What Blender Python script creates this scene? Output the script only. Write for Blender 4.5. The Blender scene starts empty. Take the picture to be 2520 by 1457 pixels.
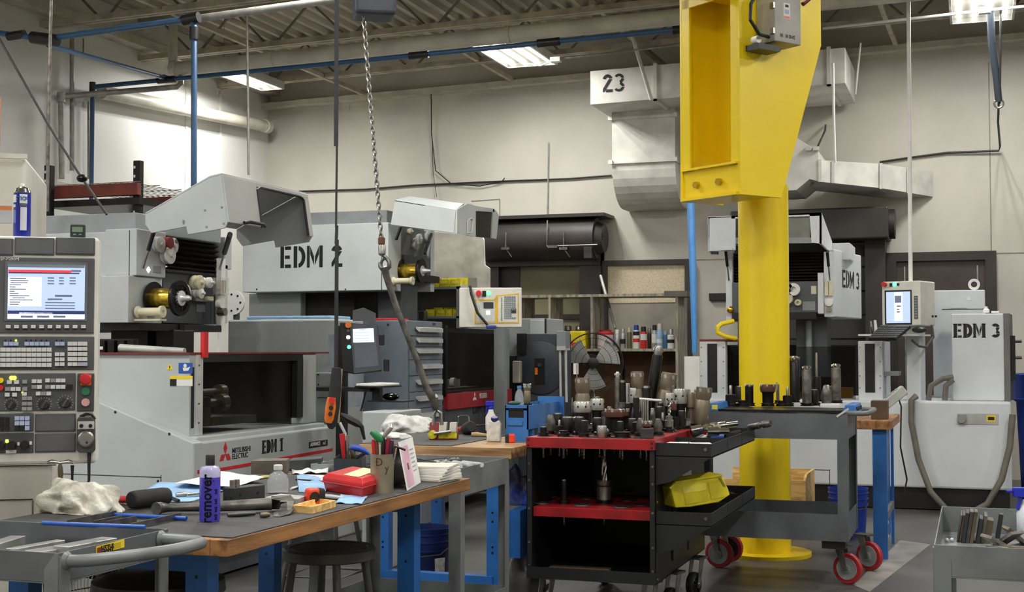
import bpy, bmesh, math, random
from math import sin, cos, tan, pi, radians, atan2, sqrt
from mathutils import Vector, Matrix, Euler
# ------------------------------------------------------------------ camera, world, exposure
RND = random.Random(7)
scene = bpy.context.scene
col = scene.collection
FPX, PSI, CAMZ = 3300.0, radians(19), 1.45
PITCH = math.atan(131.5 / 3300)
V = Vector
cam_fw = V((-sin(PSI) * cos(PITCH), cos(PSI) * cos(PITCH), sin(PITCH)))
cam_rt = V((cos(PSI), sin(PSI), 0))
cam_up = cam_rt.cross(cam_fw)
cd = bpy.data.cameras.new('camera')
cd.sensor_width = 36.0
cd.lens = 36.0 * FPX / 2520
cd.clip_end = 100
cam = bpy.data.objects.new('camera', cd)
col.objects.link(cam)
m3 = Matrix((cam_rt, cam_up, -cam_fw)).transposed()
cam.matrix_world = Matrix.Translation((0, 0, CAMZ)) @ m3.to_4x4()
scene.camera = cam
world = bpy.data.worlds.new('world')
scene.world = world
world.use_nodes = True
world.node_tree.nodes['Background'].inputs[0].default_value = (0.9, 0.95, 1.0, 1)
world.node_tree.nodes['Background'].inputs[1].default_value = 0.25
vs = scene.view_settings
vs.view_transform = 'Standard'
vs.look = 'None'
vs.gamma = 1.0
vs.use_curve_mapping = False
vs.exposure = 0.42
LAMP_W = 70.0          # each ceiling fixture
try:
    scene.cycles.use_denoising = True
    scene.cycles.max_bounces = 4; scene.cycles.diffuse_bounces = 4; scene.cycles.glossy_bounces = 3; scene.cycles.transmission_bounces = 3; scene.cycles.transparent_max_bounces = 8
    scene.cycles.caustics_reflective = False; scene.cycles.caustics_refractive = False
    scene.cycles.use_adaptive_sampling = True; scene.cycles.adaptive_threshold = 0.1; scene.cycles.adaptive_min_samples = 12
    scene.cycles.sample_clamp_indirect = 6
except Exception:
    pass


def A(u, v, X=None, Y=None, Z=None, t=None):
    """the point of a photograph pixel that lies on a room plane (X, Y or Z) or at a depth t"""
    d = cam_fw + cam_rt * ((u - 1260) / FPX) + cam_up * ((728.5 - v) / FPX)
    if X is not None: k = X / d.x
    elif Y is not None: k = Y / d.y
    elif Z is not None: k = (Z - CAMZ) / d.z
    else: k = t
    return V((0, 0, CAMZ)) + d * k


# ------------------------------------------------------------------ materials
def lin(c):
    c = c / 255.0
    return c / 12.92 if c <= 0.04045 else ((c + 0.055) / 1.055) ** 2.4


MATS = {}


def mat(name, rgb, rough=0.5, metal=0.0, var=0.07, scale=6.0, bump=0.0, bscale=60.0, stretch=None, emit=0.0, coat=0.0, alpha=None, trans=0.0, spot=None):
    if name in MATS: return MATS[name]
    m = bpy.data.materials.new(name)
    m.use_nodes = True
    nt = m.node_tree
    b = nt.nodes['Principled BSDF']
    c = tuple(lin(q) for q in rgb) + (1,)
    b.inputs['Roughness'].default_value = rough
    b.inputs['Metallic'].default_value = metal
    b.inputs['Base Color'].default_value = c
    b.inputs['Coat Weight'].default_value = coat
    tc = nt.nodes.new('ShaderNodeTexCoord')
    mp = nt.nodes.new('ShaderNodeMapping')
    nt.links.new(tc.outputs['Object'], mp.inputs[0])
    if stretch: mp.inputs['Scale'].default_value = stretch
    if var > 0:
        n = nt.nodes.new('ShaderNodeTexNoise')
        n.inputs['Scale'].default_value = scale
        n.inputs['Detail'].default_value = 5
        nt.links.new(mp.outputs[0], n.inputs['Vector'])
        r = nt.nodes.new('ShaderNodeValToRGB')
        d = spot or tuple(lin(q * (1 - var * 1.6)) for q in rgb)
        if spot: d = tuple(lin(q) for q in spot)
        r.color_ramp.elements[0].position = 0.32
        r.color_ramp.elements[0].color = tuple(d) + (1,)
        r.color_ramp.elements[1].position = 0.62
        r.color_ramp.elements[1].color = tuple(lin(min(255, q * (1 + var * 0.5))) for q in rgb) + (1,)
        nt.links.new(n.outputs[0], r.inputs[0])
        nt.links.new(r.outputs[0], b.inputs['Base Color'])
    if bump > 0:
        n2 = nt.nodes.new('ShaderNodeTexNoise')
        n2.inputs['Scale'].default_value = bscale
        n2.inputs['Detail'].default_value = 3
        nt.links.new(mp.outputs[0], n2.inputs['Vector'])
        bp = nt.nodes.new('ShaderNodeBump')
        bp.inputs['Strength'].default_value = bump
        bp.inputs['Distance'].default_value = 0.01
        nt.links.new(n2.outputs[0], bp.inputs['Height'])
        nt.links.new(bp.outputs[0], b.inputs['Normal'])
    if emit > 0:
        b.inputs['Emission Color'].default_value = c
        b.inputs['Emission Strength'].default_value = emit
    if alpha is not None:
        b.inputs['Alpha'].default_value = alpha
    if trans > 0:
        b.inputs['Transmission Weight'].default_value = trans
        b.inputs['IOR'].default_value = 1.3
    MATS[name] = m
    return m


edm_grey = mat('edm_grey_paint', (184, 189, 190), 0.45, var=0.03, scale=2)
edm2_white = mat('edm_pale_paint', (206, 213, 213), 0.45, var=0.03, scale=2)
edm3_white = mat('edm_blue_white_paint', (212, 217, 221), 0.42, var=0.03, scale=2)
edm_dark = mat('edm_slate_paint', (86, 90, 95), 0.5, var=0.05)
edm_mid = mat('machine_mid_grey', (140, 146, 149), 0.5, var=0.04)
cream = mat('cream_machine_paint', (206, 202, 192), 0.45, var=0.05, scale=3)
panel_white = mat('panel_white_paint', (222, 220, 210), 0.4, var=0.03)
pend_grey = mat('pendant_grey_plastic', (88, 90, 92), 0.5, var=0.04)
black = mat('black_plastic', (22, 22, 24), 0.45, var=0.1)
blackm = mat('black_oxide_steel', (38, 37, 37), 0.35, 0.6, var=0.15, scale=20)
rubber = mat('black_rubber', (40, 40, 41), 0.75, var=0.15, bump=0.2)
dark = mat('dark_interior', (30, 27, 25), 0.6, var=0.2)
steel = mat('bare_steel', (165, 163, 158), 0.32, 0.9, var=0.12, scale=14)
steel_d = mat('dull_steel', (120, 117, 112), 0.42, 0.85, var=0.2, scale=18)
chrome = mat('bright_chrome', (215, 215, 212), 0.15, 1.0, var=0.05)
alu = mat('aluminium', (216, 218, 218), 0.35, 0.35, var=0.05)
galv = mat('galvanised_pipe', (158, 157, 150), 0.5, 0.3, var=0.1, scale=10)
white = mat('white_plastic', (232, 232, 228), 0.4, var=0.03)
yellow = mat('crane_yellow_paint', (254, 222, 18), 0.38, var=0.015, scale=1.5, bump=0.03, bscale=14, coat=0.2)
yellow_p = mat('yellow_plastic', (228, 214, 40), 0.42, var=0.08, scale=9)
red = mat('tool_cart_red', (152, 24, 30), 0.4, var=0.12, scale=8)
redb = mat('bright_red_plastic', (206, 38, 44), 0.4, var=0.05)
blk_cart = mat('black_cart_paint', (31, 32, 34), 0.42, var=0.12, scale=5)
cart_grey = mat('cart_grey_paint', (98, 102, 105), 0.4, var=0.08, scale=5)
cart_grey2 = mat('cart_pale_grey_paint', (124, 128, 129), 0.4, var=0.1, scale=6)
blue = mat('bench_blue_paint', (44, 108, 184), 0.4, var=0.1, scale=4)
blue_pipe = mat('air_pipe_blue', (46, 84, 122), 0.4, var=0.05)
bucket_blue = mat('bucket_blue', (32, 52, 118), 0.42, var=0.06)
bucket_blue2 = mat('bucket_bright_blue', (24, 62, 170), 0.4, var=0.05)
orange = mat('orange_plastic', (232, 120, 30), 0.4, var=0.05)
redorange = mat('red_orange_plastic', (238, 70, 40), 0.4, var=0.05)
rack_orange = mat('rack_rust_orange', (116, 48, 32), 0.55, var=0.1)
brass = mat('brass_wire', (226, 190, 70), 0.25, 0.9, var=0.1, scale=40)
ivory = mat('ivory_plastic', (214, 208, 178), 0.5, var=0.06)
paper = mat('white_paper', (236, 236, 234), 0.7, var=0.03)
cloth_w = mat('white_rag_cotton', (224, 220, 208), 0.9, var=0.16, scale=9, bump=0.5, bscale=70, spot=(150, 146, 132))
cloth_b = mat('blue_shop_towel', (150, 188, 224), 0.9, var=0.06, bump=0.3, bscale=90)
brown = mat('brown_door_paint', (70, 60, 54), 0.55, var=0.1, scale=3)
door_dark = mat('dark_brown_steel', (52, 47, 44), 0.5, var=0.1, scale=3)
duct_w = mat('duct_white_paint', (214, 212, 204), 0.55, var=0.06, scale=4)
screen_l = mat('lcd_pale_blue', (164, 182, 214), 0.3, var=0.0, emit=0.75)
screen_w = mat('lcd_white', (222, 226, 238), 0.3, var=0.0, emit=0.75)
screen_r = mat('lcd_red', (214, 60, 60), 0.3, var=0.0, emit=0.75)
screen_g = mat('lcd_grey_print', (110, 118, 140), 0.4, var=0.0, emit=0.3)
led_green = mat('led_green', (70, 235, 140), 0.3, var=0.0, emit=3.0)
led_white = mat('led_white', (240, 245, 255), 0.3, var=0.0, emit=3.0)
led_yellow = mat('led_yellow', (205, 235, 70), 0.3, var=0.0, emit=2.0)
inkb = mat('black_ink', (18, 18, 20), 0.6, var=0.0)
inkr = mat('red_ink', (206, 38, 46), 0.5, var=0.0)
inkw = mat('white_ink', (232, 232, 230), 0.5, var=0.0)
inkblue = mat('blue_ink', (38, 84, 164), 0.5, var=0.0)
inky = mat('yellow_ink', (240, 210, 40), 0.5, var=0.0)
inkbrown = mat('brown_marker', (112, 52, 36), 0.6, var=0.0)


def wood_mat(name, a, b, axis_scale):
    if name in MATS: return MATS[name]
    m = mat(name, a, 0.5, var=0.25, scale=3.0, stretch=axis_scale, bump=0.08, bscale=30, spot=b)
    return m


wood = wood_mat('butcher_block_maple', (156, 112, 68), (108, 74, 44), (9, .8, 9))
wood_x = wood_mat('butcher_block_worn', (172, 138, 98), (124, 90, 58), (.8, 9, 9))
pine = wood_mat('pine_wood', (222, 188, 122), (196, 150, 84), (2, 12, 12))
ply = wood_mat('plywood_grey', (164, 156, 140), (112, 104, 92), (8, 8, 1.5))


def glass_mat(name, rgb, alpha, rough=0.08):
    if name in MATS: return MATS[name]
    return mat(name, rgb, rough, var=0.0, alpha=alpha)


smoked = glass_mat('smoked_window', (12, 10, 8), 0.4, 0.2)
smoked.node_tree.nodes['Principled BSDF'].inputs['Specular IOR Level'].default_value = 0.12
clearp = glass_mat('clear_plastic', (225, 232, 238), 0.28, 0.08)

# ------------------------------------------------------------------ mesh builder
ORG = {}


def basis(ax):
    ax = V(ax).normalized()
    h = V((0, 0, 1)) if abs(ax.z) < 0.9 else V((1, 0, 0))
    a = ax.cross(h).normalized()
    return a, ax.cross(a).normalized(), ax


class MB:
    def __init__(s, M=None):
        s.v, s.f, s.sm, s.M = [], [], [], M

    def add(s, vs, fs, smooth=False):
        n = len(s.v)
        for p in vs:
            p = V(p)
            s.v.append(s.M @ p if s.M else p)
        for f in fs:
            s.f.append([i + n for i in f]); s.sm.append(smooth)
        return s

    def box(s, a, b):
        x0, y0, z0 = (min(a[i], b[i]) for i in range(3)); x1, y1, z1 = (max(a[i], b[i]) for i in range(3))
        return s.add([(x0, y0, z0), (x1, y0, z0), (x1, y1, z0), (x0, y1, z0), (x0, y0, z1), (x1, y0, z1), (x1, y1, z1), (x0, y1, z1)],
                     [(0, 3, 2, 1), (4, 5, 6, 7), (0, 1, 5, 4), (1, 2, 6, 5), (2, 3, 7, 6), (3, 0, 4, 7)])

    def cbox(s, c, d):
        return s.box([c[i] - d[i] / 2 for i in range(3)], [c[i] + d[i] / 2 for i in range(3)])

    def bar(s, p, q, w, h, upv=(0, 0, 1)):
        p, q = V(p), V(q)
        ax = (q - p).normalized()
        u = V(upv)
        if abs(ax.dot(u)) > 0.98: u = V((0, 1, 0)) if abs(ax.y) < 0.9 else V((1, 0, 0))
        a = ax.cross(u).normalized() * (w / 2)
        b = a.normalized().cross(ax) * (h / 2)
        pts = [p - a - b, p + a - b, p + a + b, p - a + b, q - a - b, q + a - b, q + a + b, q - a + b]
        return s.add(pts, [(0, 1, 2, 3), (7, 6, 5, 4), (0, 4, 5, 1), (1, 5, 6, 2), (2, 6, 7, 3), (3, 7, 4, 0)])

    def lathe(s, o, prof, ax=(0, 0, 1), n=20, smooth=True):
        """prof: (radius, distance along axis)"""
        o = V(o); a, b, c = basis(ax)
        vs = []
        for r, h in prof:
            for i in range(n):
                an = 2 * pi * i / n
                vs.append(o + c * h + (a * cos(an) + b * sin(an)) * max(r, 1e-5))
        fs = []
        for j in range(len(prof) - 1):
            for i in range(n):
                k = (i + 1) % n
                fs.append((j * n + i, j * n + k, (j + 1) * n + k, (j + 1) * n + i))
        s.add(vs, fs, smooth)
        m = len(s.v) - len(vs); L = (len(prof) - 1) * n
        if prof[0] == prof[-1]: return s
        if prof[0][0] > 1e-4: s.f.append([m + i for i in reversed(range(n))]); s.sm.append(False)
        if prof[-1][0] > 1e-4: s.f.append([m + L + i for i in range(n)]); s.sm.append(False)
        return s

    def cyl(s, p, q, r0, r1=None, n=16):
        p, q = V(p), V(q)
        return s.lathe(p, [(r0, 0), (r0 if r1 is None else r1, (q - p).length)], q - p, n)

    def tube(s, pts, r, n=8, closed=False):
        pts = [V(p) for p in pts]
        if not closed and len(pts) == 2:
            return s.cyl(pts[0], pts[1], *(r if isinstance(r, (list, tuple)) else (r, None)), n)
        L = len(pts); vs = []; pa = None
        for i in range(L):
            if closed: d = pts[(i + 1) % L] - pts[i - 1]
            else: d = pts[min(i + 1, L - 1)] - pts[max(i - 1, 0)]
            d.normalize()
            if pa is None: a = basis(d)[0]
            else:
                a = pa - d * pa.dot(d); a.normalize()
            pa = a; b = d.cross(a)
            rr = r[i] if isinstance(r, (list, tuple)) else r
            for j in range(n):
                an = 2 * pi * j / n
                vs.append(pts[i] + (a * cos(an) + b * sin(an)) * rr)
        fs = []
        for i in range(L if closed else L - 1):
            for j in range(n):
                k = (j + 1) % n; i2 = (i + 1) % L
                fs.append((i * n + j, i * n + k, i2 * n + k, i2 * n + j))
        if not closed:
            fs.append(tuple(reversed(range(n)))); fs.append(tuple((L - 1) * n + j for j in range(n)))
        return s.add(vs, fs, True)

    def prism(s, pts, off):
        pts = [V(p) for p in pts]; off = V(off); n = len(pts)
        nv = V((0, 0, 0))
        for i in range(n): nv += pts[i].cross(pts[(i + 1) % n])
        if nv.dot(off) < 0: pts.reverse()
        return s.add(pts + [p + off for p in pts], [tuple(reversed(range(n))), tuple(range(n, 2 * n))] + [(i, (i + 1) % n, n + (i + 1) % n, n + i) for i in range(n)])

    def quad(s, a, b, c, d):
        return s.add([a, b, c, d], [(0, 1, 2, 3)])

    def sphere(s, c, r, n=12, sc=(1, 1, 1)):
        c = V(c); vs = []; m = n // 2
        for j in range(m + 1):
            th = pi * j / m
            for i in range(n):
                ph = 2 * pi * i / n
                vs.append(c + V((sin(th) * cos(ph) * sc[0], sin(th) * sin(ph) * sc[1], cos(th) * sc[2])) * r)
        fs = []
        for j in range(m):
            for i in range(n):
                k = (i + 1) % n
                fs.append((j * n + i, (j + 1) * n + i, (j + 1) * n + k, j * n + k))
        return s.add(vs, fs, True)

    def tray(s, x0, x1, y0, y1, z0, z1, w):
        """an open-topped box with wall thickness w"""
        s.box((x0, y0, z0), (x1, y1, z0 + w))
        s.box((x0, y0, z0 + w), (x1, y0 + w, z1)); s.box((x0, y1 - w, z0 + w), (x1, y1, z1))
        s.box((x0, y0 + w, z0 + w), (x0 + w, y1 - w, z1)); s.box((x1 - w, y0 + w, z0 + w), (x1, y1 - w, z1))
        return s

    def build(s, name, m, root=None, bevel=0.0, seg=2, sub=0):
        org = ORG.get(root.name, V((0, 0, 0))) if root else V((0, 0, 0))
        me = bpy.data.meshes.new(name)
        if root is None and s.v:
            lo = V([min(p[i] for p in s.v) for i in range(3)]); hi = V([max(p[i] for p in s.v) for i in range(3)])
            org = V(((lo.x + hi.x) / 2, (lo.y + hi.y) / 2, lo.z))
        me.from_pydata([tuple(p - org) for p in s.v], [], s.f)
        me.polygons.foreach_set('use_smooth', s.sm)
        me.update()
        if any(s.sm) and not sub: me.set_sharp_from_angle(angle=radians(38))
        if not isinstance(m, (list, tuple)): me.materials.append(m)
        o = bpy.data.objects.new(name, me)
        col.objects.link(o)
        if root is not None: o.parent = root
        else: o.location = org
        ORG[o.name] = org
        if bevel > 0:
            b = o.modifiers.new('bevel', 'BEVEL'); b.width = bevel; b.segments = seg; b.limit_method = 'ANGLE'; b.angle_limit = radians(40)
        if sub:
            b = o.modifiers.new('sub', 'SUBSURF'); b.levels = sub; b.render_levels = sub
        return o


def tag(o, label, cat, group=None, kind=None):
    if label: o['label'] = label
    if cat: o['category'] = cat
    if group: o['group'] = group
    if kind: o['kind'] = kind
    return o


def thing(name, label, cat, loc=(0, 0, 0), group=None, rotz=0.0):
    o = bpy.data.objects.new(name, None)
    o.empty_display_size = 0.1
    col.objects.link(o)
    o.location = loc
    o.rotation_euler = (0, 0, rotz)
    ORG[o.name] = V(loc)
    return tag(o, label, cat, group)


def struct(o):
    o['kind'] = 'structure'
    return o


def copy_tree(o, parent=None):
    c = o.copy(); col.objects.link(c)
    if parent is not None: c.parent = parent
    ORG[c.name] = ORG.get(o.name, V((0, 0, 0)))
    for ch in o.children: copy_tree(ch, c)
    return c


def frame(o, yaw=0.0, tilt=0.0):
    """local x right, y away, z up at point o"""
    return Matrix.Translation(V(o)) @ Matrix.Rotation(yaw, 4, 'Z') @ Matrix.Rotation(tilt, 4, 'X')


_fc = {}


def lettering(root, s, size, M, m, name='lettering', align='CENTER', sx=1.0, bold=0.0, depth=0.0008, ls=1.0):
    """flat text in the plane of M's local x (right) and z (up), facing local -y"""
    cu = bpy.data.curves.new('t', 'FONT')
    cu.body = s; cu.size = size; cu.align_x = align; cu.align_y = 'CENTER'; cu.extrude = depth; cu.offset = bold; cu.resolution_u = 2
    cu.space_character = ls
    ob = bpy.data.objects.new('t', cu); col.objects.link(ob)
    me = bpy.data.meshes.new_from_object(ob.evaluated_get(bpy.context.evaluated_depsgraph_get()))
    bpy.data.objects.remove(ob); bpy.data.curves.remove(cu)
    org = ORG[root.name]
    T = Matrix.Translation(-org) @ M @ Matrix.Rotation(pi / 2, 4, 'X') @ Matrix.Diagonal((sx, 1, 1, 1))
    me.transform(T)
    me.name = name
    me.materials.clear(); me.materials.append(m)
    o = bpy.data.objects.new(name, me); col.objects.link(o); o.parent = root; ORG[o.name] = org
    return o


def arcband(cx, cy, rx, ry, a0, a1, w, n=10):
    o, i = [], []
    for k in range(n + 1):
        a = radians(a0 + (a1 - a0) * k / n)
        o.append((cx + rx * cos(a), cy + ry * sin(a))); i.append((cx + (rx - w) * cos(a), cy + (ry - w) * sin(a)))
    return o + i[::-1]


def rc(x0, y0, x1, y1): return [(x0, y0), (x1, y0), (x1, y1), (x0, y1)]


def glyph(ch, w=0.2):
    """stencil letters in a 0.62 x 1 box as separate polygons"""
    if ch == 'E': return [rc(0, 0, w, 1), rc(w + .05, .84, .56, 1), rc(w + .05, .42, .5, .58), rc(w + .05, 0, .56, .16)]
    if ch == 'D': return [rc(0, 0, w, 1), arcband(.24, .5, .38, .5, -86, 86, w)]
    if ch == 'M': return [rc(0, 0, w * .75, 1), rc(.82 - w * .9, 0, .82, 1), [(w * .75 + .03, .98), (w * .75 + .03, .6), (.37, .1), (.37, .5)], [(.82 - w * .9 - .03, .98), (.82 - w * .9 - .03, .6), (.42, .1), (.42, .5)]]
    if ch == '1': return [rc(.2, 0, .2 + w, 1), rc(.06, .78, .18, .88)]
    if ch == '2': return [arcband(.29, .68, .29, .32, 20, 165, w), [(.56, .72), (.36, .72), (.02, .2), (.02, .02), (.1, .02)], rc(.2, 0, .58, .16)]
    if ch == '3': return [arcband(.27, .73, .28, .27, 5, 150, w * .85), arcband(.27, .73, .28, .27, -75, -5, w * .85), arcband(.27, .27, .3, .27, -150, -5, w * .85), arcband(.27, .27, .3, .27, 5, 75, w * .85)]
    return []


def stencil(root, s, h, M, m, sx=1.0, gap=0.14, w=0.2, serif=False):
    """each stencilled character a part, standing on local (0,0,0), running along local x"""
    x = 0
    for ch in s:
        if ch == ' ': x += 0.32; continue
        b = MB(M)
        for poly in glyph(ch, w):
            b.prism([((x + p[0]) * h * sx, -0.0012, p[1] * h) for p in poly], (0, 0.001, 0))
        if serif and ch in 'EDM1':
            ww = {'E': .56, 'D': .4, 'M': .82, '1': .56}[ch]
            for zz in (0, .94):
                for xa_, xb_ in (((-.05, w + .03),) if ch in 'ED' else ((-.04, w * .75 + .02), (.82 - w * .9 - .04, .86)) if ch == 'M' else ((.08, .34 + w),)):
                    b.box(((x + xa_) * h * sx, -0.0012, zz * h), ((x + xb_) * h * sx, -0.0002, (zz + .06) * h))
        b.build('stencil_letter', m, root)
        x += {'M': .82}.get(ch, .58) + gap
# ------------------------------------------------------------------ the building
XL, YB = -9.0, 16.0
XR, YF = 7.0, -3.0


def zb(x): return 4.955 + 0.0228 * x      # underside of the roof joists (the roof is pitched a little)


def zd(x): return zb(x) + 0.52            # roof deck


def floor_mat():
    m = mat('floor_concrete', (94, 92, 90), 0.42, var=0.16, scale=1.3, bump=0.05, bscale=8)
    nt = m.node_tree; b = nt.nodes['Principled BSDF']
    src = b.inputs['Base Color'].links[0].from_socket
    n = nt.nodes.new('ShaderNodeTexNoise'); n.inputs['Scale'].default_value = 14; n.inputs['Detail'].default_value = 8
    mx = nt.nodes.new('ShaderNodeMixRGB'); mx.blend_type = 'MULTIPLY'; mx.inputs[0].default_value = 0.35
    nt.links.new(src, mx.inputs[1]); nt.links.new(n.outputs[0], mx.inputs[2]); nt.links.new(mx.outputs[0], b.inputs['Base Color'])
    return m


wall_m = mat('wall_paint_cream', (202, 198, 187), 0.65, var=0.05, scale=0.8, bump=0.04, bscale=5)
wall_l = mat('wall_paint_white', (224, 224, 220), 0.5, var=0.04, scale=0.6)
trim_m = mat('steel_beam_cream', (206, 200, 184), 0.6, var=0.05)
joist_m = mat('joist_paint', (182, 172, 152), 0.6, var=0.1)
deck_m = mat('roof_deck_paint', (194, 186, 170), 0.6, var=0.08, scale=1)
struct(MB().box((XL - .3, YF - .3, -0.2), (XR + .3, YB + .3, 0)).build('floor', floor_mat()))
patch = MB()
pp = [A(2140, 1457, Z=0), A(2290, 1340, Z=0), A(2215, 1330, Z=0), A(2100, 1440, Z=0)]
fl = bpy.data.objects['floor']
MB().prism([(p.x, p.y, 0.0005) for p in pp], (0, 0, 0.0008)).build('floor_patch', mat('pale_floor_patch', (152, 148, 142), 0.45, var=0.1, scale=5), fl)
struct(MB().box((XL - .2, YB, 0), (XR + .2, YB + .2, 6)).build('wall_back', wall_m))
struct(MB().box((XL - .2, YF, 0), (XL, YB, 6)).build('wall_left', wall_l))
struct(MB().box((XR, YF, 0), (XR + .2, YB, 6)).build('wall_right', wall_m))
struct(MB().box((XL - .2, YF - .2, 0), (XR + .2, YF, 6)).build('wall_front', wall_m))
# corrugated deck: ribs run front to back
db = MB(); per = 0.19; x = XL - .2; prof = []
while x < XR + .2:
    for dx, dz in ((0, 0), (0.055, 0), (0.085, 0.055), (0.16, 0.055)):
        prof.append((x + dx, zd(x + dx) + dz))
    x += per
n = len(prof)
db.add([(p[0], YF - .2, p[1]) for p in prof] + [(p[0], YB + .1, p[1]) for p in prof], [(i, i + 1, n + i + 1, n + i) for i in range(n - 1)])
ceil = struct(db.build('ceiling', deck_m))
struct(MB().box((XL - .2, YF - .2, 5.75), (XR + .2, YB + .2, 5.85)).build('roof_slab', joist_m))
# wall seams
wb = bpy.data.objects['wall_back']; wl = bpy.data.objects['wall_left']
for u in (457, 541):
    p = A(u, 400, X=XL)
    MB().box((XL - .01, p.y - .02, 0), (XL + .012, p.y + .02, 4.7)).build('wall_seam', mat('seam_strip', (232, 232, 228), .5), wl)
seam = mat('seam_dark', (150, 144, 132), .7)
p = A(2435, 300, Y=YB)
MB().box((p.x - .006, YB - .004, 0), (p.x + .006, YB + .01, 4.7)).build('wall_seam', seam, wb)
p = A(1700, 640, Y=YB)
MB().box((p.x, YB - .004, p.z - .006), (XR, YB + .01, p.z + .006)).build('wall_seam', seam, wb)
for a, b in (((1160, 495), (1230, 490)), ((1230, 490), (1230, 640))):
    MB().bar(A(*a, Y=YB - .002), A(*b, Y=YB - .002), .012, .01).build('wall_seam', seam, wb)
# ledger beam along the top of the back wall
struct(MB().bar((XL, YB - .09, zb(XL) - .03), (XR, YB - .09, zb(XR) - .03), .18, .07).build('trim_1', trim_m))
struct(MB().bar((XL + .09, YF, zb(XL) - .03 + .2), (XL + .09, YB, zb(XL) + .17), .16, .1).build('trim_2', trim_m))
# open-web joists
for ji, Y in enumerate((14.75, 13.05, 11.35, 9.65, 7.6)):
    nm = ('running beside the back wall', 'above the big white pipe', 'in front of the big pipe, second nearest', 'nearest overhead, running above the crane', 'overhead near the bench')[ji]
    t = thing('roof_joist', 'painted steel open-web roof joist ' + nm, 'roof joist', (XL, Y, zb(XL)), 'roof joists')
    for dz, hh in ((0.03, .06), (0.47, .06)):
        MB().bar((XL, Y - .035, zb(XL) + dz), (XR, Y - .035, zb(XR) + dz), .05, hh).build('chord', joist_m, t)
        MB().bar((XL, Y + .035, zb(XL) + dz), (XR, Y + .035, zb(XR) + dz), .05, hh).build('chord', joist_m, t)
    x = XL + .25; k = 0
    while x < 2.6 and ji < 4:
        x2 = x + .42
        z0, z1 = (.05, .46) if k % 2 else (.46, .05)
        MB().cyl((x, Y, zb(x) + z0), (x2, Y, zb(x2) + z1), .014, None, 6).build('web_bar', mat('joist_web_paint', (128, 120, 106), .6), t)
        x = x2 + (.0 if k % 2 else .12); k += 1
for i, (x, y0) in enumerate(((-7.6, 9.6), (-5.55, 12.9), (-3.6, 12.9), (-0.9, 12.9), (-1.9, 9.6))):
    tag(MB().bar((x, y0, zb(x) + .07), (x + .1, YB - .1, zb(x) + .01), .05, .05).build('bridging_angle', joist_m),
        'thin steel bridging bar under the roof, ' + ('over the storage rack', 'above the open hoods', 'left of the duct marked 23', 'right of the yellow crane', 'hidden behind the yellow crane head')[i], 'roof bar', 'bridging bars')

# ------------------------------------------------------------------ ceiling lights
tube_m = mat('fluorescent_tube', (255, 252, 240), 0.4, var=0, emit=3.0)
tray_m = mat('light_reflector_white', (200, 200, 196), 0.4, var=0.02)


def light_fixture(x, y, w, L, ntube, label):
    z = zb(x) - .12
    t = thing('ceiling_light', label, 'light', (x, y, z), 'fluorescent ceiling lights')
    MB().box((x - w / 2, y - L / 2, z + .05), (x + w / 2, y + L / 2, z + .09)).build('reflector', tray_m, t)
    for sx in (-1, 1):
        MB().box((x + sx * w / 2 - .012, y - L / 2, z), (x + sx * w / 2 + .012, y + L / 2, z + .09)).build('side_rail', tray_m, t)
    for sy in (-1, 1):
        MB().box((x - w / 2, y + sy * L / 2 - .012, z), (x + w / 2, y + sy * L / 2 + .012, z + .09)).build('end_cap', tray_m, t)
        MB().cyl((x, y + sy * L * .4, z + .09), (x, y + sy * L * .4, zd(x)), .004, None, 5).build('hanger_rod', galv, t)
    for k in range(ntube):
        xx = x + (k + .5 - ntube / 2) * w / ntube
        MB().cyl((xx, y - L / 2 + .03, z + .03), (xx, y + L / 2 - .03, z + .03), .019, None, 8).build('lamp_tube', tube_m, t)
    strips = [(0.0, w)] if y < 12 else [((k + .5 - ntube / 2) * w / ntube, .04) for k in range(ntube)]
    for xo, ww in strips:      # one lamp for the whole fixture, or one for each tube where the tubes can be seen
        ld = bpy.data.lights.new('fixture_light', 'AREA')
        ld.shape = 'RECTANGLE'; ld.size = ww; ld.size_y = L - .06; ld.energy = LAMP_W * (0.7 if ntube == 2 else 1.0) / len(strips); ld.color = (1.0, 0.98, 0.94)
        lo = bpy.data.objects.new('fixture_light', ld); col.objects.link(lo); lo.parent = t; lo.location = (xo, 0, .008)


light_fixture(-8.15, 13.95, .32, 1.25, 2, 'two-tube fluorescent light high in the corner by the storage rack')
light_fixture(-4.8, 14.05, .6, 1.2, 4, 'four-tube fluorescent light hanging under the big white pipe')
light_fixture(.12, 14.0, .6, 1.2, 4, 'fluorescent light at the top edge of the picture, right of the crane')
for j, yy in enumerate((9.3, 4.6, 0.0)):
    for i, xx in enumerate((-8.0, -4.8, -1.35, 2.1, 5.5)):
        if (xx > 3 and j == 1) or (xx < -7 and j == 0): continue
        light_fixture(xx, yy, .6, 1.2, 4, 'fluorescent light overhead outside the picture, %s row, %s column' % (('crane', 'bench', 'entrance')[j], ('first', 'second', 'third', 'fourth', 'fifth')[i]))

# ------------------------------------------------------------------ pipes and cables under the roof
pipe_w = mat('sprinkler_main_paint', (208, 203, 188), 0.5, var=0.07, scale=3)


def pipe(name, pts, r, m, label, cat='pipe', group=None, fit=None):
    pts = [V(p) for p in pts]
    if fit is None:
        return tag(MB().tube(pts, r, 10).build(name, m), label, cat, group)
    t = thing(name, label, cat, pts[0], group)
    MB().tube(pts, r, 10).build('pipe_run', m, t)
    for p, d, rr, L in fit:
        d = V(d).normalized(); p = V(p)
        MB().cyl(p - d * L / 2, p + d * L / 2, rr, None, 12).build('fitting', black if m is blue_pipe else m, t)
    return t


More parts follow.
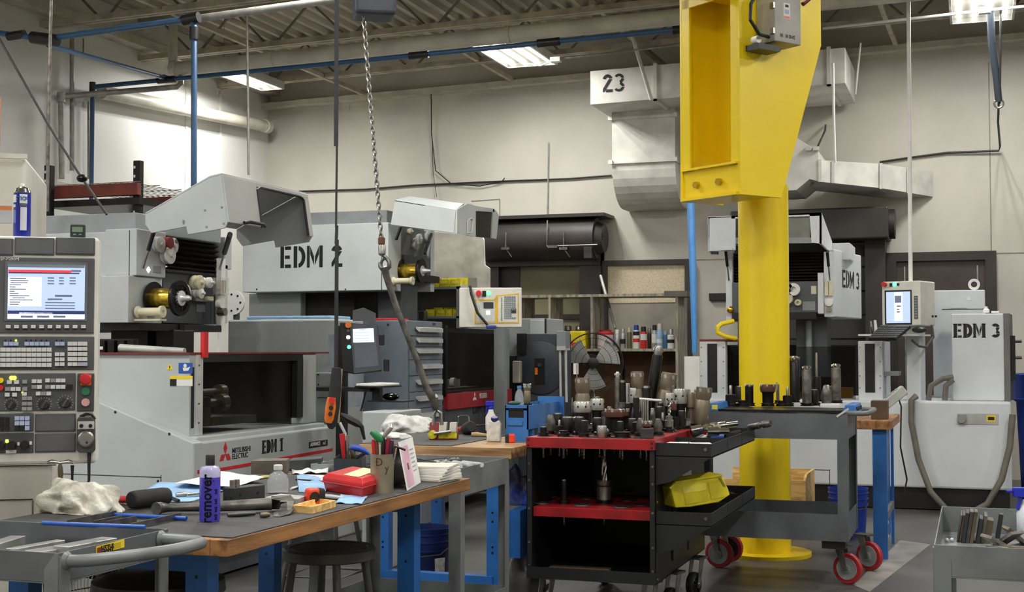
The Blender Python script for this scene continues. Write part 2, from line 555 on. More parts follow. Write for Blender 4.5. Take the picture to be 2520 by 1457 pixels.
pa, pb = A(425, 172, Y=12.6), A(1740, 34, Y=12.6)
dx = (pb - pa)
pe = pa + dx * 2.2
pipe('sprinkler_main', [pa, pe], .082, pipe_w, 'thick cream-painted pipe running across under the roof joists', fit=[(pa + dx * .005, dx, .1, .07), (pa + dx * .66, dx, .092, .05), (pa + dx * .21, dx, .09, .04), (pa + V((0, 0, .3)), (0, 0, 1), .05, .55)])
pipe('wall_pipe', [A(250, 227, X=XL + .16), A(660, 312, X=XL + .16)], .075, pipe_w, 'fat white pipe running along the top of the bright side wall', fit=[(A(655, 311, X=XL + .16), (0, 1, .03), .09, .1)])
ya, yb_ = A(228, 214, Y=11.95), A(1680, 72, Y=12.25)
bd = yb_ - ya
pipe('air_line', [ya - V((0, 0, 1.6)), ya - V((0, 0, .05)), ya + bd * .006, yb_, yb_ + V((.12, .05, -.12)), A(1694, 150, Y=12.25)], .024, blue_pipe, 'long blue compressed-air line hung below the thick cream pipe',
     fit=[(ya, (0, 0, 1), .035, .1), (ya + bd * .14, bd, .036, .2), (ya + bd * .585, bd, .036, .2), (ya + bd * .795, bd, .04, .22), (yb_, bd, .04, .18), (A(1694, 112, Y=12.25), (0, 0, 1), .036, .12), (A(1694, 165, Y=12.25), (0, 0, 1), .034, .22)])
pipe('air_hose', [A(1695, 170, Y=12.25), A(1700, 500, Y=12.0), A(1706, 700, Y=11.8), A(1709, 870, Y=11.8)], [.034, .036, .03, .022], mat('air_hose_blue', (80, 150, 224), .4, var=.04), 'bright blue air hose hanging straight down beside the yellow crane', 'hose')
# second air line: forward run with a drop in front of the first machine
q0, q1 = A(-30, 78, Y=9.0), A(110, 96, Y=9.0)
q2 = A(470, 46, Y=9.0)
drop = A(477, 470, Y=9.0)
pipe('air_line', [q0, q1, q2, q2 + V((.03, 0, -.06)), drop], .024, blue_pipe, 'blue air line with a black elbow dropping down behind the first raised hood',
     fit=[(q1, q1 - q0, .05, .25), (A(40, 87, Y=9.0), (1, 0, .05), .036, .16), (q2, (1, 0, .1), .042, .14), (q2 + V((.03, 0, -.12)), (0, 0, 1), .036, .1)])
pipe('air_branch', [A(120, 112, Y=9.05), A(420, 196, Y=12.2)], .022, blue_pipe, 'blue air branch slanting back from the near line to the far one', fit=[(A(410, 193, Y=12.1), (A(420, 196, Y=12.2) - A(120, 112, Y=9.05)), .034, .2)])
pipe('roof_conduit', [A(470, 48, Y=9.2), A(1000, -25, Y=9.2)], .03, galv, 'grey pipe continuing along the roof past the blue elbow')
c0 = A(150, 240, X=XL + .12); c1 = A(445, 212, Y=12.6)
pipe('drain_pipe', [A(152, 440, X=XL + .12), c0, A(160, 237, X=XL + .14), A(435, 214, Y=12.55), A(445, 205, Y=12.55), A(445, 182, Y=12.6)], .03, galv, 'pale grey pipe coming off the thick pipe and turning down the side wall', fit=[(c0, (0, 0, 1), .042, .1)])
pipe('conduit', [A(177, 95, X=XL + .07), A(177, 420, X=XL + .07)], .024, galv, 'grey electrical conduit on the side wall behind the blue drop')
pipe('conduit', [A(218, 250, X=XL + .05), A(218, 440, X=XL + .05)], .014, galv, 'thin grey conduit beside the blue drop on the side wall')
pipe('hanging_conduit', [A(126, -20, Y=7.4), A(120, 250, Y=7.4), A(116, 520, Y=7.4)], .012, steel_d, 'slim steel conduit hanging in front of the storage rack')
pipe('hanger_rod', [A(608, 40, Y=11.0), A(612, 430, Y=11.0)], .012, galv, 'thin steel rod dropping to the first machine, right of the blue pipe')
pipe('hanger_rod', [A(205, 95, Y=11.9), A(205, 225, Y=12.2)], .006, steel_d, 'short thin hanger rod holding the pale pipe at the corner')
w = A(2237, 55, Y=13.0)
pipe('white_conduit', [V((w.x, 13.0, 5.4)), A(2238, 300, Y=13.0), A(2241, 692, Y=13.0)], .02, white, 'white conduit dropping from the roof to the wheeled console marked by a screen')
pipe('white_strap', [A(2050, 155, Y=14.3), A(2052, 290, Y=14.3), A(2055, 400, Y=14.4)], .014, white, 'thin white pipe between the two ducts right of the crane')
pipe('duct_hanger', [A(2118, 105, Y=14.7), A(2105, 232, Y=14.9)], .01, duct_w, 'thin white hanger strap at the end of the upper duct')
pipe('duct_hanger', [A(1555, 85, Y=14.2), A(1603, 245, Y=14.55)], .022, duct_w, 'slanting white hanger bar in front of the duct marked 23')
blk_cable = mat('black_cable', (30, 30, 32), .5, var=0)
pipe('wall_cable', [A(735, 471, Y=15.97), A(900, 466, Y=15.97), A(1020, 456, Y=15.97), A(1240, 446, Y=15.97), A(1400, 440, Y=15.97), A(1505, 432, Y=15.97)], .011, blk_cable, 'black cable running level across the back wall', 'cable')
pipe('thin_wire', [A(1061, 222, Y=15.9), A(1062, 330, Y=15.95), A(1072, 420, Y=15.95), A(1110, 452, Y=15.95), A(1180, 458, Y=15.95), A(1235, 447, Y=15.95), A(1242, 438, Y=15.95)], .007, blk_cable, 'thin dark wire dropping from the beam and curling along the wall cable', 'cable')
pipe('thin_wire', [A(1063, 330, Y=15.96), A(1066, 430, Y=15.96), A(1075, 485, Y=15.96)], .004, blk_cable, 'hair-thin wire hanging down to the second raised hood', 'cable')
pipe('wall_conduit', [A(1350, 350, Y=15.96), A(1347, 540, Y=15.96)], .008, galv, 'thin grey conduit running down the wall to the rolled shutter')
pipe('cable_drop', [A(2463, 10, Y=14.3), A(2460, 255, Y=14.6)], .012, blk_cable, 'straight black cable hanging beside the thick cable loop', 'cable')
t = thing('cable_loop', 'thick black cable loop gathered in a ring high on the back wall', 'cable', A(2437, 30, Y=14.2))
MB().tube([A(2437, 25, Y=14.2), A(2441, 110, Y=14.4), A(2453, 200, Y=14.55), A(2458, 250, Y=14.6)], .036, 10).build('sleeve', mat('sleeve_blue_black', (34, 42, 52), .6), t)
MB().tube([A(2458, 255, Y=14.6) + V((.045 * cos(a), 0, .045 * sin(a))) for a in [i * pi / 6 for i in range(12)]], .012, 6, True).build('ring', steel, t)
MB().tube([A(2458, 250, Y=14.6), A(2456, 300, Y=15), A(2461, 360, Y=15.9), A(2458, 371, Y=15.95), A(2330, 376, Y=15.97), A(2240, 388, Y=15.97), A(2165, 399, Y=15.97)], .012, 8).build('tail', blk_cable, t)
tag(MB().cbox(A(2423, 26, Y=14.0), (.11, .08, .06)).build('junction_box', white), 'small white junction box under the light at the top edge', 'junction box')
tag(MB().cbox(A(1368, 147, Y=13.9), (.11, .08, .05)).build('junction_box', white), 'small white junction box right of the four-tube light', 'junction box')
pipe('lamp_flex', [A(1368, 147, Y=13.9), A(1330, 162, Y=13.9), A(1290, 156, Y=13.9)], .008, white, 'white flex looping from the small junction box', 'cable')
pipe('light_conduit', [A(1375, 146, Y=13.9), A(1690, 108, Y=13.9)], .012, galv, 'thin conduit running level from the junction box to the blue line')
pipe('light_conduit', [A(2025, 70, Y=13.9), A(2420, 26, Y=13.9), A(2560, 12, Y=13.9)], .014, white, 'thin white conduit running level to the light at the top edge')
pipe('guy_wire', [A(-10, 80, Y=6.9), A(115, 300, Y=6.9), A(200, 436, Y=6.9), A(263, 528, Y=6.9)], .008, blk_cable, 'black wire slanting down across the storage rack', 'cable')
t = tag(MB().sphere(A(202, 439, Y=6.9), .034, 12, (1, 1, .75)).build('cable_weight', blackm), 'black ball fixed on the slanting wire in front of the rack', 'weight')

# ------------------------------------------------------------------ ducts
def duct(name, label):
    return thing(name, label, 'duct', A(1453, 258, Y=14.6))


t = duct('air_duct', 'white rectangular duct stencilled 23 with a curved drop to the wall')
f0 = A(1453, 175, Y=14.6); f1 = A(1453, 258, Y=14.6); fx = A(2080, 160, Y=14.6).x
zt0, zt1 = f0.z, f0.z + .0228 * (fx - f0.x)
body = MB()
zl0, zl1 = f1.z, f1.z + .0228 * (fx - f0.x)
body.prism([(f0.x, 14.6, zl0), (fx, 14.6, zl1), (fx, 14.6, zt1), (f0.x, 14.6, zt0)], (0, 1.25, 0)).build('trunk', duct_w, t, .006)
for u in (1613, 2040):
    x = A(u, 200, Y=14.6).x
    z0 = zl0 + .0228 * (x - f0.x); z1 = zt0 + .0228 * (x - f0.x)
    MB().box((x - .02, 14.575, z0 - .02), (x + .02, 15.85, z0)).build('flange', duct_w, t)
    MB().box((x - .02, 14.575, z0 - .02), (x + .02, 14.6, z1 + .02)).build('flange', duct_w, t)
xa, xb = A(1506, 350, Y=15.2).x, A(1661, 350, Y=15.2).x
ztop = zl0 + .03; zmid = A(1506, 400, Y=15.2).z; zbot = A(1560, 505, Y=15.3).z
pr = [(15.2, ztop), (15.2, zmid)]
for k in range(1, 9):
    a = k / 8 * pi / 2
    pr.append((15.2 + .5 * (1 - cos(a)), zmid - (zmid - zbot) * sin(a)))
pr += [(15.98, zbot), (15.98, ztop)]
MB().prism([(xa, p[0], p[1]) for p in pr], (xb - xa, 0, 0)).build('drop', duct_w, t)
for v in (292, 400):
    z = A(1506, v, Y=15.2).z
    MB().box((xa - .02, 15.17, z - .02), (xb + .02, 15.98, z + .01)).build('flange', duct_w, t)
    for xx in (xa - .01, xb + .01):
        MB().cbox((xx, 15.165, z), (.05, .03, .05)).build('clip', duct_w, t)
cc = A(1483, 228, Y=14.6)
stencil(t, '23', .205, frame((cc.x, 14.598, cc.z), 0), inkb, sx=.98, gap=.1, w=.17)
t = thing('air_duct', 'white low duct elbow with a sagging branch into the back wall, right of the crane', 'duct', A(2000, 450, Y=14.7))
el = [(1900, 338), (1955, 336), (1990, 358), (2014, 372), (2016, 394), (2016, 447), (1992, 441), (1960, 468), (1925, 470), (1900, 470)]
MB().prism([A(u, v, Y=14.7) for u, v in el], (0, .9, 0)).build('elbow', duct_w, t, .004)
a0, a1 = A(2016, 394, Y=14.72), A(2016, 447, Y=14.72)
b0, b1 = A(2168, 403, Y=15.25), A(2168, 463, Y=15.25)
c0, c1 = A(2296, 423, Y=15.98), A(2296, 484, Y=15.98)
off = V((-.25, .68, 0))
MB().add([a0, a1, b1, b0, a0 + off, a1 + off, b1 + off, b0 + off], [(0, 1, 2, 3), (7, 6, 5, 4), (0, 3, 7, 4), (1, 5, 6, 2), (0, 4, 5, 1), (3, 2, 6, 7)]).build('branch', duct_w, t)
MB().add([b0, b1, c1, c0, b0 + off, b1 + off, c1 + V((-.5, 0, 0)), c0 + V((-.5, 0, 0))], [(0, 1, 2, 3), (7, 6, 5, 4), (0, 3, 7, 4), (1, 5, 6, 2), (0, 4, 5, 1), (3, 2, 6, 7)]).build('branch', duct_w, t)
for u, v0, v1, Y in ((2018, 392, 448, 14.70), (2050, 396, 451, 14.82), (2168, 402, 465, 15.23), (2236, 412, 476, 15.6)):
    MB().bar(A(u, v0, Y=Y), A(u, v1, Y=Y), .03, .03, (0, 1, 0)).build('joint_strip', duct_w, t)
for u in (1990, 2008):
    MB().cbox(A(u, 366, Y=14.68), (.06, .05, .04)).build('clip', duct_w, t)
tag(MB().tube([A(2012, 362, Y=15.3), A(2030, 322, Y=15.6), A(2032, 308, Y=15.96)], .012, 6).build('duct_stay', steel_d), 'small steel stay holding the low duct elbow to the wall', 'bracket')

# ------------------------------------------------------------------ openings in the back wall
t = thing('door_1', None, None, A(1330, 700, Y=15.9)); struct(t)
ca, cb_ = A(1192, 590, Y=15.7), A(1470, 590, Y=15.7)
zc = A(1330, 590, Y=15.7).z
rr = .25
MB().cyl((ca.x, 15.72, zc), (cb_.x, 15.72, zc), rr, None, 32).build('shutter_drum', door_dark, t)
MB().cyl((cb_.x, 15.72, zc), (cb_.x + .09, 15.72, zc), .2, .17, 24).build('drum_end', door_dark, t)
for k in range(3):
    MB().cbox((cb_.x + .1, 15.6, zc - .02 + k * .03), (.02, .06, .008)).build('drum_slot', black, t)
MB().box((ca.x + .1, 15.5, zc + rr - .0), (cb_.x + .14, 15.98, zc + rr + .04)).build('hood_plate', door_dark, t)
for u in (1245, 1388):
    p = A(u, 612, Y=15.46)
    MB().cyl((p.x, 15.45, p.z), (p.x, 15.46, p.z + .2), .008, None, 6).build('stop_rod', steel_d, t)
    MB().cbox((p.x, 15.45, p.z), (.1, .05, .03)).build('stop_block', steel_d, t)
    MB().bar((p.x, 15.45, p.z), (p.x + .06, 15.5, p.z - .1), .012, .012).build('stop_strut', steel_d, t)
MB().tube([A(1347, 542, Y=15.44), A(1346, 606, Y=15.44), A(1470, 602, Y=15.46)], .008, 6).build('conduit', galv, t)
MB().cbox(A(1360, 607, Y=15.43), (.12, .03, .03)).build('conduit_box', steel_d, t)
MB().cbox(A(1452, 616, Y=15.6), (.1, .2, .2)).build('gear_box', door_dark, t)
MB().box((A(1196, 650, Y=15.9).x, 15.82, 0), (A(1232, 650, Y=15.9).x, 15.995, zc)).build('side_post', door_dark, t)
MB().box((A(1430, 650, Y=15.9).x, 15.82, 0), (A(1482, 650, Y=15.9).x, 15.995, zc)).build('side_post', door_dark, t)
z1 = A(1300, 657, Y=15.93).z
MB().box((A(1196, 650, Y=15.9).x, 15.78, z1), (A(1482, 650, Y=15.9).x, 15.99, zc - .15)).build('head_rail', door_dark, t)
MB().box((A(1230, 650, Y=15.9).x, 15.93, 0), (A(1277, 650, Y=15.9).x, 15.99, z1)).build('inner_jamb', door_dark, t)
MB().box((A(1277, 650, Y=15.95).x, 15.95, 0), (A(1432, 650, Y=15.95).x, 15.99, z1)).build('glazed_pane', mat('olive_glass', (132, 126, 102), .12, var=.12, scale=.8), t)
MB().box((A(1230, 650, Y=15.9).x, 15.92, A(1300, 780, Y=15.9).z - .03), (A(1432, 650, Y=15.95).x, 15.96, A(1300, 780, Y=15.9).z + .03)).build('mid_rail', door_dark, t)
t = thing('window_1', None, None, A(1590, 700, Y=15.9)); struct(t)
x0, x1 = A(1482, 700, Y=15.93).x, A(1701, 700, Y=15.93).x
zt = A(1590, 640, Y=15.93).z
MB().box((x0, 15.88, zt - .06), (x1, 15.995, zt)).build('frame_head', door_dark, t)
for xx in (x0, x1 - .07):
    MB().box((xx, 15.88, .6), (xx + .07, 15.995, zt - .06)).build('frame_post', door_dark, t)
zp = A(1590, 745, Y=15.95).z
MB().box((x0 + .07, 15.93, zp), (x1 - .07, 15.99, zt - .06)).build('board', mat('beige_particle_board', (214, 200, 172), .75, var=.06, scale=60), t)
MB().box((x0 + .07, 15.94, .6), (x1 - .07, 15.99, zp)).build('pane', mat('dusty_glass', (150, 146, 134), .2, var=.15, scale=2), t)
t = thing('door_2', None, None, A(2310, 700, Y=15.9)); struct(t)
x0, x1 = A(2180, 700, Y=15.93).x, A(2453, 700, Y=15.93).x
zt = A(2310, 620, Y=15.93).z
MB().box((x0, 15.9, zt - .1), (x1, 15.995, zt)).build('frame_head', door_dark, t)
for xx in (x0, x1 - .12):
    MB().box((xx, 15.9, 0), (xx + .12, 15.995, zt - .1)).build('frame_post', door_dark, t)
MB().box((x0 + .12, 15.95, 0), (x1 - .12, 15.99, zt - .1)).build('leaf', brown, t)
MB().box((x0 + .2, 15.935, 0), (x0 + .215, 15.96, zt - .16)).build('edge_strip', steel, t)
MB().box((x1 - .21, 15.935, 0), (x1 - .195, 15.96, zt - .16)).build('edge_strip', steel, t)
t = thing('door_3', None, None, A(2100, 700, Y=15.9)); struct(t)
x0, x1 = A(1800, 600, Y=15.5).x, A(2188, 600, Y=15.5).x
za, zc2 = A(2100, 512, Y=15.5).z, A(2100, 590, Y=15.5).z
MB().box((x0, 15.4, zc2), (x1, 15.99, za)).build('shutter_hood', door_dark, t, .02)
MB().cyl((x1, 15.66, (za + zc2) / 2), (x1 + .06, 15.66, (za + zc2) / 2), .17, None, 20).build('drum_end', door_dark, t)
MB().box((A(2128, 600, Y=15.7).x, 15.7, 0), (A(2178, 600, Y=15.7).x, 15.99, zc2)).build('side_post', door_dark, t)
for i in range(9):
    z = .2 + i * (zc2 - .2) / 9
    MB().box((x0, 15.9, z), (A(2130, 600, Y=15.9).x, 15.96, z + (zc2 - .2) / 9 - .02)).build('slat', door_dark, t)
t = thing('door_4', None, None, A(575, 800, Y=15.9)); struct(t)
x0, x1 = A(540, 800, Y=15.95).x, A(604, 800, Y=15.95).x
zt = A(575, 655, Y=15.95).z
MB().box((x0, 15.9, 0), (x0 + .1, 15.995, zt)).box((x1 - .1, 15.9, 0), (x1, 15.995, zt)).box((x0, 15.9, zt), (x1, 15.995, zt + .1)).build('frame', door_dark, t)
MB().box((x0 + .1, 15.95, 0), (x1 - .1, 15.99, zt)).build('leaf', brown, t)
# ------------------------------------------------------------------ storage rack by the side wall
t = thing('storage_rack', 'orange-beamed storage rack with black slotted uprights by the bright wall', 'rack', A(240, 520, Y=10.2))
for u, Y, v in ((341, 10.2, 396), (122, 10.0, 408), (330, 11.2, 470)):
    p = A(u, v, Y=Y)
    MB().box((p.x - .035, Y - .03, 0), (p.x + .035, Y + .03, p.z)).build('upright', blackm, t, .003)
    if v < 450:
        for k in range(9):
            MB().cbox((p.x - .02, Y - .031, p.z - .06 - k * .08), (.016, .004, .022)).build('slot', white, t)
p, q = A(120, 434, Y=10.15), A(346, 464, Y=10.15)
MB().box((p.x, 10.1, q.z - .06), (q.x, 10.16, q.z + .05)).build('beam', rack_orange, t, .004)
MB().box((p.x, 11.15, q.z - .06), (q.x, 11.2, q.z + .05)).build('beam', rack_orange, t, .004)
k = 0; x = p.x + .05
while x < q.x - .05:
    MB().cyl((x, 10.12, q.z + .055), (x, 11.2, q.z + .055), .004, None, 5).build('deck_wire', galv, t); x += .062
for y in (10.14, 10.45, 10.8, 11.17): MB().cyl((p.x, y, q.z + .062), (q.x, y, q.z + .062), .004, None, 5).build('deck_wire', galv, t)
MB().box((p.x, 10.13, q.z - .14), (q.x, 11.2, q.z - .08)).build('shelf_support', blackm, t)
tag(MB().box(V((A(150, 430, Y=10.8).x, 10.6, q.z + .067)), V((A(190, 410, Y=10.9).x, 10.85, q.z + .17))).build('storage_box', mat('grey_box_card', (196, 196, 192), .6)), 'pale grey box sitting on the orange storage rack', 'box')
# ------------------------------------------------------------------ faces: flat fronts on which panels, keys and labels sit
class Face:
    def __init__(s, o, yaw):
        s.o = V((o[0], o[1], 0)); s.yaw = yaw
        s.x = V((cos(yaw), sin(yaw), 0)); s.n = V((sin(yaw), -cos(yaw), 0))
        s.M = frame(s.o, yaw)

    def P(s, u, v, out=0.0):
        d = cam_fw + cam_rt * ((u - 1260) / FPX) + cam_up * ((728.5 - v) / FPX)
        c = V((0, 0, CAMZ)); o = s.o + s.n * out
        return c + d * ((o - c).dot(s.n) / d.dot(s.n))

    def L(s, u, v):
        p = s.P(u, v) - s.o
        return p.dot(s.x), p.z

    def ext(s, u0, v0, u1, v1):
        um, vm = (u0 + u1) / 2, (v0 + v1) / 2
        return s.L(u0, vm)[0], s.L(u1, vm)[0], s.L(um, v1)[1], s.L(um, v0)[1]

    def box(s, u0, v0, u1, v1, d0=0.0, d1=0.01, b=None):
        x0, x1, z0, z1 = s.ext(u0, v0, u1, v1)
        b = b or MB(s.M)
        return b.box((x0, -d1, z0), (x1, -d0, z1))

    def disc(s, u, v, r, d0, d1, n=20, b=None, r1=None):
        x, z = s.L(u, v); b = b or MB(s.M)
        return b.cyl((x, -d0, z), (x, -d1, z), r, r1, n)

    def at(s, u, v, out=0.001):
        """a frame for lettering centred on the pixel"""
        x, z = s.L(u, v)
        return s.M @ Matrix.Translation((x, -out, z))

    def poly(s, pts, d0=0.0, d1=0.01, b=None):
        b = b or MB(s.M); q = [s.L(*p) for p in pts]
        return b.prism([(x, -d0, z) for x, z in q], (0, -(d1 - d0), 0))


# ------------------------------------------------------------------ wire-cut machine nearest the bench
X1 = -4.5
E1 = thing('wire_cutting_machine', 'grey wire-cutting machine marked EDM 1 with raised hood, behind the bench', 'machine', (X1, 8.1, 0))
FL = Face((0, 7.12, 0), 0); FT = Face((0, 7.22, 0), 0); FR = Face((X1, 0, 0), pi / 2)
pl0, pr0 = A(150, 949, Y=7.12), A(489, 1091, Y=7.12)
zf = A(489, 1091, X=X1).z
YE = 9.2
base = MB().box((-8.2, 7.2, .16), (X1, YE, pr0.z)).build('base', edm_grey, E1, .012)
MB().prism([(X1, 7.12, .16), (X1, 7.12, pr0.z), (pl0.x, 7.12, pl0.z), (-8.2, 7.12, pl0.z), (-8.2, 7.12, .16)], (0, .1, 0)).build('side_skirt', edm_grey, E1, .008)
MB().box((X1 - .06, 7.2, .02), (-8.1, YE - .05, .16)).build('plinth', edm_dark, E1)
b = FL.box(60, 1168, 396, 1169.5, 0, .002); b.build('panel_seam', inkb, base)
FL.box(395, 1169, 396.5, 1330, 0, .002).build('panel_seam', inkb, base)
for u, v in ((284, 1014), (417, 1068), (389, 1184)):
    FL.disc(u, v, .008, 0, .004, 8).build('screw', black, base)
# front apron with its printing
def ap(u, v): return A(u, v, X=X1)
MB().prism([ap(540, 1160), ap(818, 1110), ap(818, 1103), ap(540, 1152)], (.003, 0, 0)).build('red_stripe', inkr, base)
MB().prism([ap(486, 1166), ap(540, 1156), ap(540, 1148), ap(486, 1157)], (.003, 0, 0)).build('red_stripe', inkr, base)


def tri_logo(F, u, v, s, root, m):
    """three diamonds meeting in one point"""
    x, z = F.L(u, v)
    for a in (90, 210, 330):
        a = radians(a); d = V((cos(a), 0, sin(a))); e = V((-sin(a), 0, cos(a)))
        c = V((x, -.0025, z))
        MB(F.M).prism([c, c + d * s * .5 + e * s * .29, c + d * s, c + d * s * .5 - e * s * .29], (0, .002, 0)).build('logo_diamond', m, root)


tri_logo(FR, 554, 1118, .078, base, inkr)
lettering(base, 'MITSUBISHI', .047, FR.at(594, 1107), inkb, sx=.98, bold=.0006)
lettering(base, 'ELECTRIC', .047, FR.at(591, 1122), inkb, sx=.98, bold=.0006)
x, z = FR.L(645, 1117)
stencil(base, 'EDM 1', .088, FR.M @ Matrix.Translation((x, 0, z)), inkb, sx=1.02, gap=.1, w=.3, serif=True)
FR.box(760, 1085, 806, 1100, 0, .002).build('name_plate', inkb, base)
lettering(base, 'ADVANCE', .036, FR.at(775, 1093, .0032), inkw, sx=.9, bold=.0012)
lettering(base, 'm2', .036, FR.at(797.5, 1090, .0032), inkw, sx=1)
# work tank with its window
XT = X1 - .1
zt = A(495, 872, X=XT).z
zl = A(490, 1072, X=XT).z
zsl = A(240, 990, Y=7.22).z
tank = MB().prism([(XT - .1, 7.22, pr0.z - .02), (XT - .1, 7.22, zt), (-7.9, 7.22, zt), (-7.9, 7.22, pl0.z - .2)], (0, .05, 0)).build('tank_side', edm_grey, E1)
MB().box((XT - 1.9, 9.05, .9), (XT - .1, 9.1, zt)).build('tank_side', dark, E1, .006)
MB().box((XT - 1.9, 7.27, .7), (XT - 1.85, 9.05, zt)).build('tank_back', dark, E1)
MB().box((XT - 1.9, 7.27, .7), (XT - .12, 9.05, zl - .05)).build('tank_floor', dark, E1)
FT2 = Face((XT, 0, 0), pi / 2)
ya, yz = 7.22, 9.1
MB().box((XT - .1, ya, zl), (XT, ya + .07, zt)).build('front_post', edm_grey, E1)
MB().box((XT - .06, ya + .07, zl), (XT + .005, ya + .15, zt)).build('slide_rail', alu, E1, .004)
MB().box((XT - .03, ya + .02, zl + .05), (XT + .003, ya + .05, zt - .08)).build('seal_strip', black, E1)
y1 = A(745, 960, X=XT).y; y2 = A(779, 960, X=XT).y
MB().box((XT - .1, y1, zl), (XT, y2, zt)).build('front_post', edm_grey, E1, .012)
MB().box((XT - .05, y1 - .09, zl + .05), (XT + .003, y1, zt - .03)).build('seal_strip', black, E1)
MB().box((XT - .1, ya, zl - .09), (XT + .06, y2 + .02, zl)).build('window_lip', edm_grey, E1, .01)
MB().box((XT - .05, ya + .15, zl), (XT - .04, y1 - .09, zt - .02)).build('window', smoked, E1)
MB().box((XT - .06, ya + .1, zt - .05), (XT, y1, zt)).build('window_head', black, E1)
MB().box((XT - 1.9, 7.2, zt), (XT + .01, 7.26, zt + .012)).build('red_rim', mat('dark_red_rim', (120, 40, 40), .5), E1)
MB().box((XT - .04, 7.26, zt), (XT + .01, 9.1, zt + .012)).build('red_rim', mat('dark_red_rim', (120, 40, 40), .5), E1)
p = A(504, 880, X=XT + .02)
MB().box((XT, p.y - .02, zt - .02), (XT + .03, p.y + .025, zt + .14)).build('red_handle', redb, E1)
for k in range(4):
    MB().cyl((XT + .002, ya + .1, zl + .08 + k * .12), (XT + .009, ya + .1, zl + .08 + k * .12), .006, None, 6).build('screw', black, E1)
# labels on the tank side
s = FT.box(440, 893, 474, 919, 0, .002).build('manual_label', inkblue, tank)
FT.disc(456, 900, .012, .002, .003, 10).build('pictogram', inkw, tank)
FT.poly([(450, 905), (462, 905), (469, 902), (464, 912), (452, 913)], .002, .003).build('pictogram', inkw, tank)
FT.poly([(410, 910), (426, 910), (418, 895)], 0, .002).build('warning_triangle', inky, tank)
FT.box(417, 900, 419, 907, .002, .003).build('pictogram', inkb, tank)
FT.box(419, 925, 474, 950, 0, .002).build('warning_label', inkw, tank)
FT.box(419, 925, 474, 933, .002, .003).build('label_band', inky, tank)
FT.box(419, 933, 435, 950, .002, .003).build('label_photo', inkb, tank)
# fixtures inside the tank
fxm = mat('oily_steel', (120, 108, 88), .4, .6, var=.2)
zi = zl + .02
fx = MB(); fx.box((XT - .75, ya + .15, zi), (XT - .3, ya + .5, zi + .05)).box((XT - .8, ya + .75, zi), (XT - .3, ya + 1.35, zi + .05)).build('work_rail', fxm, E1)
fx = MB().box((XT - .6, ya + .2, zi + .05), (XT - .35, ya + .48, zi + .2)); fx.build('vise_block', fxm, E1, .005)
MB().box((XT - .45, ya + .62, zi), (XT - .3, ya + .74, zi + .2)).build('vise_block', fxm, E1, .005)
MB().cyl((XT - .37, ya + .68, zi + .15), (XT - .37, ya + .95, zi + .15), .03, None, 12).build('vise_screw', fxm, E1)
MB().cyl((XT - .37, ya + .95, zi + .15), (XT - .37, ya + 1.02, zi + .15), .06, None, 14).build('vise_knob', fxm, E1)
MB().cyl((XT - .5, ya + .9, zi + .22), (XT - .5, ya + 1.15, zi + .22), .025, None, 12).build('vise_screw', fxm, E1)
MB().cyl((XT - .5, ya + 1.15, zi + .22), (XT - .5, ya + 1.22, zi + .22), .05, None, 14).build('vise_knob', fxm, E1)
MB().box((XT - .6, ya + .5, zi + .2), (XT - .35, ya + .7, zi + .24)).build('clamp_plate', fxm, E1)
for k in range(3): MB().box((XT - .9, ya + .3 + k * .05, zi + .24), (XT - .5, ya + .33 + k * .05, zi + .3)).build('clamp_bar', fxm, E1)
MB().box((XT - .5, ya + .15, zt - .3), (XT - .1, ya + .22, zt - .1)).build('nozzle_arm', edm_dark, E1)
# row of collets on the tank rim
b = A(283, 872, X=XT - .8)
MB().box((XT - 1.0, 7.5, zt), (XT - .6, 7.55, zt + .1)).build('collet_rack', black, E1)
for k in range(6):
    MB().box((XT - 1.0 + k * .075, 7.46, zt + .01), (XT - .95 + k * .075, 7.5, zt + .09)).build('collet_block', blackm, E1)
    if k < 3: MB().box((XT - .985 + k * .075, 7.457, zt + .03), (XT - .96 + k * .075, 7.461, zt + .05)).build('collet_label', white, E1)
MB().cyl((XT - .6, 7.35, zt + .04), (XT - .12, 7.35, zt + .02), .026, .02, 12).build('rolled_sheet', mat('translucent_sheet', (190, 190, 184), .3), E1)
MB().sphere((XT - 1.12, 7.4, zt + .01), .1, 14, (1, .6, .5)).build('splash_bag', mat('frosted_film', (205, 205, 202), .3), E1)
# column and head
XH = -5.3
YH0, YH1 = 7.62, 8.76
zh0, zh1 = A(320, 794, X=XH).z, A(320, 567, X=XH).z
xl = A(100, 600, Y=YH0).x
head = MB().box((-8.0, YH0, zh0), (XH, YH0 + .35, zh1)).build('head_body', edm_grey, E1, .008)
zs = A(240, 526, Y=YH0 + .05).z
MB().box((-8.0, YH0 + .06, zh1), (XH - .02, YH1, zs)).build('head_top', edm_mid, E1, .006)
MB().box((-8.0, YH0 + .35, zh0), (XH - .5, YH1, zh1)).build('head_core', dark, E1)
FH = Face((0, YH0, 0), 0); FX = Face((XH, 0, 0), pi / 2)
FH.box(317, 567, 319, 794, 0, .002).build('panel_seam', inkb, head)
for u, v in ((252, 785), (314, 785)): FH.disc(u, v, .008, 0, .003, 8).build('screw', black, head)
MB().box((-7.9, YH0 + .05, zh0 - .05), (XH + .02, YH1 - .05, zh0)).build('head_underside', black, E1)
MB().box((XH - .45, YH0 + .4, .9), (XH - .15, YH0 + .75, zh0)).build('lower_column', black, E1)
MB().cyl((XH + .02, YH0 + .55, zh0 - .3), (XH + .02, YH0 + .55, zh0), .03, None, 12).build('wire_guide', blackm, E1)
MB().box((XH - .1, YH0 + .42, zh0 - .22), (XH + .05, YH0 + .68, zh0 - .04)).build('upper_guide', black, E1, .01)
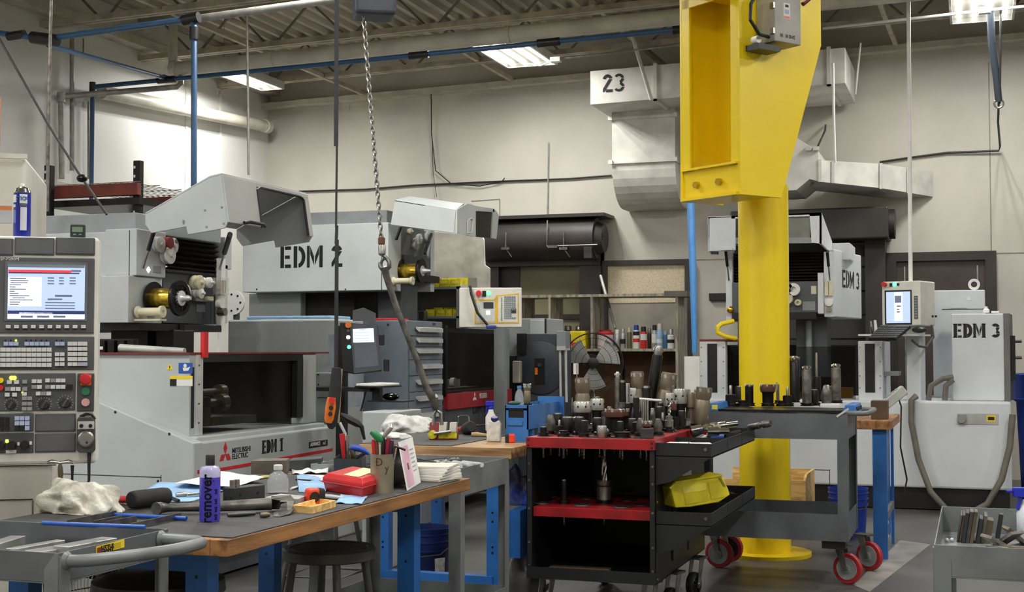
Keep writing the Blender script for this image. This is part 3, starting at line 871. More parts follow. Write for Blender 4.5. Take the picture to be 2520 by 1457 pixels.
# upper left bracket plate with guide rollers
FB = Face((XH + .03, 0, 0), pi / 2)
bk = FB.box(336, 567, 408, 681, -.25, 0); bk = bk.build('roller_bracket', edm_grey, E1, .006)
FB.box(322, 681, 390, 795, -.3, -.02).build('spool_plate', edm_grey, E1, .004)
FB.disc(365, 664, .02, 0, .004, 4).build('status_light', led_white, bk)
FB.box(376, 655, 396, 672, 0, .003).build('display', edm_mid, bk)


def roller(F, u, v, r, root, d=.05, m=None):
    x, z = F.L(u, v)
    b = MB(F.M).lathe((x, 0, z), [(r * .9, 0), (r, d * .1), (r, d * .35), (r * .75, d * .5), (r, d * .65), (r, d * .9), (r * .5, d), (r * .25, d), (r * .25, d * 1.25), (0, d * 1.25)], (0, -1, 0), 20)
    return b.build('guide_roller', m or white, root)


roller(FB, 383, 602, .055, bk, .05, mat('clear_roller', (214, 214, 210), .25))
roller(FB, 404, 628, .062, bk, .06)
roller(FB, 415, 605, .055, bk, .05, mat('clear_roller', (214, 214, 210), .25))
FB.disc(402, 598, .04, 0, .06, 16).build('felt_pad', mat('red_felt', (140, 52, 44), .7), bk)
FB.disc(419, 596, .02, .0, .05, 8).build('roller_axle', steel, bk)
# bellows and the dark threading plate
FW = Face((XH - .12, 0, 0), pi / 2)
x0, x1, z0, z1 = FW.ext(398, 568, 532, 682)
bl = MB(FW.M); nb = 9
for k in range(nb):
    za, zc_, ze = z0 + (z1 - z0) * k / nb, z0 + (z1 - z0) * (k + .5) / nb, z0 + (z1 - z0) * (k + 1) / nb
    bl.add([(x0, 0, za), (x1, 0, za), (x1, -.05, zc_), (x0, -.05, zc_), (x1, 0, ze), (x0, 0, ze)], [(0, 1, 2, 3), (3, 2, 4, 5)])
bl.build('bellows', mat('bellows_black', (44, 42, 40), .55), E1)
pt = FW.box(392, 668, 535, 797, -.2, .03).build('threading_plate', edm_dark, E1, .004)
FW.box(520, 652, 532, 795, .03, .1).build('side_strip', alu, E1, .004)
FW.box(526, 585, 542, 664, -.1, .1).build('side_strip', edm_grey, E1, .004)
FWo = Face((XH - .09, 0, 0), pi / 2)
roller(FWo, 448, 720, .06, pt, .04)
roller(FWo, 473, 696, .055, pt, .08, ivory)
roller(FWo, 492, 696, .04, pt, .1)
roller(FWo, 475, 722, .04, pt, .08)
FWo.box(465, 735, 506, 742, 0, .06).build('cutter_block', steel, pt)
FWo.box(486, 730, 500, 740, 0, .09).build('cutter_block', ivory, pt)
FWo.box(442, 752, 457, 768, 0, .002).build('warning_label', ivory, pt)
FWo.box(484, 749, 504, 768, 0, .003).build('notice_plate', edm_mid, pt)
# gauges on the right strip
FS = Face((XH + .0, 0, 0), pi / 2)
FS.box(530, 684, 550, 725, -.02, .05).build('flow_meter', clearp, E1)
for u in (534, 540, 546): FS.box(u - 1.5, 690, u + 1.5, 722, 0, .04).build('flow_tube', ivory, E1)
FS.disc(534, 748, .03, 0, .04, 14).build('pressure_gauge', white, E1)
FS.disc(538, 768, .03, 0, .06, 12).build('regulator_knob', steel, E1)
MB().box((XH - .02, 8.7, zh0 - .04), (XH + .02, 8.76, zh0 + .5)).build('gauge_strip', white, E1)
# brass wire spool and the ivory take-up roll
sp = A(372, 735, X=XH + .02); sx_ = V((1, 0, 0))
so = V((XH + .03, sp.y, sp.z))
spool = MB().lathe(so, [(.11, 0), (.115, .01), (.115, .02), (.05, .021)], sx_, 28).build('wire_spool', blackm, E1)
MB().lathe(so, [(.068, .021), (.07, .03), (.07, .19), (.068, .2)], sx_, 28).build('brass_wire', brass, spool)
MB().lathe(so, [(.05, .2), (.12, .2), (.122, .21), (.12, .225), (.09, .225), (.085, .215), (.05, .215)], sx_, 28).build('spool_flange', blackm, spool)
for k in range(16):
    a = k * pi / 8
    MB().bar(so + V((.227, .052 * cos(a), .052 * sin(a))), so + V((.227, .088 * cos(a), .088 * sin(a))), .006, .004).build('flange_rib', black, spool)
MB().lathe(so, [(.052, .2), (.052, .232), (.03, .235), (.02, .26), (.02, .28), (.012, .3), (0, .3)], sx_, 20).build('spool_nut', alu, spool)
rp = A(335, 768, X=XH + .02); ro = V((XH + .03, rp.y, rp.z))
MB().lathe(ro, [(.04, 0), (.04, .012), (.028, .02), (.028, .17), (.04, .18), (.04, .2), (.012, .2), (.012, .185), (0, .185)], sx_, 20).build('take_up_roll', ivory, E1)
MB().box(ro + V((0, -.035, -.06)), ro + V((.2, .04, -.048))).build('roll_shelf', ivory, E1)
# raised hood
YQ = 7.56
hp = [(357, 528), (516, 437), (545, 430), (560, 547), (553, 562), (462, 578), (458, 558), (372, 574), (357, 552)]
hl = [A(u, v, Y=YQ) for u, v in hp]
hood = MB().prism(hl, (0, .012, 0)).build('raised_hood', edm_grey, E1, .004)
YR = 8.72
MB().prism([V((p.x, YR, p.z)) for p in hl], (0, .012, 0)).build('hood_side', edm_grey, hood, .004)
def hq(i, y): return V((hl[i].x, y, hl[i].z))
MB().prism([hq(0, YQ), hq(0, YR), hq(1, YR), hq(1, YQ)], (0, 0, .012)).build('hood_top', edm_grey, hood, .003)
MB().prism([hq(1, YQ), hq(1, YR), hq(2, YR), hq(2, YQ)], (0, 0, .012)).build('hood_top', edm_grey, hood, .003)
dn = (hq(3, YQ) - hq(2, YQ))
def fq(y, k): return hq(2, y) + dn * k
off = V((.012, 0, 0))
wy0, wy1 = YQ + .42, YR - .07
MB().prism([fq(YQ, 0), fq(wy0, 0), fq(wy0, 1), fq(YQ, 1)], off).build('hood_front', edm_grey, hood, .003)
MB().prism([fq(wy0, 0), fq(YR + .012, 0), fq(YR + .012, .1), fq(wy0, .1)], off).build('hood_front', edm_grey, hood, .003)
MB().prism([fq(wy1, .1), fq(YR + .012, .1), fq(YR + .012, 1), fq(wy1, 1)], off).build('hood_front', edm_grey, hood, .003)
MB().tube([fq(wy0, 1) + off, fq(wy0, .16) + off, fq(wy0 + .05, .1) + off, fq(wy1 - .05, .1) + off, fq(wy1, .16) + off, fq(wy1, 1.0) + off], .009, 6).build('window_seal', black, hood)
MB().tube([fq(YQ + .15, .97) + off * 3, fq(YQ + .2, .94) + off * 4, fq(wy0 - .04, .94) + off * 4, fq(wy0, .97) + off * 3], .012, 8).build('hood_handle', black, hood)
for u, v in ((504, 517), (508, 558), (452, 544), (452, 549), (546, 510), (550, 550)):
    p = A(u, v, Y=YQ); MB().cyl((p.x, YQ + .0, p.z), (p.x, YQ - .005, p.z), .007, None, 8).build('screw', steel, hood)
for (ua, va, ub, vb, yy) in ((378, 572, 352, 660, YQ + .05), ):
    p, q = A(ua, va, Y=yy), A(ub, vb, X=XH + .06); MB().cyl(p, (p + q) / 2, .014, None, 10).build('gas_strut', black, E1); MB().cyl((p + q) / 2, q, .007, None, 8).build('gas_strut_rod', steel, E1)
p, q = A(566, 577, X=hl[3].x - .06), A(541, 662, X=XH)
MB().cyl(p, (p + q) / 2, .018, None, 10).build('gas_strut', black, E1); MB().cyl((p + q) / 2, q, .008, None, 8).build('gas_strut_rod', steel, E1)
# dielectric cabinet at the far end of the first machine
YD = 9.3
dz = A(700, 786, Y=YD).z
xd1 = A(826, 850, Y=YD).x
xd0 = A(560, 850, Y=YD).x
DU = thing('dielectric_cabinet', 'tall pale grey cabinet with a blue towel on top behind the machine marked EDM 1', 'cabinet', ((xd0 + xd1) / 2, YD + .3, 0))
MB().box((xd0, YD, 0), (xd1, YD + .5, dz)).build('body', edm_grey, DU, .015)
MB().box((xd1 - .06, YD - .002, 1.0), (xd1 + .002, YD + .5, dz - .12)).build('corner_panel', mat('cool_grey_panel', (166, 176, 190), .45), DU)
Fd = Face((0, YD, 0), 0)
bx = Fd.box(781, 917, 822, 951, 0, .05).build('terminal_box', edm_grey, DU, .006)
for u, v in ((791, 922), (791, 946)): Fd.disc(u, v, .006, .05, .054, 8).build('screw', black, bx)
Fd.box(781, 978, 822, 980, 0, .003).build('seam', inkb, DU)
tw = MB()
for i in range(7):
    x0_ = A(606 + i * 30, 780, Y=YD + .1).x; x1_ = A(606 + i * 30 + 30, 780, Y=YD + .1).x
tw.box((A(606, 780, Y=YD + .05).x, YD + .05, dz), (A(815, 780, Y=YD + .05).x, YD + .4, dz + .028))
tag(tw.build('folded_towel', cloth_b, None, .012, 3), 'light blue folded towel lying on the tall pale grey cabinet', 'towel')

# ------------------------------------------------------------------ second wire-cut machine
Y2 = 11.3
E2 = thing('wire_cutting_machine', 'white wire-cutting machine marked EDM 2 in large stencilled letters, with lifted hood', 'machine', (-4.6, 12.2, 0))
F2 = Face((0, Y2, 0), 0)
x0, x1, z0, z1 = F2.ext(597, 553, 955, 717)
hb = MB().box((x0, Y2, z0), (x1, Y2 + .3, z1)).build('head_body', edm2_white, E2, .008)
za = A(760, 524, Y=Y2 + .1).z
MB().box((x0, Y2 + .08, z1), (x1 - .05, Y2 + 1.2, za)).build('head_top', edm_mid, E2, .006)
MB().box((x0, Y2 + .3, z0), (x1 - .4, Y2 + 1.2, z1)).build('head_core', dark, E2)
x, z = F2.L(690, 660)
stencil(hb, 'EDM 2', .205, F2.M @ Matrix.Translation((x, 0, z)), inkb, sx=.98, gap=.12, w=.19)
for u in (850, 632): F2.disc(u, 712, .008, 0, .003, 8).build('screw', black, hb)
F2.box(939, 560, 940.5, 716, 0, .002).build('panel_seam', inkb, hb)
xf2 = x1
FX2 = Face((xf2, 0, 0), pi / 2); FX2o = Face((xf2 - .05, 0, 0), pi / 2)
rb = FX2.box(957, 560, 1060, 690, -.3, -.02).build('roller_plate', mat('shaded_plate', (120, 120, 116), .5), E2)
FX2.box(1055, 560, 1064, 718, -.3, .02).build('side_strip', edm2_white, E2)
for u, v, r in ((1012, 600, .06), (1042, 583, .055), (1020, 588, .05), (998, 570, .03)): roller(FX2o, u, v, r, rb, .07, ivory if r < .04 else mat('clear_roller', (214, 214, 210), .25))
FX2.box(995, 632, 1055, 690, -.2, .02).build('threading_plate', edm_dark, E2)
FX2.box(1000, 700, 1040, 790, -.3, -.05).build('lower_arm', edm_dark, E2, .01)
FX2.box(1020, 678, 1068, 694, -.05, .06).build('cutter_unit', black, E2)
for a_, b_ in (((986, 560), (975, 590)), ((1062, 575), (1045, 625))):
    MB().cyl(FX2.P(*a_, out=.04), FX2.P(*b_, out=.02), .014, None, 8).build('gas_strut', black, E2)
sp = A(983, 668, X=xf2 - .03); so = V((xf2 - .02, sp.y, sp.z))
spool = MB().lathe(so, [(.11, 0), (.115, .01), (.115, .02), (.05, .021)], sx_, 24).build('wire_spool', blackm, E2)
MB().lathe(so, [(.068, .021), (.07, .03), (.07, .19), (.068, .2)], sx_, 24).build('brass_wire', brass, spool)
MB().lathe(so, [(.05, .2), (.115, .2), (.117, .21), (.115, .225), (.05, .225)], sx_, 24).build('spool_flange', blackm, spool)
MB().lathe(so, [(.05, .2), (.05, .232), (.03, .235), (.02, .27), (.012, .31), (0, .31)], sx_, 16).build('spool_nut', alu, spool)
rp = A(968, 692, X=xf2); ro = V((xf2, rp.y, rp.z))
MB().lathe(ro, [(.04, 0), (.04, .012), (.028, .02), (.028, .17), (.04, .18), (.04, .2), (.012, .2), (.012, .185), (0, .185)], sx_, 18).build('take_up_roll', ivory, E2)
# column under the head and back casing
MB().box((A(612, 760, Y=Y2 + .25).x, Y2 + .25, 0), (A(740, 760, Y=Y2 + .25).x, Y2 + 1.1, z0)).build('column', edm_grey, E2, .01)
MB().box((A(740, 760, Y=Y2 + .35).x, Y2 + .35, 0), (A(872, 760, Y=Y2 + .35).x, Y2 + 1.0, z0)).build('column_slide', dark, E2)
# dial and cables behind the first machine
p = A(578, 745, Y=10.6)
t = thing('hose_reel', 'round white reel plate with holes on a post between the first two machines', 'reel', (p.x, p.y, 0))
rp_ = MB().lathe(p, [(.1, 0), (.11, .01), (.11, .03), (0, .03)], (0, -1, 0), 24).build('reel_plate', white, t)
MB().cyl((p.x, p.y + .03, 0), (p.x, p.y + .03, p.z), .03, None, 10).build('post', edm_dark, t)
for k in range(7): MB().cyl(p + V((.075 * cos(k * .9), -.034, .075 * sin(k * .9))), p + V((.075 * cos(k * .9), -.028, .075 * sin(k * .9))), .01, None, 8).build('hole', black, rp_)
# hood
hp = [(971, 492), (1122, 516), (1116, 574), (961, 553)]
hl = [A(u, v, Y=Y2 - .02) for u, v in hp]
hood = MB().prism(hl, (0, .012, 0)).build('lifted_hood', edm2_white, E2, .004)
tl = [A(971, 492, Y=Y2 - .02), A(1122, 516, Y=Y2 - .02)]
yb2 = Y2 + .25
t3, t4 = A(1141, 501, Y=yb2), A(1008, 483, Y=yb2)
MB().add([tl[0], tl[1], t3, t4, tl[0] - V((0, 0, .01)), tl[1] - V((0, 0, .01)), t3 - V((0, 0, .01)), t4 - V((0, 0, .01))], [(0, 1, 2, 3), (7, 6, 5, 4), (0, 4, 5, 1), (1, 5, 6, 2), (2, 6, 7, 3), (3, 7, 4, 0)]).build('hood_bevel', edm2_white, hood)
xfh = hl[1].x
yr2 = A(1214, 513, X=xfh).y
zt_ = t3.z
MB().prism([t4, t3, V((t3.x, yr2, zt_)), V((t4.x, yr2, t4.z))], (0, 0, -.01)).build('hood_top', edm2_white, hood)
FHd = Face((xfh, 0, 0), pi / 2)
MB().prism([hl[1], t3 + V((xfh - t3.x, 0, 0)), FHd.P(1168, 507), FHd.P(1168, 583), hl[2] + V((xfh - hl[2].x, 0, 0))], (.012, 0, 0)).build('hood_front', edm2_white, hood)
FHd.poly([(1168, 507), (1214, 514), (1214, 522), (1168, 519)], 0, .012).build('hood_front', edm2_white, hood)
FHd.poly([(1211, 514), (1218, 518), (1225, 531), (1219, 588), (1207, 586)], 0, .012).build('hood_front', edm2_white, hood)
FHd.poly([(1167, 519), (1211, 522), (1207, 586), (1162, 582)], -.01, 0).build('hood_window', mat('dark_window', (44, 42, 38), .2), hood)
MB().tube([FHd.P(u, v, .02) for u, v in ((1153, 541), (1160, 537), (1164, 543), (1160, 572), (1150, 574), (1150, 545))], .007, 6, True).build('hood_handle', white, hood)
# tank of the second machine
XT2 = -4.42
FT2 = Face((XT2, 0, 0), pi / 2)
bs = FT2.box(1096, 962, 1255, 1200, -.8, 0)
bb = MB().box((XT2 - 1.4, A(1096, 990, X=XT2).y, .1), (XT2, A(1255, 990, X=XT2).y, A(1096, 1000, X=XT2).z)).build('base', mat('edm2_base_slate', (78, 80, 84), .5), E2, .006)
y0_, y1_ = A(1096, 900, X=XT2).y, A(1228, 900, X=XT2).y; y2_ = A(1252, 900, X=XT2).y
zt2 = A(1160, 812, X=XT2).z; zb2 = A(1100, 975, X=XT2).z
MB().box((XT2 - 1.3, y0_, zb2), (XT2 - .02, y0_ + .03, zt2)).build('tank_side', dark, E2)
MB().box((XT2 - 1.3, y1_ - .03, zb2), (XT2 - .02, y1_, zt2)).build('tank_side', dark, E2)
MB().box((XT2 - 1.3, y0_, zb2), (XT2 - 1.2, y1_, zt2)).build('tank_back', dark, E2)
MB().box((XT2 - .02, y0_, zb2 + .05), (XT2 - .01, y1_, zt2)).build('window', smoked, E2)
MB().box((XT2 - .04, y0_ - .02, zb2), (XT2 + .01, y0_ + .03, zt2 + .03)).build('front_post', blackm, E2)
MB().box((XT2 - .3, y1_, zb2), (XT2 + .01, y2_, zt2 + .03)).build('front_post', edm_mid, E2, .006)
MB().box((XT2 - .02, y0_, zt2 - .03), (XT2 + .005, y1_, zt2 + .01)).build('window_head', blackm, E2)
zr0, zr1 = A(1096, 985, X=XT2).z, A(1096, 1000, X=XT2).z
MB().box((XT2 - .02, y0_, zb2 - .12), (XT2 + .03, y2_ + .02, zb2 + .02)).build('red_band', mat('machine_red_band', (158, 40, 50), .4), E2, .004)
FT3 = Face((XT2 + .03, 0, 0), pi / 2)
tri_logo(FT3, 1168, 978, .05, bb, inkw)
lettering(bb, 'MITSUBISHI', .07, FT3.at(1189, 974), inkw, sx=.6)
x, z = FT2.L(1163, 1019)
stencil(bb, 'EDM 2', .15, FT2.M @ Matrix.Translation((x, 0, z)), inkb, sx=.75, gap=.1, w=.16)
MB().box((XT2 - .6, y0_ + .05, zb2 + .03), (XT2 - .1, y0_ + 1.1, zb2 + .06)).build('work_rail', fxm, E2)
MB().cyl((XT2 - .2, y0_ + .2, zb2 + .06), (XT2 - .2, y0_ + .2, zb2 + .32), .018, None, 8).build('work_post', white, E2)
MB().box((XT2 - .3, y0_ + .5, zb2 + .06), (XT2 - .25, y0_ + 1.0, zb2 + .13)).build('work_clamp', ivory, E2)
MB().cyl((XT2 - .24, y0_ + .75, zb2 + .1), (XT2 - .2, y0_ + .75, zb2 + .1), .05, None, 14).build('work_knob', white, E2)
# back casing right of the tank
Fc = Face((0, 13.1, 0), 0)
_e = Fc.ext(1225, 784, 1345, 900)
cs = MB().box((_e[0], 13.1, 0), (_e[1], 13.7, _e[3])).build('rear_casing', edm_grey, E2, .01)
Fc.box(1304, 788, 1341, 830, 0, .01).build('casing_hatch', edm2_white, E2, .004)
Fc.box(1341, 784, 1345, 835, 0, .012).build('casing_edge', black, E2)
# control panel on its post
Fp = Face(A(1205, 800, t=12.0), radians(19))
CP = thing('control_panel', 'white machine control panel with yellow-edged keypad and red stop button', 'control panel', Fp.P(1205, 808))
pb_ = Fp.box(1130, 708, 1284, 806, -.12, 0).build('housing', panel_white, CP, .008)
Fp.box(1132, 700, 1150, 806, -.5, -.12).build('support_arm', edm_mid, CP)
MB().box((CP.location.x - .2, 11.95, 0), (CP.location.x - .1, 12.05, Fp.P(1205, 800).z)).build('post', edm_mid, CP)
Fp.disc(1178, 722, .025, 0, .04, 16).build('stop_button', redb, CP)
Fp.box(1187, 716, 1196, 730, 0, .006).build('key_switch', inkb, CP)
Fp.disc(1202, 722, .016, 0, .01, 12).build('power_lamp', led_green, CP)
yl = mat('keypad_yellow', (226, 182, 70), .5)
Fp.poly([(1168, 737), (1215, 737), (1222, 727), (1276, 722), (1277, 796), (1168, 797)], 0, .003).build('keypad_border', yl, CP)
kp = Fp.poly([(1172, 741), (1218, 741), (1218, 792), (1172, 792)], .003, .005).build('keypad_field', mat('keypad_grey', (202, 208, 204), .5), CP)
kp2 = Fp.poly([(1226, 730), (1274, 726), (1274, 793), (1226, 793)], .003, .005).build('keypad_field', panel_white, CP)
Fp.box(1190, 744, 1214, 759, .005, .008).build('display', mat('small_display', (60, 62, 70), .2), kp)
Fp.box(1197, 765, 1206, 774, .005, .008).build('card_slot', led_white, kp)
kg = mat('key_grey_blue', (126, 142, 156), .5)
for r in range(11):
    for c in range(6):
        if 7 <= r <= 9 and c > 3: continue
        Fp.box(1241 + c * 4.8, 729 + r * 5.2, 1244.4 + c * 4.8, 732.6 + r * 5.2, .005, .009).build('key', kg, kp2)
for r in range(13): Fp.box(1233, 732 + r * 4.5, 1236, 734.6 + r * 4.5, .005, .009).build('key', kg, kp2)
Fp.box(1257, 760, 1270, 771, .005, .008).build('display', mat('small_display', (60, 62, 70), .2), kp2)
for c in range(9): Fp.box(1173 + c * 4.9, 794, 1176 + c * 4.9, 796, .003, .007).build('key', panel_white, CP)
tag(MB().tube([Fp.P(1157, 704, .02), Fp.P(1160, 725, .05), Fp.P(1175, 770, .06), Fp.P(1200, 800, .05)], .012, 8).build('panel_cable', blk_cable), 'black cable hanging across the white control panel', 'cable')
tag(Fp.box(1196, 801, 1222, 809, .02, .08).build('blue_pliers', mat('pliers_blue', (40, 62, 150), .45), None, .008), 'blue-handled tool lying under the white control panel', 'tool')
# ------------------------------------------------------------------ jib crane
cp = A(1893, 1384, Z=0)
mx, my = A(1878, 1370, Z=0).x, A(1878, 1370, Z=0).y
my += .12
JC = thing('jib_crane', 'yellow free-standing jib crane with a round mast and a tapered steel head', 'crane', (mx, my, 0))
MB().cyl((mx, my, .02), (mx, my, 2.62), .178, None, 48).build('mast', yellow, JC)
MB().cyl((mx, my, 0), (mx, my, .025), .32, None, 48).build('base_plate', yellow, JC)
HC = A(1822, 478, t=8.78); yaw_h = radians(53.8)
HM = frame((HC.x, HC.y, 0), yaw_h)
hx, hy = V((cos(yaw_h), sin(yaw_h), 0)), V((-sin(yaw_h), cos(yaw_h), 0))
FHp = Face((HC.x, HC.y, 0), yaw_h)                # the big plate faces the camera side
def hl_(u, v): return FHp.L(u, v)
zb0 = HC.z
e1 = hl_(1924, 483); e2 = hl_(2021, 112); top = 4.35
side = [(0, zb0), (e1[0], zb0), (e2[0], e2[1]), (e2[0], top), (0, top)]
W2 = .56
MB(HM).prism([(x, 0, z) for x, z in side], (0, .022, 0)).build('head_plate', yellow, JC, .002)
MB(HM).prism([(x, W2, z) for x, z in side], (0, .022, 0)).build('head_plate', yellow, JC, .002)
zc = A(1765, 412, t=9.0).z
for y0, y1 in ((.022, .085), (W2 - .075, W2)):
    MB(HM).box((-.0, y0, zc), (.02, y1, top)).build('flange', yellow, JC, .002)
MB(HM).box((.34, .022, zb0 + .3), (.36, W2, top)).build('web_plate', yellow, JC)
MB(HM).box((0, .0, top), (e2[0], W2 + .022, top + .02)).build('head_shade_cap', yellow, JC)  # unseen top closure, added to keep light out of the head recess
ch = MB(HM).box((.012, .022, zb0 + .02), (.03, W2, zc)).build('cross_plate', yellow, JC)
MB(HM).box((-.02, .022, zc), (.34, W2, zc + .015)).build('cross_ledge', yellow, JC)
MB(HM).box((-.02, .022, zb0), (.3, W2, zb0 + .02)).build('bottom_plate', yellow, JC)
for y in (.2, .42):
    x_, z_ = .012, (zb0 + zc) / 2
    MB(HM).cyl((x_ - .03, y, z_), (x_, y, z_), .024, None, 6).build('bolt', mat('yellow_bolt', (196, 160, 24), .4), JC)
MB(HM).box((0.0, .022, 3.8), (.02, W2, 3.86)).build('cross_ledge', yellow, JC)
MB(HM).box((-3.2, .11, 3.86), (.34, .46, 4.25)).build('boom', yellow, JC, .01)  # boom above the view, made wide and low to shade the head recess
# switch box on the head
x0, x1, z0, z1 = FHp.ext(1905, -10, 1970, 108)
SB = thing('switch_box', 'grey electrical switch box with a small label fixed on the yellow crane head', 'switch box', FHp.P(1930, 112))
FSb = Face(V((HC.x, HC.y, 0)) + FHp.n * .17, yaw_h)
x0, x1, z0, z1 = FSb.ext(1906, -20, 1971, 106)
sbox = MB(FSb.M).box((x0, 0, z0), (x1, .165, z1)).build('case', mat('switch_box_grey', (170, 168, 160), .5), SB, .006)
FSb.box(1928, 8, 1944, 46, 0, .001).build('label_sticker', paper, sbox)
FSb.box(1929, 40, 1943, 45, .001, .002).build('label_stripe', redorange, sbox)
FSb.box(1932, 12, 1940, 18, .001, .002).build('label_mark', inkb, sbox)
FSb.box(1931, 24, 1941, 34, .001, .002).build('label_mark', screen_g, sbox)
lettering(sbox, 'H1  10-20-02', .035, FSb.at(1938, 90, .001), inkb, sx=.75)
for v in (5, 68): FSb.box(1902, v, 1906, v + 14, -.03, .004).build('hinge', steel, sbox)
MB(FSb.M).cyl((x1, .09, z0 + .45), (x1 + .02, .09, z0 + .45), .1, None, 20).build('disconnect_knob', mat('switch_box_grey', (170, 168, 160), .5), SB)
FSb.box(1873, 108, 1925, 122, -.14, -.02).build('mount_bracket', black, SB)
MB().tube([FSb.P(1895, 92, -.06), FSb.P(1868, 84, .0), FSb.P(1846, 48, .02), FSb.P(1848, 10, .02), FSb.P(1866, -25, .0)], .012, 8).build('cable', blk_cable, SB)
FSb.disc(1881, 93, .025, -.1, -.05, 10).build('cable_gland', white, SB)
MB().tube([FSb.P(1976, 10, -.1), FSb.P(1990, -2, -.1), FSb.P(2004, -20, -.1)], .016, 8).build('cable', mat('maroon_cable', (90, 36, 36), .5), SB)
# hoist, chain, hook
HO = thing('chain_hoist', 'dark blue-grey hoist body hanging at the top edge with its chain', 'hoist', A(920, 40, t=7.25))
hc = A(925, 0, t=7.3)
MB(frame(hc, radians(30))).add([(-.12, -.1, -.1), (.1, -.1, -.1), (.1, .1, -.1), (-.12, .1, -.1), (-.14, -.12, .35), (.13, -.12, .35), (.13, .12, .35), (-.14, .12, .35)], [(3, 2, 1, 0), (4, 5, 6, 7), (0, 1, 5, 4), (1, 2, 6, 5), (2, 3, 7, 6), (3, 0, 4, 7)]).build('hoist_body', mat('hoist_slate', (56, 62, 72), .4), HO, .02, 3)
MB().cyl(A(925, -160, t=7.3), A(925, -420, t=7.3), .02, None, 8).build('suspension_rod', steel_d, HO)
pt_, pbm = A(890, -20, t=7.25), A(938, 583, t=7.25)
nl = 46; ln = (pbm - pt_).length / nl; dv = (pbm - pt_).normalized()
a_, b_, _ = basis(dv)
link = None
CH = thing('lifting_chain', 'thin steel lifting chain hanging down to the swivel hook', 'chain', pt_)
def link_mesh(side):
    pts = []
    for i in range(12):
        an = 2 * pi * i / 12
        h = ln * .72 * cos(an); w_ = .0105 * sin(an)
        pts.append(dv * h + side * w_)
    return pts
for i in range(nl + 1):
    c = pt_ + dv * (i * ln)
    if i < 2:
        o = MB().tube([c + p for p in link_mesh(a_ if i % 2 else b_)], .0042, 6, True).build('chain_link', steel, CH)
        if i == 0: L0 = o
        else: L1 = o
    else:
        src = (L0, L1)[i % 2]; o = src.copy(); col.objects.link(o); o.parent = CH
        o.location = dv * ((i - i % 2) * ln); ORG[o.name] = ORG[CH.name]
HK = thing('swivel_hook', 'grimy swivel hook with a red-brown collar at the chain end', 'hook', A(940, 640, t=7.25))
h0, h1, h2 = A(939, 583, t=7.25), A(940, 602, t=7.25), A(941, 630, t=7.25)
MB().lathe(h0 + V((0, 0, .0)), [(.01, 0), (.019, -.006), (.019, -.038), (.014, -.042)], (0, 0, 1), 16).build('collar', mat('rust_brown', (104, 66, 44), .7), HK)
MB().lathe(h1, [(.016, 0), (.02, -.006), (.02, -.05), (.012, -.06)], (0, 0, 1), 16).build('swivel', steel, HK)
hkp = [A(u, v, t=7.25) for u, v in ((942, 628), (950, 634), (958, 645), (958, 656), (951, 663), (941, 663), (935, 656), (933, 645))]
MB().tube(hkp, [.009, .01, .012, .013, .014, .013, .01, .005], 8).build('hook', steel_d, HK)
# the long lifting shackle bar that leans from the hook to the magnet
LB = thing('lifting_bar', 'long twisted steel lifting bar hanging from the hook to the lifting magnet', 'lifting bar', A(1075, 1010, t=7.3))
barp = [(946, 656), (951, 680), (970, 740), (1000, 820), (1030, 895), (1050, 955), (1068, 985), (1072, 1008)]
MB().tube([A(u, v, t=7.25 + .08 * i / 7) for i, (u, v) in enumerate(barp)], [.022, .019, .017, .016, .017, .02, .024, .02], 10).build('shank', steel_d, LB)
MB().tube([A(948, 650, t=7.25) + V((.024 * cos(a), 0, .03 * sin(a))) for a in [i * pi / 5 for i in range(10)]], .008, 6, True).build('top_eye', steel_d, LB)
MB().sphere(A(1070, 978, t=7.32), .02, 8).build('spring_catch', steel, LB)
MB().tube([A(1067, 1046, t=7.35), A(1068, 1020, t=7.35), A(1074, 1010, t=7.35), A(1085, 1016, t=7.35), A(1087, 1046, t=7.35)], .011, 8).build('shackle', steel, LB)
# strap with the hoist's hand control
ST = thing('hoist_strap', 'flat black strap hanging straight down from the roof to the hand control', 'strap', A(827, 900, t=6.6))
for (v0, v1, w_) in ((-40, 360, .021), (355, 560, .01), (555, 600, .015), (590, 915, .019)):
    p, q = A(829, v0, t=6.6), A(827, v1, t=6.6)
    MB().bar(p, q, w_, .004, (0, 1, 0)).build('webbing', mat('strap_black', (40, 42, 46), .7), ST)
HCt = thing('hoist_control', 'orange and black hand control taped to the hanging strap', 'remote control', A(820, 1050, t=6.55))
hcp = [A(u, v, t=6.55) for u, v in ((828, 905), (827, 925), (825, 960), (821, 1000), (816, 1045), (814, 1055))]
MB().tube(hcp, [.022, .026, .03, .03, .026, .012], 12).build('grip', rubber, HCt)
MB().tube([p + V((-.003, -.012, 0)) for p in [A(u, v, t=6.53) for u, v in ((820, 978), (818, 1000), (814, 1030), (812, 1040))]], [.02, .026, .024, .016], 10).build('button_housing', orange, HCt)
MB().cyl(A(817, 985, t=6.48), A(817, 985, t=6.53), .016, None, 12).build('red_button', redb, HCt)
MB().cyl(A(815, 1004, t=6.48), A(815, 1004, t=6.53), .011, None, 12).build('push_button', black, HCt)
MB().cyl(A(813, 1019, t=6.48), A(813, 1019, t=6.53), .011, None, 12).build('push_button', black, HCt)
MB().bar(A(838, 908, t=6.6), A(830, 1040, t=6.6), .02, .01, (0, 1, 0)).build('tape_wrap', mat('masking_tape', (176, 156, 124), .7), HCt)
MB().tube([A(836, 1040, t=6.6), A(850, 1068, t=6.6), A(845, 1090, t=6.6)], .008, 6).build('cord', alu, HCt)

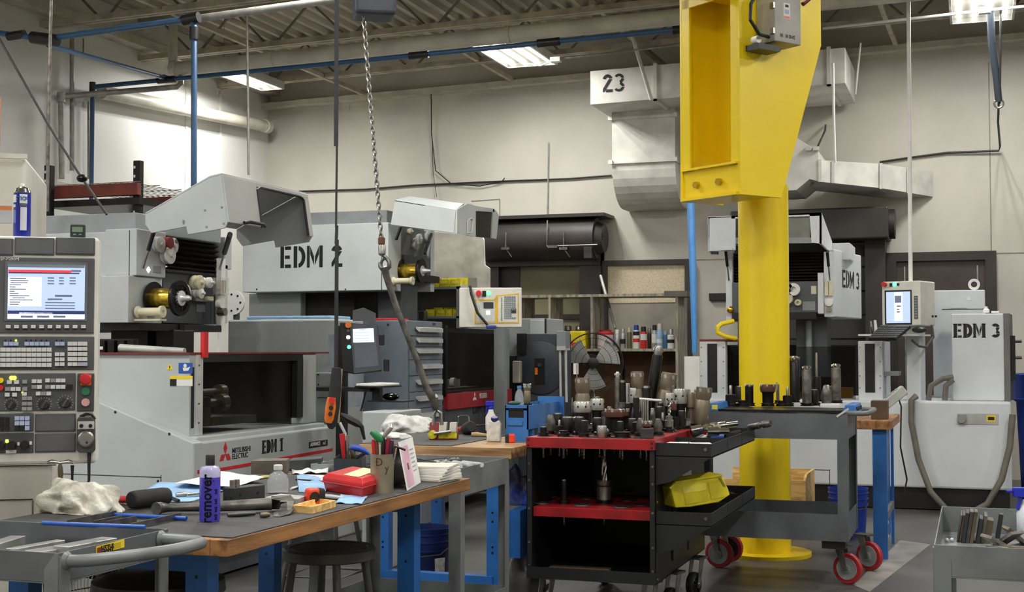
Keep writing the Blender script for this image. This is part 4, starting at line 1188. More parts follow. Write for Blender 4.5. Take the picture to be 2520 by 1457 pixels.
# ------------------------------------------------------------------ third wire-cut machine (behind the mast)
YM = 12.7
E3 = thing('wire_cutting_machine', 'white wire-cutting machine marked EDM 3, partly hidden by the yellow mast', 'machine', A(1950, 1260, Z=0))
F3 = Face((0, YM, 0), 0)
x0 = A(1700, 1000, Y=YM).x; x1 = A(2490, 1100, Y=YM).x
zt3 = A(2350, 988, Y=YM).z
bs3 = MB().box((x0, YM, .2), (x1, YM + 1.6, zt3)).build('base', edm3_white, E3, .02)
MB().box((x0 + .02, YM + .04, .01), (x1 - .02, YM + 1.55, .2)).build('plinth', black, E3)
F3.box(1947, 1155, 2042, 1156.5, 0, .002).build('panel_seam', inkb, bs3)
F3.box(2041, 1155, 2042.5, 1220, 0, .002).build('panel_seam', inkb, bs3)
rcs = F3.box(2356, 1018, 2457, 1045, 0, .004).build('hand_recess', mat('recess_grey', (178, 178, 174), .5), bs3, .02, 3)
F3.box(2358, 1020, 2378, 1043, .004, .02).build('valve_block', edm_mid, rcs if False else bs3)
F3.disc(2367, 1031, .035, .02, .03, 14).build('gauge', chrome, bs3)
F3.box(2428, 1022, 2450, 1038, .004, .006).build('warning_label', inky, bs3)
F3.box(2431, 1026, 2447, 1034, .006, .007).build('label_mark', inkb, bs3)
# tank posts
Fk = Face((0, YM + .1, 0), 0)
zk = A(1900, 840, Y=YM + .1).z
for u0, u1, ur in ((1722, 1786, 1822), (2112, 2172, 2216)):
    w1 = Fk.ext(u0, 840, u1, 970); 
    MB().box((w1[0], YM + .1, zt3 - .01), (w1[1], YM + .2, zk)).build('tank_post', edm3_white, E3, .006)
    um = (u0 + u1) / 2
    Fk.box(um - 13, 846, um + 11, 966, -.01, .004).build('seal_strip', black, E3)
    for v in (855, 890, 925, 955):
        for uu in (u0 + 4, u1 - 6): Fk.disc(uu, v, .006, 0, .004, 6).build('screw', steel_d, E3)
wl_ = Fk.ext(1722, 840, 1786, 970)[0]; wr_ = Fk.ext(2112, 840, 2172, 970)[1]
MB().box((wl_, YM + .1, zk), (wl_ + .5, YM + .9, zk + .02)).build('tank_rim', mat('dark_red_rim', (120, 40, 40), .5), E3)
MB().box((wl_ + .02, YM + .2, zt3 - .01), (wl_ + .05, YM + 1.3, zk)).build('tank_side', dark, E3)
MB().box((wr_ - .06, YM + .2, zt3 - .01), (wr_, YM + 1.3, zk)).build('tank_side', edm3_white, E3)
MB().box((wl_, YM + 1.3, zt3 - .01), (wr_, YM + 1.35, zk - .03)).build('tank_back', dark, E3)
MB().box((wl_ + .3, YM + .18, zt3), (wr_ - .25, YM + .19, zk - .05)).build('window', smoked, E3)
for i, u in enumerate((1965, 1990, 2050, 2080)):
    p = A(u, 975, Y=YM + .5)
    MB().box((p.x - .06, YM + .5, zt3), (p.x + .06, YM + .7, zt3 + .06 + .04 * (i % 2))).build('vise_block', fxm if i < 3 else mat('brass_block', (170, 120, 50), .4, .5), E3)
p = A(2000, 800, Y=YM + .6)
MB().box((p.x - .15, YM + .5, zt3 + .2), (p.x + .15, YM + .8, zk + .25)).build('lower_arm', edm_dark, E3, .01)
MB().cyl((p.x - .02, YM + .45, zt3 + .15), (p.x - .02, YM + .45, zk + .2), .03, None, 12).build('wire_guide', edm_mid, E3)
# head
YH3 = YM + .25
Fh = Face((0, YH3, 0), 0)
hd = Fh.box(1787, 600, 2030, 768, -.8, -.12).build('head_core', dark, E3)
Fh.box(1787, 605, 1803, 790, -.5, .02).build('head_cheek', edm3_white, E3, .006)
Fh.box(2028, 620, 2052, 780, -.5, .02).build('head_cheek', edm3_white, E3, .006)
x0_, x1_, z0_, z1_ = Fh.ext(1803, 618, 2030, 692)
bl = MB()
for k in range(10):
    za, zc_, ze = (z0_ + (z1_ - z0_) * (k + q) / 10 for q in (0, .5, 1))
    bl.add([(x0_, YH3 + .08, za), (x1_, YH3 + .08, za), (x1_, YH3 + .03, zc_), (x0_, YH3 + .03, zc_), (x1_, YH3 + .08, ze), (x0_, YH3 + .08, ze)], [(0, 1, 2, 3), (3, 2, 4, 5)])
bl.build('bellows', mat('bellows_black', (44, 42, 40), .55), E3)
pl3 = Fh.box(1803, 694, 2014, 770, -.1, .03).build('threading_plate', edm_dark, E3, .005)
Fh.box(2014, 672, 2028, 772, .0, .05).build('side_strip', edm3_white, E3)
for u, v, r, m_ in ((1955, 713, .06, white), (1939, 735, .055, ivory), (1940, 710, .05, steel), (1966, 745, .03, ivory)):
    x, z = Fh.L(u, v); MB(Fh.M).lathe((x, -.03, z), [(r, 0), (r, .02), (r * .7, .03), (r, .05), (r, .06), (r * .45, .06), (r * .4, .04), (0, .04)], (0, -1, 0), 20).build('guide_roller', m_, pl3)
Fh.box(1997, 704, 2010, 724, .03, .032).build('warning_label', ivory, pl3)
Fh.box(1976, 742, 2007, 764, .03, .033).build('notice_plate', edm_mid, pl3)
Fh.box(1803, 770, 2010, 786, -.2, .05).build('head_lip', black, E3)
# wedge-shaped side cover with the lettering
sa, sb_ = A(2052, 690, Y=YH3 - .02), A(2120, 690, Y=YH3 + 1.0)
zq0, zq1 = A(2052, 780, Y=YH3 - .02).z, A(2052, 612, Y=YH3 - .02).z
sd = MB().prism([(sa.x, sa.y, zq0), (sb_.x, sb_.y, zq0), (sb_.x - .3, sb_.y, zq0), (sa.x - .05, sa.y + .1, zq0)], (0, 0, zq1 - zq0)).build('side_cover', edm3_white, E3, .01)
sdir = sb_ - sa; yaw3 = atan2(sdir.y, sdir.x)
FSd = Face(sa, yaw3)
x, z = FSd.L(2073, 707)
stencil(sd, 'EDM 3', .17, FSd.M @ Matrix.Translation((x, -.001, z)), inkb, sx=1.15, gap=.12, w=.17)
Fh2 = Face((0, YH3 + .3, 0), 0)
Fh2.box(2036, 598, 2092, 640, -.6, 0).build('head_top', edm3_white, E3, .01)
for u in (2035, 2046):
    Fh.box(u - 4, 692, u + 4, 728, .02, .05).build('flow_meter', ivory, E3)
Fh.disc(2041, 745, .035, .02, .05, 16).build('pressure_gauge', white, E3)
Fh.disc(2041, 762, .025, .02, .06, 12).build('regulator_knob', steel, E3)
for ua, ub in ((1786, 1794), (2036, 2042)):
    MB().cyl(Fh.P(ua, 620, .2), Fh.P((ua + ub) / 2, 655, .12), .014, None, 8).build('gas_strut', black, E3)
    MB().cyl(Fh.P((ua + ub) / 2, 655, .12), Fh.P(ub, 690, .04), .007, None, 8).build('gas_strut_rod', steel, E3)
# lifted hood
Yh = YH3 - .25
Fo = Face((0, Yh, 0), 0)
hd = Fo.poly([(1742, 533), (1810, 531), (1810, 616), (1742, 619)], -.02, 0).build('lifted_hood', edm3_white, E3, .006)
Fo.poly([(1800, 531), (2022, 523), (2022, 531), (1800, 538)], -.02, 0).build('hood_front', edm3_white, hd)
Fo.poly([(1992, 528), (2022, 525), (2022, 600), (1997, 597)], -.02, 0).build('hood_front', edm3_white, hd)
Fo.poly([(1930, 531), (1992, 529), (1992, 584), (1930, 584)], -.03, -.02).build('hood_window', mat('hood_window_grey', (128, 132, 126), .15), hd)
Fo.poly([(1800, 584), (1997, 584), (1997, 598), (1800, 600)], -.05, -.02).build('hood_front', edm_mid, hd)
tr = [A(2022, 523, Y=Yh), A(2022, 600, Y=Yh), A(2048, 624, Y=Yh + .5), A(2048, 595, Y=Yh + .55)]
MB().prism(tr, (-.02, 0, 0)).build('hood_side', edm3_white, hd)
tl_ = A(1742, 533, Y=Yh); tr_ = A(2022, 523, Y=Yh)
MB().prism([tl_, tr_, V((tr_.x, Yh + .6, tr_.z - .22)), V((tl_.x, Yh + .6, tl_.z - .22))], (0, 0, -.015)).build('hood_top', edm3_white, hd)
MB().prism([A(1742, 533, Y=Yh), A(1742, 619, Y=Yh), V((tl_.x, Yh + .5, A(1742, 619, Y=Yh).z)), V((tl_.x, Yh + .5, tl_.z - .2))], (.015, 0, 0)).build('hood_side', edm3_white, hd)
Fo.box(1749, 619, 1765, 625, -.06, 0).build('hood_hinge', black, hd)
Fo.box(1775, 611, 1803, 616, 0, .02).build('hood_handle', edm3_white, hd)
MB().tube([A(1806, 790, Y=YM + .1), A(1775, 797, Y=YM + .05), A(1766, 806, Y=YM), A(1766, 818, Y=YM), A(1785, 828, Y=YM + .02), A(1810, 833, Y=YM + .1)], .022, 10).build('yellow_handle', yellow, E3)
p = A(1797, 762, Y=YM + .2); MB().sphere(p, .035, 10).build('brass_valve', brass, E3)
tag(Face((0, 16.0, 0), 0).box(1747, 722, 1790, 740, 0, .06).build('coat_hook_board', black, None, .004), 'short black hook board on the wall left of the yellow mast', 'hook board')

# cabinet, tower and console of the third machine
Fc3 = Face((0, YM + .22, 0), 0)
cx0, cx1, cz0, cz1 = Fc3.ext(2342, 772, 2471, 980)
CB = thing('electrical_cabinet', 'white electrical cabinet stencilled EDM 3 in bold serif letters', 'cabinet', ((cx0 + cx1) / 2, YM + .5, zt3))
cbd = MB().box((cx0, YM + .22, zt3), (cx1, YM + .8, cz1)).build('body', edm3_white, CB, .012)
x, z = Fc3.L(2347, 831)
stencil(cbd, 'EDM 3', .128, Fc3.M @ Matrix.Translation((x, -.001, z)), inkb, sx=.98, gap=.1, w=.24, serif=True)
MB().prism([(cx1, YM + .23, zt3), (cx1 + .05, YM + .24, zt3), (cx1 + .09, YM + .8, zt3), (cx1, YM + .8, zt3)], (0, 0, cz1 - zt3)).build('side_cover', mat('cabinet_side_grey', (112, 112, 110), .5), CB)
MB().box((cx1 + .06, YM + .35, cz1 - .6), (cx1 + .1, YM + .7, cz1 - .2)).build('side_vent', black, CB)
for dzz in (.25, .4): MB().cyl((cx1 + .08, YM + .5, cz1 - dzz), (cx1 + .16, YM + .5, cz1 - dzz), .015, None, 8).build('door_latch', steel_d, CB)
tag(MB().lathe(A(2427, 770, Y=YM + .5), [(.03, 0), (.03, .03), (.015, .04), (.012, .06), (0, .06)], (0, 0, 1), 12).build('white_knob_fitting', white), 'small white knob standing on the cabinet stencilled EDM 3', 'cap')
tag(MB().box(A(2440, 770, Y=YM + .4), A(2458, 766, Y=YM + .5) + V((0, .06, .0))).build('small_fitting', white), 'small white fitting lying on top of the stencilled cabinet', 'fitting')
Ft3 = Face((0, YM + 1.0, 0), 0)
TW = thing('machine_tower', 'tall white machine tower standing behind the console and stencilled cabinet', 'machine', A(2350, 980, Y=YM + 1.2))
e = Ft3.ext(2296, 714, 2426, 980)
tb = MB().box((e[0], YM + 1.0, zt3), (e[1], YM + 1.5, e[3])).build('body', edm3_white, TW, .01)
Ft3.box(2318, 760, 2424, 762, 0, .003).build('panel_seam', inkb, tb)
Ft3.poly([(2338, 758), (2345, 746), (2368, 746), (2380, 758)], 0, .01).build('hatch', edm3_white, tb)
Ft3.disc(2384, 735, .02, 0, .01, 10).build('plug', white, tb)
tag(MB().lathe(A(2397, 700, Y=YM + 1.1), [(.055, -.03), (.055, .03), (.03, .03), (.03, -.03), (.055, -.03)], (0, 1, 0), 20).build('tape_ring', white), 'round white ring standing on top of the tall machine tower', 'ring')
# console
yc = radians(-21)
Fq = Face(A(2265, 800, t=12.2), yc)
CO = thing('operator_console', 'white operator console with glowing screen, keyboard tray and post', 'console', V((Fq.P(2232, 985).x, Fq.P(2232, 985).y, zt3 - .02)))
e = Fq.ext(2170, 692, 2265, 802)
hs = MB(Fq.M).box((e[0], 0, e[2]), (e[1], .34, e[3])).build('housing', panel_white, CO, .012)
Fq.box(2178, 714, 2244, 799, 0, .006).build('bezel', black, hs)
sc = Fq.box(2182, 718, 2241, 795, .006, .009).build('screen', screen_l, hs)
Fq.box(2202, 720, 2222, 790, .009, .010).build('screen_window', screen_w, sc)
Fq.box(2203, 728, 2219, 745, .010, .011).build('screen_chart', screen_g, sc)
for v, w_ in ((752, 10), (760, 6), (766, 8)): Fq.box(2208, v, 2208 + w_, v + 3, .010, .011).build('screen_text', screen_g, sc)
Fq.disc(2178, 700, .022, 0, .04, 14).build('stop_button', redb, hs)
Fq.box(2190, 697, 2196, 705, 0, .01).build('switch', black, hs)
Fq.disc(2202, 700, .018, 0, .01, 12).build('power_lamp', led_green, hs)
Fq.box(2208, 697, 2213, 703, 0, .01).build('switch', black, hs)
Fq.box(2250, 728, 2259, 785, 0, .003).build('control_strip', edm_dark, hs)
for v in range(8): Fq.box(2251.5, 731 + v * 6.6, 2257.5, 735 + v * 6.6, .003, .006).build('key', edm_mid, hs)
Fside = Face(Fq.P(2265, 800), yc + pi / 2)
Fside.box(2292, 776, 2297, 781, 0, .003).build('port', black, hs); Fside.box(2300, 776, 2305, 781, 0, .003).build('port', black, hs)
Fside.box(2287, 784, 2311, 792, 0, .002).build('id_label', paper, hs)
pc = Fq.P(2232, 900) - Fq.n * .2
MB(frame((pc.x, pc.y, 0), yc)).box((-.07, -.06, zt3 - .02), (.07, .06, e[2])).build('post', edm3_white, CO, .012)
# tray and keyboard
tp = [A(2112, 836, t=12.10), A(2208, 839, t=12.00), A(2290, 822, t=12.30), A(2240, 812, t=12.55)]
tz = sum(p.z for p in tp) / 4
MB().prism([V((p.x, p.y, tz)) for p in tp], (0, 0, .015)).build('keyboard_tray', panel_white, CO)
k0, k1, k2, k3 = A(2137, 833, t=12.00), A(2205, 833, t=11.90), A(2241, 803, t=12.10), A(2168, 801, t=12.20)
kb = thing('keyboard', 'black computer keyboard propped up below the glowing console screen', 'keyboard', (k0 + k1) / 2)
nrm = (k1 - k0).cross(k3 - k0).normalized()
MB().prism([k0, k1, k2, k3], nrm * -.02).build('case', black, kb)
for r in range(6):
    for c in range(14):
        fa, fb = (c + .1) / 14, (c + .9) / 14; ra, rb_ = (r + .1) / 6, (r + .85) / 6
        def kk(f, r_): return k0.lerp(k1, f).lerp(k3.lerp(k2, f), r_)
        MB().prism([kk(fa, ra), kk(fb, ra), kk(fb, rb_), kk(fa, rb_)], nrm * .008).build('key', mat('keycap_charcoal', (58, 58, 60), .5), kb)
tag(MB().sphere(A(2262, 812, t=12.20), .05, 10, (1.3, .8, .6)).build('tray_mouse', black), 'black mouse on the keyboard tray of the console', 'mouse')
for u, vt, m_, nm in ((2142, 790, chrome, 'chrome spray nozzle standing behind the console keyboard'), (2153, 788, white, 'white pen standing behind the console keyboard')):
    tag(MB().tube([A(u + 4, 828, t=12.30), A(u, vt, t=12.30)], [.018, .012], 8).build('pen', m_), nm, 'pen')
tag(MB().tube([Fside.P(2293, 800, .02), Fside.P(2297, 830, .04), Fside.P(2280, 855, .05), Fside.P(2262, 852, .06), Fq.P(2245, 838, .05)], .012, 8).build('console_cable', mat('grey_cable', (74, 74, 74), .5)), 'grey cable looping from the console side to its tray', 'cable')
hose_m = mat('conduit_hose_grey', (112, 108, 98), .6, var=.08)
tag(MB().tube([A(2255, 975, Y=YM - .02), A(2243, 985, Y=YM - .05), A(2243, 1040, Y=YM - .06), A(2260, 1130, Y=YM - .07), A(2290, 1210, Y=YM - .1), A(2330, 1255, Y=YM - .12), A(2380, 1268, Y=YM - .12), A(2430, 1240, Y=YM - .12), A(2465, 1180, Y=YM - .1), A(2485, 1100, Y=YM - .07), A(2492, 1020, Y=YM - .06)], .028, 10).build('drain_hose', hose_m), 'grey hose sagging in a wide loop across the white machine base', 'hose')
tag(MB().tube([A(2285, 985, Y=YM + .12), A(2290, 950, Y=YM + .12), A(2320, 932, Y=YM + .12), A(2345, 928, Y=YM + .15)], .025, 8).build('cabinet_hose', hose_m), 'grey hose arching into the stencilled cabinet beside the console', 'hose')
tag(MB().tube([A(2325, 985, Y=YM + .12), A(2328, 950, Y=YM + .12), A(2345, 935, Y=YM + .14)], .025, 8).build('cabinet_hose', hose_m), 'shorter grey hose tucked beside the stencilled cabinet', 'hose')
tag(MB().box(A(2176, 915, Y=YM + .25), A(2212, 925, Y=YM + .25) + V((0, .4, 0))).build('side_tray', edm_mid), 'small grey tray sticking out beside the console post', 'tray')
# hand-held remote on the base edge
FRm = frame(A(2200, 985, t=9.75), radians(20)) @ Matrix.Rotation(radians(-38), 4, 'Y')
RM = thing('remote_pendant', 'pale grey remote pendant leaning by the short blue bench', 'remote control', A(2195, 1000, t=9.75))
MB(FRm).box((-.07, -.03, -.02), (.11, .03, .05)).build('case', mat('remote_grey', (186, 188, 184), .5), RM, .008)
for i in range(4): MB(FRm).box((-.04 + i * .03, -.02, .05), (-.02 + i * .03, .02, .054)).build('key', edm_mid, RM)
MB().tube([A(2207, 970, t=10.6), A(2218, 1000, t=10.6), A(2216, 1100, t=10.5), A(2232, 1180, t=10.6), A(2225, 1215, t=10.6)], .007, 6).build('cord', blk_cable, RM)

# ------------------------------------------------------------------ drawer cabinet and monitor between the machines
YC, XC = 9.95, -4.05
dzt = A(1000, 788, Y=YC).z
xc0 = A(868, 900, Y=YC).x; yc1 = A(1089, 900, X=XC).y
DC = thing('drawer_cabinet', 'tall blue-grey drawer cabinet with bright aluminium handles', 'cabinet', (XC - .4, YC + .4, 0))
XC = A(1002, 900, Y=YC).x
yc1 = A(1089, 900, X=XC).y
dgm = mat('cabinet_blue_grey', (112, 122, 134), .45, var=.05)
MB().box((xc0, YC, 0), (XC, yc1, dzt)).build('carcass', dgm, DC, .008)
Fdr = Face((XC, 0, 0), pi / 2)
Fds = Face((0, YC, 0), 0)
Fds.disc(955, 799, .01, 0, .004, 8).build('lock_hole', black, DC)
zs_ = [1.0]
hv = [812, 838, 864, 902, 940, 980, 1022, 1062]
yl_, yr_ = YC + .03, yc1 - .03
prev = dzt - .09
lettering(DC, 'LISTA', .035, Fdr.at(1068, 798), inkb, sx=.8)
for i, v in enumerate(hv):
    zh_ = A(1045, v, X=XC).z
    nxt = A(1045, hv[i + 1], X=XC).z if i < len(hv) - 1 else zh_ - .18
    zlo = (zh_ + nxt) / 2 - .012
    d = MB().box((XC, yl_, zlo + .006), (XC + .012, yr_, prev)).build('drawer', dgm, DC, .003)
    MB().prism([(XC + .012, yl_ + .12, zh_ + .022), (XC + .05, yl_ + .12, zh_ + .014), (XC + .05, yl_ + .12, zh_ - .018), (XC + .04, yl_ + .12, zh_ - .018), (XC + .012, yl_ + .12, zh_ + .005)], (0, yr_ - yl_ - .2, 0)).build('handle', alu, d)
    prev = zlo
for i, (x, y, c) in enumerate(((xc0 + .25, YC + .1, redb), (XC - .2, YC + .25, redb))):
    tag(MB(frame((x, y, dzt), .4 + i)).box((-.11, -.03, 0), (.11, .03, .02)).box((-.02, -.05, 0), (.1, -.035, .018)).build('red_hand_tool', c, None, .005), ('red-handled tool lying on the drawer cabinet behind the monitor', 'red-handled tool lying further along the drawer cabinet top')[i], 'tool')
# monitor on its stalk
Fm = Face(A(890, 860, t=9.55), radians(26))
MN = thing('machine_monitor', 'black tilted machine monitor with glowing page and status lights', 'monitor', Fm.P(890, 925))
hsx = Fm.poly([(836, 793), (930, 800), (940, 915), (872, 921), (842, 915)], -.06, 0).build('housing', black, MN, .008)
Fm.poly([(861, 798), (928, 796), (941, 910), (871, 919)], 0, .008).build('bezel', mat('monitor_bezel', (84, 88, 94), .4), hsx)
msc = Fm.poly([(867, 808), (922, 806), (932, 900), (875, 906)], .008, .011).build('screen', mat('lcd_dim_grey', (92, 98, 106), .2, var=.05, emit=.15), hsx)
Fm.poly([(868, 810), (919, 808), (921, 842), (869, 843)], .011, .012).build('screen_page', screen_w, msc)
Fm.poly([(884, 810), (899, 809.5), (899, 813), (884, 813.5)], .012, .013).build('screen_title', screen_l, msc)
for v in (818, 825, 832, 838): Fm.poly([(870, v), (910, v - .8), (910, v + 1), (870, v + 1.8)], .012, .013).build('screen_text', screen_l, msc)
Fm.disc(857, 800, .022, 0, .03, 12).build('stop_button', orange, hsx)
Fm.disc(857, 830, .014, 0, .008, 12).build('lamp_white', led_white, hsx)
Fm.disc(859, 854, .014, 0, .008, 12).build('lamp_green', led_green, hsx)
Fm.disc(857, 813, .012, 0, .006, 10).build('lamp_off', edm_dark, hsx)
Fm.poly([(868, 764), (895, 757), (925, 771), (925, 790), (868, 790)], -.08, .01).build('top_bracket', edm_dark, MN)
Fm.box(944, 883, 958, 915, -.04, .03).build('mouse_dock', black, MN, .01)
Fm.box(933, 823, 946, 850, -.03, .02).build('side_knob', black, MN, .006)
stx = A(843, 1000, t=9.7)
MB().box((stx.x - .04, stx.y - .03, .3), (stx.x + .03, stx.y + .03, Fm.P(845, 800).z)).build('stalk', black, MN, .004)
ky = [A(873, 937, t=9.4), A(930, 951, t=9.25), A(988, 944, t=9.6), A(938, 930, t=9.85)]
kz = ky[1].z
MB().prism([V((p.x, p.y, kz - .012)) for p in ky], (0, 0, .01)).build('tray', black, MN)
MB().box((min(p.x for p in ky[:1]) - .3, ky[0].y, kz - .04), (ky[1].x - .1, ky[0].y + .12, kz - .012)).build('tray_arm', black, MN)
mb_ = A(925, 985, t=9.4)
MB().box((mb_.x - .03, mb_.y, mb_.z), (mb_.x + .03, mb_.y + .05, kz - .012)).build('shelf_bracket', black, MN)
MB().box((mb_.x - .03, mb_.y - .08, mb_.z - .01), (mb_.x + .24, mb_.y + .12, mb_.z)).build('mouse_shelf', black, MN)
tag(MB().prism([V((p.x, p.y, kz - .002)) for p in [ky[0].lerp(ky[1], .05), ky[1].lerp(ky[0], .05), ky[2].lerp(ky[1], .08), ky[3].lerp(ky[0], .08)]], (0, 0, .018)).build('wrapped_keyboard', paper, None, .006), 'white keyboard under a sheet on the black monitor tray', 'keyboard')
tag(MB().sphere((mb_.x + .11, mb_.y + .01, mb_.z + .026), .05, 12, (1.3, .7, .52)).build('computer_mouse', mat('glossy_black', (14, 14, 16), .15)), 'glossy black mouse on the little shelf below the monitor tray', 'mouse')
tag(MB().tube([A(905, 945, t=9.5), A(895, 985, t=9.5), A(888, 1012, t=9.5)], .006, 6).build('monitor_cable', blk_cable), 'thin black cable dropping from the monitor tray', 'cable')
# low grey box in front of the drawers
lb = A(960, 1035, t=8.9)
LBX = tag(MB().box((A(872, 1020, t=8.9).x, A(900, 1040, t=9.0).y, 0), (lb.x, A(900, 1040, t=9.0).y + .5, A(930, 1008, t=9.3).z)).build('grey_cabinet', edm_grey, None, .01), 'low pale grey cabinet in front of the blue-grey drawers', 'cabinet')
tag(MB().tube([A(838, 1020, t=8.2), A(855, 1030, t=8.2), A(880, 1043, t=8.2), A(890, 1050, t=8.2), A(897, 1082, t=8.2)], [.012, .024, .022, .014, .008], 8).build('air_gun', black), 'black air nozzle lying with its cord behind the hand control', 'air nozzle')

# ------------------------------------------------------------------ wooden shelf with cans, fan, saw
YS = 14.6
SH = thing('wooden_shelf', 'weathered plywood shelving unit with paint and spray cans', 'shelf', A(1480, 1000, Y=YS))
Fs = Face((0, YS, 0), 0)
e = Fs.ext(1283, 722, 1662, 858); dpt = .5
ztop_, zsh = A(1470, 724, Y=YS).z, A(1600, 858, Y=YS).z
MB().box((e[0], YS, ztop_ - .03), (e[1] + .03, YS + dpt, ztop_)).build('top_board', ply, SH)
MB().box((e[0], YS, zsh - .03), (e[1], YS + dpt, zsh)).build('shelf_board', ply, SH)
MB().box((e[1], YS, 0), (e[1] + .03, YS + dpt, ztop_ - .03)).build('side_board', ply, SH)
MB().box((e[0] - .03, YS, 0), (e[0], YS + dpt, ztop_)).build('side_board', ply, SH)
for u in (1352, 1456):
    x = A(u, 780, Y=YS).x
    MB().box((x - .012, YS, zsh), (x + .012, YS + dpt, ztop_ - .03)).build('divider', ply, SH)
MB().box((e[0], YS + dpt - .02, .1), (e[1], YS + dpt, zsh - .03)).build('back_board', mat('brown_hardboard', (96, 64, 36), .6, var=.08), SH)
Fs.box(1635, 716, 1692, 730, -.3, .02).build('clamped_plank', mat('grey_plank', (110, 106, 100), .7), SH)
tag(MB().cyl(A(1478, 678, Y=YS + .5), A(1514, 808, Y=YS + .1), .018, None, 8).build('steel_tube', galv), 'grey tube leaning across the plywood shelf', 'tube')


def can(u, w_, vt, body, cap, label, bands=(), capf=.22, vb=856, Y=YS + .12, name='spray_can', cat='spray can', g='spray cans on the plywood shelf'):
    p = A(u, vb, Y=Y); h = A(u, vt, Y=Y).z - zsh; r = w_ / 2 * p.y / cos(PSI) / FPX * .98
    t = thing(name, label, cat, (p.x, Y, zsh), g)
    o = (p.x, Y, zsh)
    hb_ = h * (1 - capf)
    MB().lathe(o, [(r * .92, 0), (r, .006), (r, hb_ * .93), (r * .75, hb_), (r * .5, hb_)], (0, 0, 1), 16).build('body', body, t)
    MB().lathe(o, [(r * .72, hb_ * .97), (r * .72, h * .97), (r * .6, h), (0, h)], (0, 0, 1), 14).build('cap', cap, t)
    for a, b_, m_ in bands:
        MB().lathe(o, [(r * 1.01, hb_ * a), (r * 1.01, hb_ * b_)], (0, 0, 1), 16).build('label_band', m_, t)
    return t


olive = mat('olive_can', (104, 98, 70), .4); silv = mat('silver_can', (176, 178, 178), .3, .4); ltb = mat('light_blue_can', (160, 198, 232), .4); teal = mat('teal_can', (60, 104, 140), .4); brn = mat('brown_can', (110, 96, 84), .4)
can(1519, 15, 811, silv, white, 'silver-white spray can, first in the row on the plywood shelf')
can(1533, 13, 808, silv, silv, 'silver-capped spray can with a black label panel, second in the row', [(.3, .6, inkb)])
can(1549, 12, 806, olive, ivory, 'olive-brown spray can on the plywood shelf', [])
can(1566, 16, 800, white, bucket_blue2, 'spray can with a blue cap and red square on the plywood shelf', [(.72, .93, inkb), (.35, .55, inkr)])
can(1584, 16, 804, redb, black, 'red and white spray can with a dark cap on the plywood shelf', [(.5, .85, white)])
can(1598, 10, 808, brn, steel, 'slim brown spray can behind the red one', [], Y=YS + .3)
can(1611, 14, 800, silv, black, 'grey spray can with a black cap left of the light blue one', [(.3, .8, white)])
can(1624, 15, 796, ltb, white, 'tallest light blue spray can on the plywood shelf', [(.3, .5, white)], .25)
can(1638, 12, 814, teal, mat('pale_teal', (150, 180, 200), .4), 'teal spray can right of the light blue one')
can(1651, 17, 809, white, silv, 'white spray can with a dark label, last in the row', [(.4, .65, inkb)], .3)
can(1398, 24, 802, mat('dark_jar', (62, 58, 54), .3), steel, 'dark jar with a metal lid at the back of the plywood shelf', [(.6, .9, mat('jar_label', (140, 136, 126), .5))], .2, Y=YS + .3, name='jar', cat='jar')
can(1424, 20, 803, mat('grey_jar', (120, 118, 112), .4), steel, 'grey jar behind the yellow container on the shelf', [], .15, Y=YS + .35, name='jar', cat='jar')
can(1448, 20, 812, mat('grey_paint_tin', (150, 148, 140), .3, .5), steel, 'grey paint tin next to the yellow container', [], .06, Y=YS + .3, name='paint_tin', cat='paint tin')
can(1490, 42, 812, mat('pale_pink_label', (208, 190, 192), .5), red, 'wide paint can with a red lid on the plywood shelf', [(.82, .99, redb)], .1, name='paint_can', cat='paint can')
can(1378, 12, 803, white, white, 'small white bottle standing on the grey saw column', [], .35, name='small_bottle', cat='bottle', g='bottles')
p = A(1424, 856, Y=YS + .1)
yt = thing('yellow_container', 'bright yellow container behind the big round fan', 'container', (p.x, YS + .12, zsh))
MB().box((p.x - .1, YS + .04, zsh), (p.x + .1, YS + .22, zsh + .2)).build('body', mat('bright_yellow', (236, 214, 30), .4), yt, .015)
MB().box((p.x - .085, YS + .038, zsh + .03), (p.x - .0, YS + .041, zsh + .07)).build('label_panel', inkr, yt)
# round fan
FY = 13.6
fc = A(1459, 893, Y=FY); fr = .305
FN = thing('drum_fan', 'large black round fan with a wire guard in front of the shelf', 'fan', V((fc.x, FY, 0)))
fanx = Matrix.Translation(fc) @ Matrix.Rotation(radians(19), 4, 'Z')
MB(fanx).lathe((0, 0, 0), [(fr, -.06), (fr + .012, -.06), (fr + .012, .08), (fr, .08), (fr, -.06)], (0, -1, 0), 40).build('drum', black, FN)
wires = MB(fanx)
for k in range(60):
    a = k * pi / 30
    wires.bar((.05 * cos(a), -.07, .05 * sin(a)), (fr * cos(a), -.06, fr * sin(a)), .0014, .0014)
for r_ in (.12, .19, .26): wires.tube([(r_ * cos(a), -.068, r_ * sin(a)) for a in [i * pi / 18 for i in range(36)]], .002, 4, True)
g_ = wires.build('guard_wires', blackm, FN); g_['kind'] = 'stuff'
for k in range(3):
    a = k * 2 * pi / 3 + .5
    bl_ = []
    for j in range(7):
        aa = a + (j / 6 - .5) * 1.1
        bl_.append((fr * .92 * cos(aa), -.02 + .08 * (j / 6 - .5), fr * .92 * sin(aa)))
    MB(fanx).prism([(.05 * cos(a - .5), 0, .05 * sin(a - .5))] + bl_ + [(.05 * cos(a + .5), 0, .05 * sin(a + .5))], (0, .004, 0)).build('fan_blade', mat('fan_blade_grey', (176, 178, 176), .4), FN)
MB(fanx).lathe((0, 0, 0), [(.055, .0), (.055, .085), (.03, .095), (0, .095)], (0, -1, 0), 20).build('hub', black, FN)
MB(fanx).cyl((0, .05, 0), (0, .25, 0), .09, None, 16).build('motor', black, FN)
